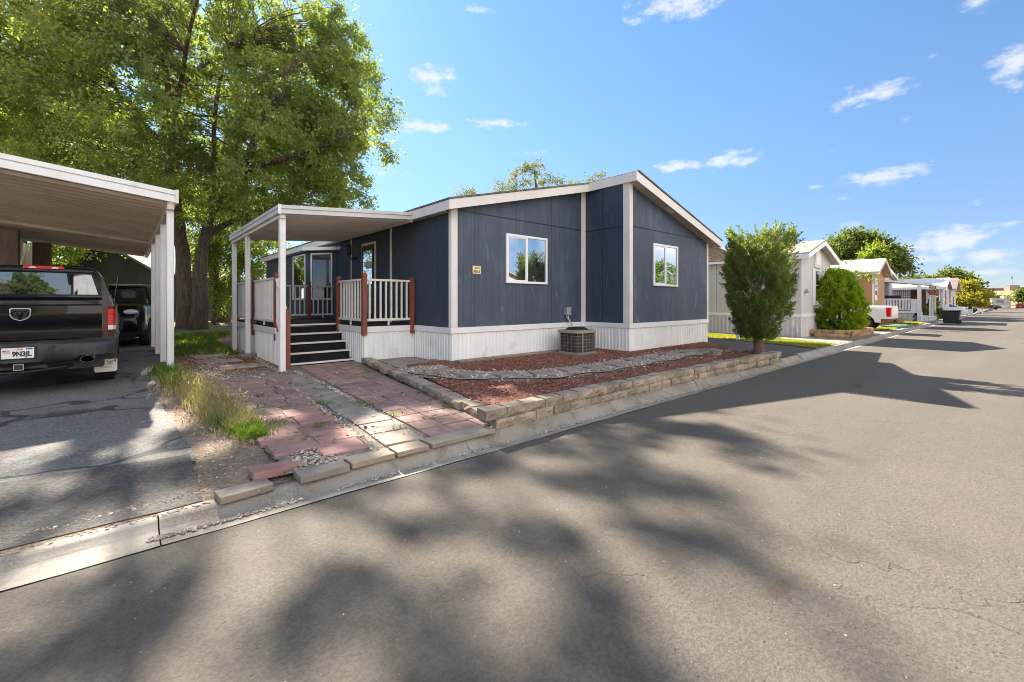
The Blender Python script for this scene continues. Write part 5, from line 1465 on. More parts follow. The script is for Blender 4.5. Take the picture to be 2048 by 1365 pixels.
dmin = np.min(np.linalg.norm(mc[:, None, :] - gpx[None], axis=2), axis=1)
mc = mc[dmin > 0.40]
stones('mulch', mc, 0.0125, A['chip'], 0.086, 'red wood chip mulch of the garden bed', 0.3, 1.9)
lt_ = np.concatenate([scatter(BED, 420), scatter([(0.5, 4), (3, 4), (3.6, 9), (1.2, 9)], 420), scatter([(1.2, 9), (2.3, 9), (2.4, 14), (1.2, 14)], 600)])
stones('litter', lt_, 0.016, A['litter'], np.array([0.1 if in_poly(p[0], p[1], BED) else 0.03 for p in lt_]), 'dry leaf litter on mulch and pavers', 0.15, 1.6)
rc = scatter([(1.25, 9.3), (1.9, 9.6), (2.3, 11), (2.3, 14), (0.9, 14), (0.95, 10.8)], 1800)
stones('mulch', rc, 0.016, A['chip'], 0.0, 'red wood chips beside the porch path', 0.3, 1.8)
# black plastic bed edging along the gravel path
q = MB(); pe = []
for i, p in enumerate(GPATH):
    d = (GPATH[min(i + 1, len(GPATH) - 1)] - GPATH[max(0, i - 1)]); nn = Vector((d.y, -d.x, 0)).normalized()
    pe.append(p + nn * (0.46 + 0.05 * math.sin(i * 0.9)) + Vector((0, 0, 0.012)))
q.tube(pe[2:-6], 0.008, 6); tag(q.build('lawn_edging', A['black']), 'thin black plastic edging strip between mulch and gravel path', 'edging')
# stepping slabs of the side path
for i, (x, y) in enumerate(((1.75, 10.4), (1.62, 11.6), (1.55, 12.9), (1.6, 14.3))):
    m = MB(); m.obox((x, y, 0.02), (0.7, 0.5, 0.04), Matrix.Rotation(random.uniform(-.2, .2), 3, 'Z'))
    tag(m.build('stepping_stone', A['stone'], bevel=0.01, seg=1), ('worn slab of the side path closest to the front porch post', 'second worn slab of the side path beside the porch', 'third worn slab of the side path beside the porch', 'last worn slab of the side path by the rear porch post')[i], 'stepping stone', 'slabs of the side path by the porch')
# ------------------------------------------------------------------ vehicles (local frame: y forward from the tail, x right, z up)
def wheel(par, x, y, r, w, side, z=0.0, rim='steel', spokes=5):
    m = MB(); m.smooth = True
    s = side
    prof = [(r * .58, -w/2), (r * .80, -w/2 - .004), (r * .96, -w/2 + .03), (r, -w/2 + .06), (r, w/2 - .06), (r * .96, w/2 - .03), (r * .80, w/2 + .004), (r * .58, w/2)]
    m.lathe(prof, (x, y, z + r), 28, 'x'); m.smooth = False
    for k in range(36):
        a = k * math.pi / 18
        for o_ in (-.3, 0, .3): m.obox((x + o_ * w, y + (r + .001) * math.cos(a), z + r + (r + .001) * math.sin(a)), (w * .22, .012, .05), Matrix.Rotation(a, 3, 'X'))
    t = m.build('wheel', A['rubber'], par, local=True)
    m = MB(); m.smooth = True
    xo = x + s * (w/2 - .015)
    m.lathe([(r * .60, -.02), (r * .60, .01), (r * .54, .012), (r * .5, -.03), (0, -.035)] if s > 0 else [(0, .035), (r * .5, .03), (r * .54, -.012), (r * .60, -.01), (r * .60, .02)], (xo, y, z + r), 24, 'x')
    m.smooth = False
    for k in range(spokes):
        a = 2 * math.pi * k / spokes
        m.obox((xo - s * .008, y + math.cos(a) * r * .29, z + r + math.sin(a) * r * .29), (.03, r * .5, r * .15), Matrix.Rotation(a, 3, 'X'))
    m.build('rim', A[rim], t, local=True)
    return t

def loft(m, rings, cap=True):
    n = len(rings[0]); vs = [p for r_ in rings for p in r_]
    fs = []
    for i in range(len(rings) - 1):
        for k in range(n - 1): fs.append((i*n+k, (i+1)*n+k, (i+1)*n+k+1, i*n+k+1))
        fs.append((i*n+n-1, (i+1)*n+n-1, (i+1)*n, i*n))
    if cap: fs.append(tuple(range(n))); fs.append(tuple(reversed(range((len(rings)-1)*n, len(rings)*n))))
    m._add(vs, fs)
def mirror_ring(half, y):
    """half profile bottom->top on +x, closed by its mirror image"""
    return [(x, y, z) for x, z in half] + [(-x, y, z) for x, z in reversed(half)]
def arch_z(y, wheels, r):
    z = 0
    for wy in wheels:
        if abs(y - wy) < r: z = max(z, math.sqrt(r * r - (y - wy) ** 2))
    return z

# --- black pickup under the carport, tail to the street
pk = thing('pickup_truck', 'shiny black pickup truck parked tail-out under the carport', 'pickup truck', (-1.09, 9.2, 0.0))
WH, RW = (1.22, 4.75), 0.405
def half_bed(y):
    za = arch_z(y, WH, 0.53) ; za = za + 0.36 if za > 0 else 0
    f = min(1, y / 0.25); rd_ = 0.035 * (1 - f) ** 2
    base = [(0.90, .52), (.965, .54), (.992 - rd_, .62), (1.005 - rd_, .80), (1.000 - rd_, .96), (1.008 - rd_, 1.02), (.995 - rd_, 1.16), (.97 - rd_, 1.30), (.945 - rd_, 1.395), (.915 - rd_, 1.425), (.86, 1.43)]
    out = []
    for x, z in base:
        z2 = max(z, za * 1.0) if za else z
        bulge = 0.028 * max(0, 1 - abs(za - z) / 0.22) if za else 0
        out.append((x + bulge, min(z2, 1.20) if z < 1.2 else z))
    return out
m = MB(); m.smooth = True
ys = [0.02, 0.05, 0.1, 0.18, 0.28, 0.4, 0.5, 0.6, 0.68] + [0.69 + 1.06 * k / 18 for k in range(19)] + [1.80, 1.9, 1.96]
loft(m, [mirror_ring(half_bed(y), y) for y in ys])
pb_ = m.build('bed', A['paint_black'], pk, local=True, autosmooth=True)
m = MB(); m.smooth = True      # tailgate with its rolled top edge
prof = [(0.05, .775), (0.012, .785), (0.0, .80), (-0.006, .93), (-0.004, 1.00), (-0.020, 1.03), (-0.024, 1.18), (-0.022, 1.285), (0.004, 1.305), (0.010, 1.36), (-0.012, 1.385), (-0.030, 1.41), (-0.030, 1.435), (-0.01, 1.45), (0.06, 1.452)]
rows = []
for k in range(13):
    x = -.835 + 1.67 * k / 12; cv = 0.02 * (x / .835) ** 2
    rows.append([(x, y + cv, z) for y, z in prof])
m.grid(rows)
tg = m.build('tailgate', A['paint_black'], pk, local=True, autosmooth=True)
m = MB(); m.box(-.17, .17, -.003, .012, 1.315, 1.352); m.build('handle', A['black'], tg, local=True, bevel=.004, seg=1)
# badge: shield with a horned head
m = MB()
sh_ = [(-.105, .075), (-.09, .09), (.09, .09), (.105, .075), (.10, -.02), (.07, -.065), (0, -.095), (-.07, -.065), (-.10, -.02)]
m.prism([(x, 1.165 + z) for x, z in sh_], 'y', -.036, -.022)
bd = m.build('badge', A['steel'], tg, local=True, bevel=.004, seg=1)
m = MB(); m.prism([(x * .88, 1.165 + z * .86) for x, z in sh_], 'y', -.040, -.0365); m.build('badge_field', A['black'], bd, local=True)
m = MB(); m.smooth = True
for s in (-1, 1):
    pts = []
    for k in range(15):
        a = R(100) - k * R(24); r_ = .044 - .0019 * k
        pts.append((s * (.044 + r_ * math.cos(a) * 1.0), -.045 - .001 * k, 1.178 + r_ * math.sin(a) * .95))
    m.tube(pts, [.015 - .0006 * k for k in range(15)], 8)
m.tube([(0, -.046, 1.215), (0, -.052, 1.18), (0, -.05, 1.13), (0, -.044, 1.088)], [.022, .024, .017, .01], 8)
m.build('ram_head', A['paint_black'], bd, local=True)
# tail lamps
for s in (-1, 1):
    m = MB()
    pts = [(.842, 0.0), (.90, .004), (.955, .022), (.985, .07), (.998, .16)]
    def lamp(z0, z1, pr, a=0, b=5):
        q = MB(); rows = []
        for x, y in pts[a:b]: rows.append([(s * (x + pr * .4), y - pr, z0), (s * (x + pr * .4), y - pr, z1)])
        rows2 = [[(p[0] - s * .03, p[1] + .03, p[2]) for p in r_] for r_ in rows]
        q.grid(rows if s > 0 else rows[::-1]); q.grid([[rows[i][1], rows2[i][1]] for i in range(len(rows))]); q.grid([[rows[i][0], rows2[i][0]] for i in range(len(rows))])
        return q
    tl = lamp(.84, 1.275, .010).build('tail_light', A['lens_dark'], pk, local=True)
    q = lamp(1.03, 1.23, .014, 1, 4); q.build('lens', A['lens_red'], tl, local=True)
    for k in range(5): lamp(1.05 + k * .036, 1.056 + k * .036, .0155, 1, 4).build('lamp_bar', A['lens_dark'], tl, local=True)
    lamp(.985, 1.035, .016, 1, 4).build('lens', A['lens_red'], tl, local=True)
    lamp(.915, .980, .016, 1, 4).build('reverse_lens', A['lens_clear'], tl, local=True)
# bumper
m = MB(); m.smooth = True
bp = [(.06, .50), (-.06, .475), (-.15, .50), (-.185, .56), (-.19, .66), (-.17, .735), (-.13, .765), (.0, .775), (.06, .77)]
rows = []
for k in range(25):
    x = -1.0 + 2.0 * k / 24; e = max(0, (abs(x) - .78) / .22); cv = .13 * e * e
    low = .05 * max(0, 1 - abs(abs(x) - .0) / .5)
    pl = 0.045 if abs(x) < .21 else 0
    row = []
    for i, (y, z) in enumerate(bp):
        yy = y + cv * (1 if y < 0 else .3) + (pl if i in (3, 4, 5) else 0)
        ez = .045 * e if i < 3 else 0
        if i <= 2 and abs(x) > .56: ez += .085 * min(1, (abs(x) - .56) / .1)
        row.append((x * (1 - .01 * e), yy, z + ez - (low if i < 2 else 0)))
    rows.append(row)
m.grid(rows)
bmp = m.build('bumper', A['bumper'], pk, local=True, autosmooth=True)
m = MB(); m.box(-.21, .21, -.10, -.05, .5, .76); m.build('plate_recess', A['bumper'], bmp, local=True)
for x in (.30, -.30):
    m = MB(); m.prism([(x - .035, .60), (x + .02, .60), (x + .05, .72), (x - .005, .72)], 'y', -.200, -.180); m.build('step_slot', A['black'], bmp, local=True)
for x in (.42, .80, -.42, -.8):
    m = MB(); m.lathe([(0, -.004), (.016, -.003), (.016, .004)], (x, -.193 + (.005 if abs(x) > .7 else 0), .655), 12, 'y'); m.build('parking_sensor', A['black'], bmp, local=True)
# number plate
m = MB(); m.box(-.18, .165, -.155, -.147, .545, .725); pf = m.build('number_plate', A['black'], pk, local=True, bevel=.004, seg=1)
m = MB(); m.box(-.160, .145, -.1565, -.1552, .562, .708); m.build('plate_face', A['plate_white'], pf, local=True)
def ptext(b, sz, x, z, mt, par, y=-.1572, sx=1.0, bold=0.0): return text(b, sz, (x, y, z), (R(90), 0, 0), A[mt], par, 'lettering', .0006, 'CENTER', sx, bold, False)
ptext('9N3JL', .090, .030, .620, 'ink', pf, sx=.80, bold=.0042)
ptext('Utah', .034, .005, .686, 'ink_orange', pf, bold=.001)
m = MB(); m.box(-.148, -.08, -.1572, -.1566, .636, .678); m.build('plate_sticker', A['ink_orange'], pf, local=True)
m = MB()
for k in range(3): m.box(-.148, -.08, -.1576, -.1573, .6415 + .012 * k, .6475 + .012 * k)
m.build('flag_stripe', A['plate_white'], pf, local=True)
m = MB(); m.box(-.148, -.118, -.1580, -.1577, .660, .678); m.build('flag_canton', A['ink_blue'], pf, local=True)
m = MB(); m.box(.068, .132, -.1572, -.1566, .680, .700); m.build('plate_sticker', A['ink_blue'], pf, local=True)
# hitch, exhaust, frame under the tail
m = MB(); m.box(-.045, .045, -.16, .1, .40, .475); hb = m.build('hitch', A['black'], pk, local=True, bevel=.006, seg=1)
m = MB(); m.box(-.028, .028, -.162, -.1605, .415, .46); m.build('hitch_socket', A['ink'], hb, local=True)
m = MB()
for b in ((-.048, .048, -.166, -.158, .472, .482), (-.048, .048, -.166, -.158, .395, .405), (-.05, -.04, -.166, -.158, .405, .472), (.04, .05, -.166, -.158, .405, .472)): m.box(*b)
m.build('hitch_collar', A['steel'], hb, local=True)
m = MB(); m.prism([(-.28, .40), (.28, .40), (.22, .50), (-.22, .50)], 'y', -.06, -.03); m.smooth = True; m.tube([(-.85, .25, .40), (-.3, .05, .355), (0, .02, .345), (.4, .05, .385), (.62, .2, .42)], .03, 8); m.build('rear_frame', A['bumper'], pk, local=True)
m = MB(); m.lathe([(.062, -.02), (.065, -.02), (.066, .2), (.05, .2), (.058, .0), (.062, -.02)], (.685, -.21, .505), 24, 'y', sx=.74, sy=1.2); m.build('exhaust_tip', A['chrome'], pk, local=True)
m = MB(); m.lathe([(.0, .02), (.062, .021)], (.685, -.21, .505), 24, 'y', sx=.74, sy=1.2); m.box(.62, .75, .0, .5, .44, .52); m.build('exhaust_pipe', A['ink'], pk, local=True)
m = MB(); m.box(-.85, .85, .1, 5.2, .34, .60); m.build('chassis', A['ink'], pk, local=True)
# mud flaps
for s in (-1, 1):
    m = MB(); m.prism([(s * .72, .19), (s * 1.0, .19), (s * 1.015, .66), (s * .72, .66)], 'y', .62, .632); mf = m.build('mud_flap', A['black'], pk, local=True)
    if s > 0:
        m = MB(); m.prism([(.745, .195), (.985, .195), (1.005, .225), (1.005, .40), (.725, .40), (.725, .225)], 'y', .612, .6185); fp_ = m.build('flap_plate', A['cream'], mf, local=True)
        ptext('Ken Garff', .068, .878, .362, 'ink_brown', fp_, .6113, .82, .0014)
        ptext('West Valley', .034, .875, .320, 'ink_brown', fp_, .6113, .9, .0008)
        ptext('DODGE', .036, .868, .272, 'ink_brown', fp_, .6113, 1.15, .0004)
        m = MB(); m.smooth = True; m.tube([(.765 + .018 * math.cos(a), .6112, .362 + .018 * math.sin(a)) for a in [R(40 + 28 * k) for k in range(11)]], .004, 6); m.build('dealer_mark', A['ink_red'], fp_, local=True)
        for x in (.745, .985):
            m = MB(); m.lathe([(0, -.003), (.007, -.002), (.007, .002)], (x, .611, .385), 8, 'y'); m.build('screw', A['ink'], fp_, local=True)
for s in (-1, 1):
    wheel(pk, s * .85, WH[0], RW, .285, s); wheel(pk, s * .85, WH[1], RW, .285, s)
# cab and front
m = MB(); m.smooth = True
def half_cab(y):
    za = arch_z(y, WH, 0.53); za = za + .36 if za > 0 else 0
    tz = float(np.interp(y, [2.0, 4.15, 4.5, 5.4, 5.75, 5.85], [1.40, 1.38, 1.33, 1.26, 1.15, .9]))
    base = [(.90, .42), (.97, .45), (1.0, .6), (1.005, .85), (1.0, 1.05), (.98, tz - .12), (.94, tz - .02), (.85, tz)]
    return [(x, max(z, min(za, 1.1)) if za and z < 1.1 else z) for x, z in base]
loft(m, [mirror_ring(half_cab(y), y) for y in [1.99, 2.1, 2.6, 3.2, 3.8, 4.1] + [4.2 + 1.1 * k / 12 for k in range(13)] + [5.4, 5.6, 5.75, 5.85]])
m.build('body', A['paint_black'], pk, local=True, autosmooth=True)
m = MB(); m.smooth = True
def half_roof(y):
    zt = float(np.interp(y, [1.95, 2.02, 2.3, 3.0, 3.6, 4.25], [1.90, 1.955, 1.985, 1.99, 1.94, 1.42]))
    wt = float(np.interp(zt, [1.40, 2.0], [.90, .70]))
    return [(.925, 1.38), (.90, 1.46), (wt + .06, max(1.42, zt - .14)), (wt, max(1.44, zt - .045)), (wt - .12, zt), (wt * .4, zt + .01)]
loft(m, [mirror_ring(half_roof(y), y) for y in (1.97, 2.03, 2.15, 2.4, 3.0, 3.4, 3.6, 3.9, 4.25)])
cab = m.build('cab', A['paint_black'], pk, local=True, autosmooth=True)
m = MB(); m.grid([[(-.74, 1.958, 1.44), (-.64, 1.958, 1.83)], [(-.37, 1.95, 1.44), (-.32, 1.95, 1.845)], [(0, 1.948, 1.44), (0, 1.948, 1.85)], [(.37, 1.95, 1.44), (.32, 1.95, 1.845)], [(.74, 1.958, 1.44), (.64, 1.958, 1.83)]]); m.build('rear_window', A['car_glass'], pk, local=True)
m = MB(); m.prism([(-.72, 1.86), (.72, 1.86), (.68, 1.905), (-.68, 1.905)], 'y', 1.90, 2.02); m.build('cab_spoiler', A['paint_black'], pk, local=True, bevel=.012, seg=2)
m = MB(); m.prism([(-.21, 1.912), (.30, 1.912), (.285, 1.965), (-.195, 1.965)], 'y', 1.915, 1.99); bl_ = m.build('brake_light', A['lens_red'], pk, local=True, bevel=.006, seg=1)
for x in (-.09, .18):
    m = MB(); m.prism([(x - .05, 1.922), (x + .05, 1.922), (x + .03, 1.945), (x, 1.955), (x - .03, 1.945)], 'y', 1.908, 1.914); m.build('lens', A['lens_clear'], bl_, local=True)
for s in (-1, 1):
    m = MB(); m.grid([[(s * .912, 2.12, 1.45), (s * .80, 2.16, 1.83)], [(s * .916, 2.9, 1.44), (s * .80, 2.9, 1.85)]]); m.grid([[(s * .916, 3.0, 1.44), (s * .80, 3.0, 1.85)], [(s * .916, 3.9, 1.43), (s * .80, 3.62, 1.80)]]); m.build('side_window', A['car_glass'], pk, local=True)
    m = MB(); m.obox((s * 1.17, 4.05, 1.50), (.26, .12, .19)); m.bar((s * .95, 4.05, 1.42), (s * 1.1, 4.05, 1.46), .06, .05); m.build('side_mirror', A['black'], pk, local=True, bevel=.03, seg=2)
m = MB(); m.tube([(.92, 4.75, 1.33), (.925, 4.73, 1.45), (.98, 4.66, 1.93)], [.008, .004, .003], 6); m.build('antenna', A['steel'], pk, local=True)

# --- simple car kit for the other vehicles
def car(name, label, cat, loc, rz, paint_, L, W, body_top, gh, belt, roof, wheels, r, zb=.22, group=None, rear=True, tail='lens_red', rimm='steel', arch=None, plate=True, blunt=.06, gw=.27):
    c = thing(name, label, cat, loc, rz, group)
    arch = arch or r + .09
    tp = lambda y: float(np.interp(y, [p[0] for p in body_top], [p[1] for p in body_top]))
    def half(y):
        t = tp(y); za = arch_z(y, wheels, arch); za = za + r * .9 if za else 0
        e = max(0, 1 - min(y, L - y) / .45); w = W * (1 - .12 * e * e)
        b = [(w * .88, zb), (w * .97, zb + .06), (w, zb + .2), (w * 1.0, (zb + t) / 2), (w * .985, t - .14), (w * .95, t - .04), (w * .84, t), (w * .4, t + .02)]
        return [(x, max(z, min(za, t - .15)) if za and z < t - .15 else z) for x, z in b]
    ys = sorted(set([0, .04, .12, .25, .45] + [L * k / 16 for k in range(1, 16)] + [L - .45, L - .25, L - .12, L - .04, L] + [w + arch * s * f for w in wheels for s in (-1, 1) for f in (.999, .9, .7, .4, 0)]))
    m = MB(); m.smooth = True; loft(m, [mirror_ring(half(y), y) for y in ys if 0 <= y <= L]); m.build('body', A[paint_], c, local=True, autosmooth=True)
    gz = lambda y: float(np.interp(y, [p[0] for p in gh], [p[1] for p in gh]))
    hw = lambda z: W * (.90 - gw * (z - belt) / (roof - belt))
    gy = [p[0] for p in gh]
    m = MB(); m.smooth = True
    loft(m, [[(hw(belt), y, belt - .03), (hw(max(belt, gz(y) - .05)), y, max(belt - .02, gz(y) - .05)), (hw(gz(y)) - .08, y, gz(y)), (-hw(gz(y)) + .08, y, gz(y)), (-hw(max(belt, gz(y) - .05)), y, max(belt - .02, gz(y) - .05)), (-hw(belt), y, belt - .03)] for y in gy])
    m.build('window', A['car_glass'], c, local=True, autosmooth=True)
    ry = [y for y in np.linspace(gy[0], gy[-1], 25) if gz(y) > roof - .09]
    m = MB(); m.smooth = True
    loft(m, [[(hw(gz(y) - .06) + .012, y, gz(y) - .07), (hw(gz(y)) - .05, y, gz(y) + .006), (hw(gz(y)) * .5, y, gz(y) + .02), (-hw(gz(y)) * .5, y, gz(y) + .02), (-hw(gz(y)) + .05, y, gz(y) + .006), (-hw(gz(y) - .06) - .012, y, gz(y) - .07)] for y in ry])
    m.build('roof', A[paint_], c, local=True, autosmooth=True)
    m = MB()
    for s in (-1, 1):
        m.tube([(s * (hw(belt) + .005), gy[0] + .05, belt - .02), (s * (hw(roof) + .0), ry[0], gz(ry[0]) - .03)], .045, 6)
        m.tube([(s * (hw(belt) + .005), gy[-1] - .05, belt - .02), (s * (hw(roof) + .0), ry[-1], gz(ry[-1]) - .03)], .04, 6)
        ym = (ry[0] + ry[-1]) / 2; m.tube([(s * (hw(belt) + .004), ym + .08, belt - .02), (s * (hw(roof) + .005), ym, gz(ym) - .04)], .03, 6)
    m.build('pillars', A[paint_], c, local=True)
    for s in (-1, 1):
        for wy in wheels: wheel(c, s * (W - .12), wy, r, .22, s, 0, rimm)
        zt = tp(.1)
        m = MB(); m.prism([(s * W * .62, zt - .22), (s * W * .90, zt - .22), (s * W * .90, zt - .06), (s * W * .62, zt - .06)], 'y', -.012 + .03, .06); m.box(s * W * .86, s * (W * .915), .05, .30, zt - .2, zt - .08); m.build('tail_light', A[tail], c, local=True)
        zf_ = tp(L - .15)
        m = MB(); m.smooth = True; m.lathe([(.0, .02), (.07, .015), (.10, -.02), (.10, -.1)], (s * W * .70, L - .05, zf_ - .14), 14, 'y', sx=.8, sy=1.7); m.build('headlight', A['lens_clear'], c, local=True)
        m = MB(); m.obox((s * (W + .08), gy[-1] - .45, belt + .06), (.18, .1, .13)); m.build('side_mirror', A[paint_], c, local=True, bevel=.02, seg=1)
    m = MB(); m.box(-W * .55, W * .55, L - .02, L + .005, zb + .22, tp(L - .1) - .18); m.build('grille', A['black'], c, local=True)
    m = MB(); m.box(-W * .84, W * .84, -.03, .05, zb + .02, zb + .16); m.build('bumper', A['bumper'], c, local=True, bevel=.02, seg=1)
    if plate: m = MB(); m.box(-.15, .15, -.015, .02, zb + .32, zb + .46); m.build('number_plate', A['plate_white'], c, local=True)
    return c

def heading(a, b): return math.atan2(-(b[0] - a[0]), b[1] - a[1])
# black SUV facing the street at the back of the carport
fw, rw = (0.50, 17.6), (1.22, 21.0)
rz_ = heading(rw, fw)
Ls = 5.0; wr, wf = 0.95, 4.0
dv = Vector((fw[0] - rw[0], fw[1] - rw[1], 0)).normalized(); side_ = Vector((dv.y, -dv.x, 0))
og = Vector((fw[0], fw[1], 0)) - dv * wf + side_ * 0.86
car('sport_utility', 'black sport utility vehicle facing the street behind the pickup under the carport', 'suv', (og.x, og.y, 0.0), rz_, 'paint_black', Ls, .98,
    [(0, 1.15), (.3, 1.28), (3.4, 1.30), (4.5, 1.25), (4.85, 1.18), (5.0, .9)], [(.1, 1.28), (.5, 1.84), (1.5, 1.92), (2.6, 1.88), (3.5, 1.28)], 1.28, 1.92, (wr, wf), .40, .3, arch=.50)

# white work pickup by the arborvitae, tail to the street
wp_ = thing('pickup_truck', 'dirty white older pickup truck with rusty rear bumper beside the arborvitae bush', 'pickup truck', (26.25, 3.5, 0.0))
def half_w(y):
    za = arch_z(y, (1.02,), .47); za = za + .33 if za else 0
    e = max(0, 1 - y / .2); b = [(.82, .38), (.90, .40), (.925, .52), (.935, .74), (.925, .93), (.90, 1.06 - .0), (.88, 1.12), (.80, 1.14)]
    return [(x - .03 * e * e, max(z, min(za, 1.0)) if za and z < 1.0 else z) for x, z in b]
m = MB(); m.smooth = True; loft(m, [mirror_ring(half_w(y), y) for y in [0, .04, .12, .25, .4, .5] + [.55 + .94 * k / 14 for k in range(15)] + [1.6, 1.9, 2.0]]); m.build('bed', A['paint_white'], wp_, local=True, autosmooth=True)
m = MB(); m.box(-.74, .74, -.03, .02, .42, 1.10); m.build('tailgate', A['paint_white'], wp_, local=True, bevel=.02, seg=2)
for s in (-1, 1):
    m = MB(); m.box(s * .76, s * .905, -.012, .05, .66, 1.06); m.box(s * .86, s * .932, .0, .17, .66, 1.06); m.build('tail_light', A['lens_red'], wp_, local=True, bevel=.015, seg=1)
    wheel(wp_, s * .80, 1.02, .36, .24, s); wheel(wp_, s * .80, 4.2, .36, .24, s)
m = MB(); m.prism([(-.95, .40), (.95, .40), (.95, .58), (-.95, .58)], 'y', -.26, -.06); m.box(-.95, -.85, -.2, .35, .40, .57); m.box(.85, .95, -.2, .35, .40, .57); m.build('bumper', A['rust'], wp_, local=True, bevel=.04, seg=2)
m = MB(); m.bar((0, -.2, .38), (0, -.55, .33), .07, .07); m.build('hitch', A['rust'], wp_, local=True)
m = MB(); m.smooth = True; loft(m, [mirror_ring([(.82, .36), (.92, .42), (.93, .8), (.90, t - .1), (.8, t)], y) for y, t in ((2.03, 1.14), (3.6, 1.14), (3.8, 1.1), (4.9, 1.02), (5.1, .8))]); m.build('body', A['paint_white'], wp_, local=True, autosmooth=True)
m = MB(); m.smooth = True; loft(m, [mirror_ring([(.86, 1.12), (.84, 1.2), (.70, max(1.2, t - .05)), (.6, t)], y) for y, t in ((2.05, 1.66), (2.3, 1.72), (3.0, 1.72), (3.7, 1.2))]); m.build('cab', A['car_glass'], wp_, local=True, autosmooth=True)

# cars further down the street
def spot(u, v, d): p = at(u, v, d); return (p.x, p.y, drop(p.x) - 0.02)
p = at(1940, 630, 43)
car('white_car', 'white fastback car with its tail toward the street, behind the black cart', 'car', (p.x - .9, p.y + .2, drop(p.x) - .03), R(8), 'paint_cleanwhite', 4.6, .92,
    [(0, .98), (.5, 1.02), (3.3, .95), (4.2, .82), (4.6, .6)], [(.35, .98), (1.3, 1.36), (2.1, 1.43), (2.7, 1.38), (3.6, .95)], .96, 1.43, (.95, 3.65), .34)
p = at(1968, 624, 66)
car('white_car', 'white hatchback under the yellow tree, beyond the fastback', 'car', (p.x, p.y + .6, drop(p.x)), R(20), 'paint_cleanwhite', 4.3, .9,
    [(0, .95), (.5, 1.0), (3.0, .95), (3.9, .85), (4.3, .6)], [(.15, 1.0), (.7, 1.45), (1.6, 1.52), (2.4, 1.46), (3.3, .95)], .97, 1.52, (.8, 3.4), .34)
p = at(2001, 619, 106)
car('sport_utility', 'charcoal utility vehicle seen side-on at the street end', 'suv', (p.x, p.y + 4.7, drop(p.x)), R(180), 'paint_grey', 4.9, .95,
    [(0, 1.1), (.3, 1.2), (3.2, 1.15), (4.4, 1.05), (4.9, .8)], [(.1, 1.15), (.5, 1.75), (1.5, 1.82), (2.4, 1.78), (3.3, 1.15)], 1.15, 1.82, (.95, 3.9), .39, .35)
p = at(2041, 617, 128)
car('red_car', 'red car parked with its tail out under the far carport', 'car', (p.x, p.y, drop(p.x)), R(-90), 'paint_red', 4.5, .95,
    [(0, 1.1), (.3, 1.15), (3.0, 1.1), (4.1, .95), (4.5, .7)], [(.1, 1.1), (.5, 1.6), (1.5, 1.7), (2.4, 1.66), (3.2, 1.1)], 1.1, 1.7, (.9, 3.6), .37, .3)
# ------------------------------------------------------------------ neighbouring homes
def gable_home(name, label, x0, x1, y0, y1, ze, zr, wall, skirt, roofm, trim, over=0.3, side=0.25, zs=.82, xr=None, wall_y=None, zg=0.0, fas=.18, skirt_mat=None):
    h = thing(name, label, 'mobile home', (x0, y0, zg))
    xr = xr or (x0 + x1) / 2
    wy_ = wall_y or wall
    G_ = zg
    m = MB(); m.prism([(x0, G_ + zs), (x1, G_ + zs), (x1, G_ + ze), (xr, G_ + zr - .12), (x0, G_ + ze)], 'y', y0, y0 + .1); m.build('front_wall', A[wall], h)
    m = MB(); m.box(x0, x0 + .1, y0 + .101, y1, G_ + zs, G_ + ze); m.build('side_wall', A[wy_], h)
    m = MB(); m.box(x1 - .1, x1, y0 + .101, y1, G_ + zs, G_ + ze); m.build('side_wall', A[wy_], h)
    m = MB(); corrugated(m, (x0, y0), (x1, y0), G_ - .05, G_ + zs - .06, .16, .015, (0, -1)); corrugated(m, (x0, y1), (x0, y0), G_ - .05, G_ + zs - .06, .16, .015, (-1, 0)); corrugated(m, (x1, y0), (x1, y1), G_ - .05, G_ + zs - .06, .16, .015, (1, 0)); m.build('skirting', A[skirt], h)
    m = MB(); m.box(x0 - .03, x1 + .03, y0 - .03, y0 - .001, G_ + zs - .09, G_ + zs + .03); m.box(x0 - .03, x0 - .001, y0, y1, G_ + zs - .09, G_ + zs + .03); m.box(x1 + .001, x1 + .03, y0, y1, G_ + zs - .09, G_ + zs + .03); m.build('skirting_band', A[trim], h)
    sl = (zr - ze) / (xr - x0)
    a, b = x0 - side, x1 + side
    za = ze - sl * side + .1; zb_ = ze - (zr - ze) / (x1 - xr) * side + .1
    for (p, q) in (((a, za), (xr, zr + .1)), ((xr, zr + .1), (b, zb_))):
        m = MB(); m.prism([(p[0], G_ + p[1] - .05), (q[0], G_ + q[1] - .05), (q[0], G_ + q[1]), (p[0], G_ + p[1])], 'y', y0 - over, y1 + .3); m.build('roof', A[roofm], h)
        m = MB(); m.prism([(p[0], G_ + p[1] - .05 - fas), (q[0], G_ + q[1] - .05 - fas), (q[0], G_ + q[1] - .052), (p[0], G_ + p[1] - .052)], 'y', y0 - over + .0, y0 - over + .03); m.build('fascia', A[trim], h)
        m = MB(); m.prism([(p[0], G_ + p[1] - .15), (q[0], G_ + q[1] - .15), (q[0], G_ + q[1] - .13), (p[0], G_ + p[1] - .13)], 'y', y0 - over + .031, y0); m.build('soffit', A['soffit'], h)
    for x, z in ((a, za), (b, zb_)):
        m = MB(); m.box(x - .02, x + .02, y0 - over + .031, y1 + .3, G_ + z - .05 - fas, G_ + z - .052); m.build('fascia', A[trim], h)
    m = MB(); m.prism([(x0, G_), (x1, G_), (x1, G_ + ze), (xr, G_ + zr), (x0, G_ + ze)], 'y', y1 - .1, y1); m.build('rear_wall', A[wall], h)
    return h
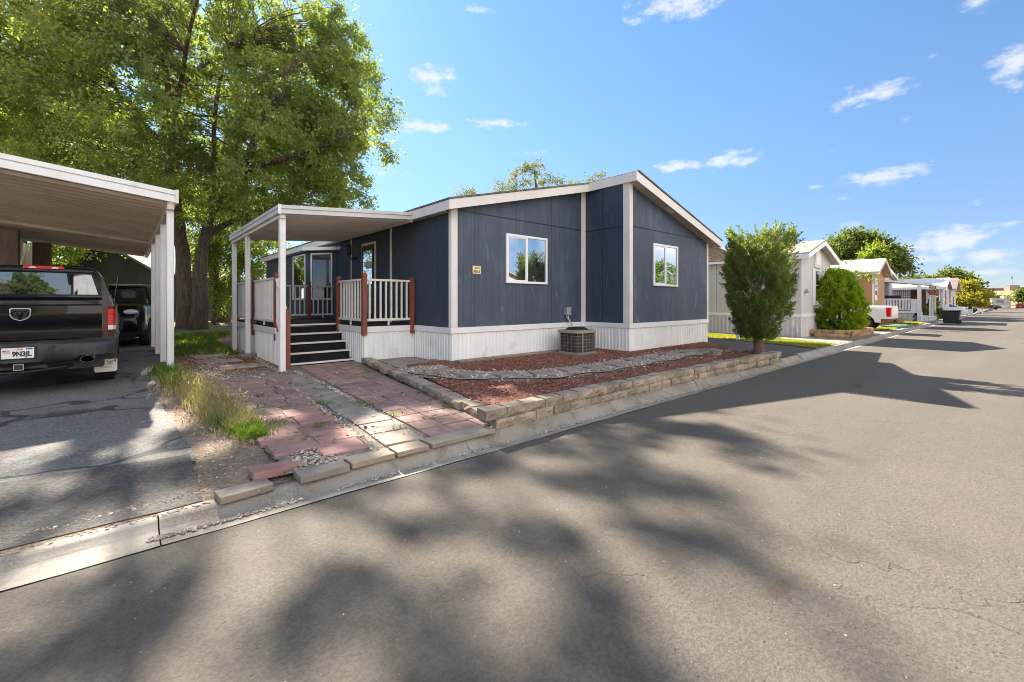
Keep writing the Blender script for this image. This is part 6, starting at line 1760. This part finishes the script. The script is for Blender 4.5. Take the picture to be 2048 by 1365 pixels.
def front_window(h, x0, x1, y, z0, z1, mull=True, glass='glass', t=.05):
    f = MB()
    for b in ((x0, x1, z0, z0 + t), (x0, x1, z1 - t, z1), (x0, x0 + t, z0 + t, z1 - t), (x1 - t, x1, z0 + t, z1 - t)): f.box(b[0], b[1], y - .04, y - .002, b[2], b[3])
    if mull: f.box(x0 + t, x1 - t, y - .035, y - .002, (z0 + z1) / 2 - .02, (z0 + z1) / 2 + .02)
    w = f.build('window', A['frame'], h)
    g = MB(); g.box(x0 + t, x1 - t, y - .02, y - .012, z0 + t, z1 - t); g.build('pane', A[glass], w)
    return w
# grey-white home with the arched window ornament
h1 = gable_home('mobile_home', 'pale grey-white mobile home with arched ornament above its front window', 19.05, 23.1, 5.2, 21, 3.12, 3.72, 'siding_white_x', 'siding_white_x', 'shingle_tan', 'frame', .3, .22, .84, wall_y='siding_white_y')
wx0, wx1 = 20.72, 21.32
front_window(h1, wx0, wx1, 5.2, 1.36, 2.62)
for a, b in ((wx0 - .32, wx0 - .02), (wx1 + .02, wx1 + .28)):
    m = MB(); m.box(a, b, 5.165, 5.198, 1.2, 2.66); m.build('shutter', A['vinyl'], h1, bevel=.006, seg=1)
m = MB(); arc = [(21.02 + .42 * math.cos(t), 2.78 + .62 * math.sin(t)) for t in [R(180 * k / 14) for k in range(15)]]
m.prism(arc + [(20.60, 2.70), (21.44, 2.70)][::1], 'y', 5.14, 5.197); orn = m.build('arch_ornament', A['cream'], h1)
m = MB(); arc = [(21.02 + .28 * math.cos(t), 2.80 + .46 * math.sin(t)) for t in [R(180 * k / 14) for k in range(15)]]; m.prism(arc, 'y', 5.125, 5.139); m.build('arch_panel', A['vinyl'], orn)
m = MB(); m.box(20.75, 21.32, 4.95, 5.196, 1.05, 1.36); wac = m.build('window_cooler', A['vinyl'], h1, bevel=.01, seg=1)
m = MB()
for k in range(5): m.box(20.80, 21.27, 4.944, 4.949, 1.09 + k * .05, 1.115 + k * .05)
m.build('grille', A['ac_coil'], wac)
m = MB(); m.smooth = True; m.lathe([(0.0, .16), (.03, .155), (.05, .06), (.075, 0.0)], (19.45, 5.12, 1.66), 10); m.build('wall_bell', A['ac_tan'], h1)
m = MB(); m.smooth = True; m.lathe([(0, .0), (.15, .02), (.26, .07), (.265, .075), (.15, .03), (0, .012)], (19.75, 6.6, 3.98), 18, 'x'); m.tube([(19.75, 6.6, 3.5), (19.75, 6.6, 3.95)], .03, 6); m.build('satellite_dish', A['ac_tan'], h1)
# orange-tan home with white roof
h2 = gable_home('mobile_home', 'orange-tan mobile home with bright white roof', 32.4, 36.1, 5.3, 20, 3.1, 3.85, 'tan_wall', 'tan_wall', 'metal_roof', 'beige_wall', .35, .25, .8, zg=drop(34))
front_window(h2, 33.0, 33.7, 5.3, 1.4, 2.7)
m = MB(); m.box(32.38, 32.5, 5.26, 5.3, .8, 3.05); m.build('corner_board', A['white'], h2)
# next home, with a white deck and sloping cover in front of its gable
h25 = gable_home('mobile_home', 'blue-grey mobile home with steep gable behind the white porch deck', 39.6, 48.6, 6.6, 20, 3.3, 4.1, 'grey_wall', 'grey_wall', 'brown_roof', 'white', .35, .25, .8, zg=drop(39))
front_window(h25, 43.0, 43.9, 6.6, 1.5, 2.5)
pd = thing('porch_deck', 'white-railed porch deck with pale mint skirting and sloping cover down the street', 'deck', (42, 4.4, drop(42)))
g0 = drop(42)
m = MB(); m.box(42.0, 47.0, 4.4, 6.55, g0 + .66, g0 + .74); m.build('floor', A['wood'], pd)
m = MB(); corrugated(m, (42.0, 6.55), (42.0, 4.62), g0 - .05, g0 + .62, .3, .02, (-1, 0)); corrugated(m, (42.0, 4.4), (47, 4.4), g0 - .05, g0 + .62, .3, .02, (0, -1)); m.build('skirting', A['mint'], pd)
m = MB(); m.box(41.94, 41.99, 4.4, 6.55, g0 + .58, g0 + .73); m.build('deck_band', A['white'], pd)
m = MB(); m.box(41.96, 42.04, 4.72, 7.2, g0 + 1.52, g0 + 1.60); m.build('top_rail', A['white'], pd)
m = MB(); m.box(41.97, 42.03, 4.72, 7.2, g0 + .80, g0 + .86); rl_ = m.build('bottom_rail', A['white'], pd)
for k in range(15):
    m = MB(); m.box(41.98, 42.02, 4.78 + k * .165, 4.85 + k * .165, g0 + .86, g0 + 1.52); m.build('baluster', A['white'], rl_)
m = MB(); m.box(41.985, 42.03, 4.34, 4.72, g0 + .74, g0 + 1.58); m.build('solid_panel', A['white'], pd)
m = MB(); m.prism([(3.6, g0 + 2.52), (7.4, g0 + 3.02), (7.4, g0 + 3.15), (3.6, g0 + 2.66)], 'x', 41.9, 47.2); m.build('roof_panel', A['white'], pd)
for x, y, w in ((42.05, 4.28, .10), (43.4, 3.85, .05), (44.9, 3.85, .05), (46.6, 3.85, .05), (42.05, 6.5, .05)):
    m = MB(); m.box(x - w, x + w, y - w, y + w, g0 - .05, g0 + 2.53 + (y - 3.6) * .13); m.build('post', A['white'], pd)
lt2 = thing('lattice_screen', 'brown lattice screen at the far side of the mint-skirted deck', 'lattice', (46.9, 5.5, g0))
m = MB()
for k in range(17): m.box(46.9, 46.92, 4.55 + k * .115, 4.585 + k * .115, g0 + .8, g0 + 2.35)
for k in range(11): m.box(46.921, 46.94, 4.5, 6.5, g0 + .8 + k * .15, g0 + .84 + k * .15)
m.build('slats', A['wood'], lt2)
m = MB(); m.box(46.95, 46.99, 4.4, 5.3, g0 + .8, g0 + 2.35); m.build('solid_panel', A['brick_wall'], lt2)
gr_ = thing('barbecue', 'long dark barbecue with lid on the mint-skirted deck', 'barbecue', (42.6, 5.9, g0 + .74))
m = MB(); m.prism([(42.35, g0 + 1.62), (42.85, g0 + 1.62), (42.85, g0 + 1.75), (42.72, g0 + 1.84), (42.48, g0 + 1.84), (42.35, g0 + 1.75)], 'y', 5.3, 6.3); m.build('lid', A['black'], gr_, bevel=.02, seg=1)
m = MB()
for y in (5.4, 6.2):
    for x in (42.42, 42.78): m.box(x - .03, x + .03, y - .03, y + .03, g0 + .74, g0 + 1.62)
m.box(42.38, 42.82, 5.35, 6.25, g0 + 1.1, g0 + 1.14); m.build('stand', A['black'], gr_)
for i, x in enumerate((42.9, 44.3, 45.7)):
    zc = g0 + 2.62
    t_ = thing('hanging_pot', ('red clay hanging pot nearest the thick white post', 'middle one of the three red clay hanging pots', 'red clay hanging pot farthest down the street')[i], 'flower pot', (x, 3.75, zc - .75), group='clay pots hanging from the porch roof')
    m = MB(); m.smooth = True; m.lathe([(0, 0), (.10, 0), (.15, .18), (.17, .18), (.17, .24), (.14, .24), (.13, .18), (0, .18)], (x, 3.75, zc - .75), 14); m.build('pot', A['terracotta'], t_, autosmooth=True)
    m = MB()
    for k in range(3): m.tube([(x + .15 * math.cos(k * 2.1), 3.75 + .15 * math.sin(k * 2.1), zc - .52), (x, 3.75, zc - .16)], .006, 4)
    m.tube([(x, 3.75, zc - .16), (x, 3.75, zc - .05)], .006, 4); m.build('hanger', A['black'], t_)
    P_ = np.array([[x, 3.75, zc - .5]]); V, Qd = crown_leaves(P_, [.16], 70, .09, .3); fast_mesh('foliage', V, Qd, A['leaf_far'], t_)
# grey house with sunflower
h3 = gable_home('mobile_home', 'pale blue-grey mobile home with white roof behind the tall sunflower', 51.5, 57.5, 3.8, 18, 2.68, 3.45, 'grey_wall', 'grey_wall', 'metal_roof', 'white', .25, .25, .7, zg=drop(53))
def side_window(h, x, y0, y1, z0, z1, t=.06):
    f = MB()
    for b in ((y0, y1, z0, z0 + t), (y0, y1, z1 - t, z1), (y0, y0 + t, z0 + t, z1 - t), (y1 - t, y1, z0 + t, z1 - t)): f.box(x - .05, x - .002, *b)
    w = f.build('window', A['frame'], h); g = MB(); g.box(x - .03, x - .012, y0 + t, y1 - t, z0 + t, z1 - t); g.build('pane', A['glass'], w)
side_window(h3, 51.5, 3.95, 4.45, 1.15, 2.45)
front_window(h3, 53.0, 54.4, 3.8, 1.0, 2.4, False)
h4 = gable_home('mobile_home', 'brick-red and beige mobile home with brown roof before the yellow tree', 62.5, 68.5, 4.0, 20, 2.8, 3.9, 'beige_wall', 'brick_wall', 'brown_roof', 'beige_wall', .4, .3, .7, wall_y='brick_wall', zg=drop(65))
front_window(h4, 64.0, 65.6, 4.0, 1.0 + drop(65), 2.2 + drop(65), False)
h45 = gable_home('mobile_home', 'long brown-roofed mobile home rising behind the pale blue-grey one', 50.5, 59.0, 19.5, 36, 3.2, 4.6, 'beige_wall', 'beige_wall', 'brown_roof', 'white', .3, .3, .7, zg=drop(54))
sdish = thing('satellite_dish', 'white satellite dish on a mast before the yellow tree', 'satellite dish', (57, 4.2, drop(57)))
pD = at(1904, 568, 47)
m = MB(); m.smooth = True; m.lathe([(0, 0), (.22, .03), (.42, .14), (.43, .15), (.22, .05), (0, .02)], tuple(pD), 20, 'z', sx=.8); m.build('dish', A['frame'], sdish)
m = MB(); m.tube([(pD.x, pD.y, drop(50)), (pD.x, pD.y, pD.z)], .03, 8); m.build('mast', A['grey_metal'], sdish)
# sunflower plants and dry shrub
sf = at(1868, 640, 34.5); g1 = drop(sf.x)
C_ = clumps_in((sf.x, sf.y, g1 + .8), (.85, .6, .75), 34, 71, .1, -.5, .8) + [Vector((sf.x + random.uniform(-.4, .4), sf.y, g1 + z)) for z in (1.4, 1.55, 1.7, 1.75)]
sfp = tree('sunflower_plant', 'tall pale-leaved sunflower plant with one yellow bloom beside the white picket edging', (sf.x, sf.y, g1), [([Vector((sf.x, sf.y, g1)), Vector((sf.x + .1, sf.y, g1 + .9)), Vector((sf.x + .3, sf.y, g1 + 1.7))], [.03, .025, .015])], C_, [.22] * len(C_), 26, .19, 'sunflower', cat='sunflower', aspect=.8)
bl = at(1889, 602, 34.2)
m = MB(); m.smooth = True; m.lathe([(0, -.02), (.10, -.02), (.17, -.01), (.17, .01), (.08, .02), (0, .025)], (bl.x, bl.y, bl.z), 14, 'y'); m.tube([(bl.x, bl.y, g1), (bl.x, bl.y + .02, bl.z)], .012, 5); m.build('bloom', A['yellow_petal'], sfp)
db_ = at(1850, 640, 32); bushy('dry_shrub', 'dark brown domed shrub behind the white picket edging', 1849, 640, 33, 1.2, 1.0, 22, 120, .09, 'leaf_olive', 73, 0.05)
def pickets(name, label, p0, p1, n, h):
    f = thing(name, label, 'fence', (p0[0], p0[1], drop(p0[0])))
    a, b = Vector((*p0, drop(p0[0]))), Vector((*p1, drop(p1[0])))
    m = MB()
    for z in (.10, h * .72): m.bar(a + Vector((0, 0, z)), b + Vector((0, 0, z)), .03, .05)
    m.build('rail', A['frame'], f)
    d = (b - a).normalized(); nn = Vector((-d.y, d.x, 0))
    for k in range(n):
        c = a.lerp(b, (k + .5) / n) - nn * .03; M = Matrix((d, nn, Vector((0, 0, 1)))).transposed()
        q = MB(); q.obox(c + Vector((0, 0, h * .5)), (.07, .02, h), M); q.build('picket', A['frame'], f)
    return f
pf0, pf1 = at(1829, 643, 31.5), at(1857, 647, 31.0); pf2 = at(1877, 642, 35)
pickets('picket_fence', 'low white picket edging facing the street under the porch post', (pf0.x, pf0.y), (pf1.x, pf1.y), 10, .42)
pickets('picket_fence', 'low white picket edging beside the sunflower plant', (pf1.x, pf1.y), (pf2.x, pf2.y), 10, .42)
# black wheeled cart at the kerb
cx_, cy_ = at(1902, 648, 28.7).x, at(1902, 648, 28.7).y
ct = thing('wheelie_bin', 'black wheeled rubbish cart standing alone at the kerb', 'rubbish bin', (cx_, cy_, -.12))
m = MB(); m.smooth = False
def sq(w, d, z): return [(cx_ - w, cy_ - d, z), (cx_ + w, cy_ - d, z), (cx_ + w, cy_ + d, z), (cx_ - w, cy_ + d, z)]
loft(m, [sq(.36, .34, -.06), sq(.38, .36, .1), sq(.46, .44, .70)]); m.build('bin', A['black'], ct, bevel=.03, seg=2)
m = MB(); loft(m, [sq(.50, .48, .70), sq(.51, .49, .745), sq(.40, .40, .79)]); m.build('lid', A['black'], ct, bevel=.015, seg=1)
m = MB(); m.tube([(cx_ - .3, cy_ - .5, .72), (cx_ + .3, cy_ - .5, .72)], .022, 8); m.build('handle', A['black'], ct)
for s in (-1, 1):
    m = MB(); m.lathe([(0, -.04), (.14, -.04), (.14, .04), (0, .04)], (cx_ + s * .36, cy_ - .34, .015), 16, 'x'); m.build('wheel', A['rubber'], ct)
# green ground cover lying on the lawn, planter wall of the arborvitae
gp_ = at(1818, 657, 22.8); m = MB(); M = Matrix.Rotation(-.05, 3, 'Z'); m.obox((30.2, 3.95, .05), (2.6, .75, .10), M); m.obox((30.2, 3.95, .105), (2.4, .62, .012), M); tag(m.build('ground_mat', A['green_mat'], bevel=.02, seg=1), 'flat green cover lying on the grass behind the white pickup', 'ground cover')
block_run('planter_wall', 'ochre block planter wall around the arborvitae bush', [(20.0, 5.05), (20.15, 4.35), (20.75, 3.86), (22.0, 3.78), (23.3, 3.76), (23.6, 4.4)], 2, .42, .22, .14, -.02, A['far_block'])
flat('planter_soil', [(20.15, 5.1), (20.3, 4.45), (20.85, 4.0), (23.3, 3.92), (23.5, 5.2)], 0.10, A['mulch_soil'], 0.0, 0.1)
# sign posts and little gate far down
for i, (u, v0, v1, d, lab) in enumerate(((1965, 620, 605, 62, 'white utility pedestal beside the far lawn'), (1936, 632, 614, 45, 'white gate panel behind the fastback'))):
    p = at(u, v0, d); q = at(u, v1, d); g = drop(p.x); t_ = thing('utility_post' if i == 0 else 'gate_panel', lab, 'post' if i == 0 else 'gate', (p.x, p.y, g))
    m = MB()
    if i == 0: m.box(p.x - .09, p.x + .09, p.y - .09, p.y + .09, g, q.z); m.build('post', A['frame'], t_)
    else:
        m.box(p.x - .05, p.x + .05, p.y, p.y + .05, g, q.z); m.box(p.x + .48, p.x + .56, p.y - .33, p.y - .28, g, q.z); m.build('post', A['frame'], t_)
        m = MB(); m.bar((p.x + .04, p.y, g + .45), (p.x + .5, p.y - .3, g + .45), .03, .55); m.build('panel', A['grey_wall'], t_)

# ------------------------------------------------------------------ the end of the street
e = at(2003, 616, 132); ge = drop(150) 
tr = thing('trailer_home', 'beige single trailer home with dark double window closing the street end', 'mobile home', (e.x, e.y, ge))
ex, ey = SA, -CA                                    # across the view at the street end
M = Matrix(((ex, CA, 0), (ey, SA, 0), (0, 0, 1)))
def tb(name, mt, c, dims, par=tr, bevel=0): m = MB(); m.obox(Vector((e.x, e.y, ge)) + M @ Vector(c), dims, M); return m.build(name, A[mt], par, bevel=bevel, seg=1)
tb('wall', 'beige_wall', (0, 2.0, 1.75), (5.6, 4.0, 2.0)); tb('skirting', 'white', (0, 1.99, .38), (5.5, 3.98, .76)); tb('roof', 'grey_metal', (0, 2.0, 2.82), (5.9, 4.3, .14))
tw = tb('window', 'grey_metal', (-.5, -.02, 1.9), (2.7, .06, 1.15))
for x in (-1.08, .08): tb('pane', 'dark_glass', (x, -.06, 1.95), (.95, .03, .8), tw)
tb('roof_cooler', 'beige_wall', (2.2, 1.5, 3.2), (.9, .9, .7))
fc = thing('carport', 'white flat carport right of the far trailer over the red car', 'carport', (e.x, e.y, ge))
tb('roof_panel', 'white', (6.2, 1.5, 2.6), (6.2, 5.0, .16), fc); 
for x in (3.3, 9.0):
    tb('post', 'white', (x, -.9, 1.3), (.14, .14, 2.6), fc)
# dry hill with wall, hut and mast
m = MB(); rows = []
for k in range(41):
    s = -260 + 520 * k / 40
    row = []
    for (dd, z) in ((150, -.9), (165, .2), (185, 2.2), (210, 4.6), (232, 6.4), (252, 7.4), (300, 7.6), (520, 7.6)):
        w = 0.5 * mnoise.noise(Vector((s * .03, dd * .04, 0)))
        row.append((dd * CA * 1.0 + (SA) * (s + .92 * dd) , dd * SA + (-CA) * (s + .92 * dd), z + w * (1 if 160 < dd < 240 else 0)))
    rows.append(row)
m.grid(rows); m.smooth = True; hl = m.build('hill', A['hill'])
if hl.data.polygons[0].normal.z < 0: hl.data.flip_normals()
struct(hl)
def hillpt(u, d, z): p = at(u, 603, d); return Vector((p.x, p.y, z))
a, b = hillpt(1950, 262, 8.2), hillpt(2300, 262, 8.2)
m = MB(); m.bar(a, b, .6, 2.0); tag(m.build('hill_parapet', A['hill_wall']), 'long grey-brown wall along the top of the dry hill', 'wall')
hu = hillpt(2023, 259, 8.7); ht = thing('hill_hut', 'small beige hut on the hilltop wall carrying a mast', 'hut', tuple(hu))
m = MB(); m.obox(hu + Vector((0, 0, .3)), (5.6, 3.5, 3.2), M); m.build('wall', A['hill_wall'], ht, bevel=.1, seg=1)
m = MB(); m.obox(hu + Vector((0, 0, 1.98)), (6.0, 3.9, .2), M); m.build('roof', A['grey_metal'], ht)
ms = hillpt(2024, 270, 9.0); mt_ = thing('radio_mast', 'thin grey mast rising behind the hilltop hut', 'mast', tuple(ms))
m = MB(); m.tube([ms, ms + Vector((0, 0, 7.2))], [.3, .14], 6); m.build('pole', A['grey_metal'], mt_)
m = MB(); m.tube([ms + Vector((0, 0, 6.2)), ms + Vector((0, 0, 7.8))], [.30, .2], 6); m.build('antenna', A['bumper'], mt_)

# ------------------------------------------------------------------ behind the carport
sh2 = thing('gabled_shed', 'dark shaded gable building beyond the carport', 'shed', (-6, 31, 0))
def shp(u, v, d=31.0): return at(u, v, d)
L0, Rr_, Rt = shp(112, 536), shp(212, 486), shp(318, 545)
gz0 = 0.0
m = MB()
bx_ = Vector((SA, -CA, 0)); fy_ = Vector((CA, SA, 0))
face = [Vector((L0.x, L0.y, gz0)), Vector((Rt.x, Rt.y, gz0)), Rt, Rr_, L0]
backf = [p + fy_ * 7 for p in face]
m._add(face + backf, [(0, 1, 2, 3, 4), (9, 8, 7, 6, 5), (0, 5, 6, 1), (1, 6, 7, 2), (4, 9, 5, 0)]); m.build('wall', A['dark_wall'], sh2)
m = MB()
for p, q_ in ((L0, Rr_), (Rr_, Rt)):
    d_ = (q_ - p).normalized(); e0 = p - (d_ * .5 if p is L0 else Vector()); e1 = q_ + (d_ * .5 if q_ is Rt else Vector())
    vs = [e0 - fy_ * .5 + Vector((0, 0, .03)), e1 - fy_ * .5 + Vector((0, 0, .03)), e1 + fy_ * 7.3 + Vector((0, 0, .03)), e0 + fy_ * 7.3 + Vector((0, 0, .03))]
    vs += [v_ + Vector((0, 0, .16)) for v_ in vs]; m._add(vs, [(3, 2, 1, 0), (4, 5, 6, 7), (0, 1, 5, 4), (1, 2, 6, 5), (2, 3, 7, 6), (3, 0, 4, 7)])
m.build('roof', A['wood'], sh2)
yw = thing('fence_panel', 'sunlit yellow board fence right of the dark gable building', 'fence', tuple(shp(294, 600, 31.5)))
a, b = shp(284, 556, 32), shp(330, 556, 32)
m = MB(); m.bar(Vector((a.x, a.y, 1.3)), Vector((b.x, b.y, 1.3)), .06, 2.7); m.build('boards', A['fence'], yw)
wf_ = thing('board_fence', 'weathered wooden board fence behind the leafy shrubs', 'fence', tuple(shp(430, 600, 34)))
a, b = shp(395, 600, 34), shp(560, 600, 34)
for k in range(30):
    p = a.lerp(b, k / 29); q = MB(); q.obox((p.x, p.y, 1.0 + random.uniform(-.03, .03)), (.205, .03, 2.0), M); q.build('board', A['fence'], wf_)
m = MB(); m.bar(Vector((a.x, a.y, .5)), Vector((b.x, b.y, .5)), .05, .09); m.bar(Vector((a.x, a.y, 1.6)), Vector((b.x, b.y, 1.6)), .05, .09); m.build('rail', A['wood'], wf_)
# neighbour's home wall left of the carport
lh = thing('neighbour_home', 'tan neighbour house wall with brown post at the left edge of the carport', 'house', (-3.4, 19, 0))
m = MB(); m.box(-6.4, -2.62, 18.6, 26, -.02, 3.4); m.build('wall', A['beige_wall'], lh)
m = MB(); m.box(-2.60, -2.25, 18.5, 18.9, -.02, 3.35); m.build('post', A['wood'], lh)
m = MB(); m.box(-2.15, -1.75, 20.2, 20.5, -.02, 3.2); m.build('post', A['wood'], lh)
m = MB(); m.box(-2.2, -0.9, 20.9, 21.6, -.02, 2.55); tag(m.build('storage_cabinet', A['dark_wall'], bevel=.02, seg=1), 'dark storage cabinet at the rear left of the carport', 'cabinet')

# ------------------------------------------------------------------ the other side of the street (seen only as reflections)
o1 = gable_home('mobile_home', 'cream mobile home across the street mirrored in the window panes', -1.0, 7.5, -22, -9.5, 2.9, 4.2, 'siding_white_x', 'white', 'shingle_tan', 'white', .3, .3, .8)
o2 = gable_home('mobile_home', 'beige mobile home across the street mirrored in the pickup tailgate', -14, -7.5, -24, -10.5, 2.9, 4.0, 'beige_wall', 'white', 'shingle_tan', 'white', .3, .3, .8)
o3 = gable_home('mobile_home', 'grey mobile home across the street mirrored in the left window', 13.0, 23.4, -24, -9.6, 2.9, 4.6, 'beige_wall', 'white', 'shingle_tan', 'white', .3, .3, .8)
for i, (x, y, w, h, lf, nm, lb) in enumerate(((10.3, -14, 3.5, 5.0, 'leaf_far', 'street_tree', 'leafy tree across the street between the cream and grey homes'), (-4.5, -15, 3, 3.0, 'leaf_far', 'street_tree', 'leafy tree across the street between cream and beige homes'),
        (30.0, -14, 3.2, 2.9, 'leaf_far', 'street_tree', 'small leafy tree across the street mirrored in the left window'), (34.5, -12, 3.4, 11, 'juniper', 'conifer_tree', 'tall dark conifer across the street mirrored in the right window'), (42, -12, 6, 6.0, 'leaf_bright', 'street_tree', 'bright leafy tree across the street mirrored in the right window'))):
    if nm == 'conifer_tree':
        C_ = [Vector((x + (1 - k / 60) * 1.9 * math.cos(k * 2.4), y + (1 - k / 60) * 1.9 * math.sin(k * 2.4), .8 + k / 60 * (h - 1))) for k in range(60)]
    else: C_ = clumps_in((x, y, h * .6), (w / 2, w / 2, h * .4), 46, 90 + i, .1, -.4, .5)
    tree(nm, lb, (x, y, 0), [([Vector((x, y, 0)), Vector((x, y, h * .4)), Vector((x + .1, y, h * .9))], [.22, .16, .03])], C_, [.8] * len(C_), 120, .22, lf, sides=6)
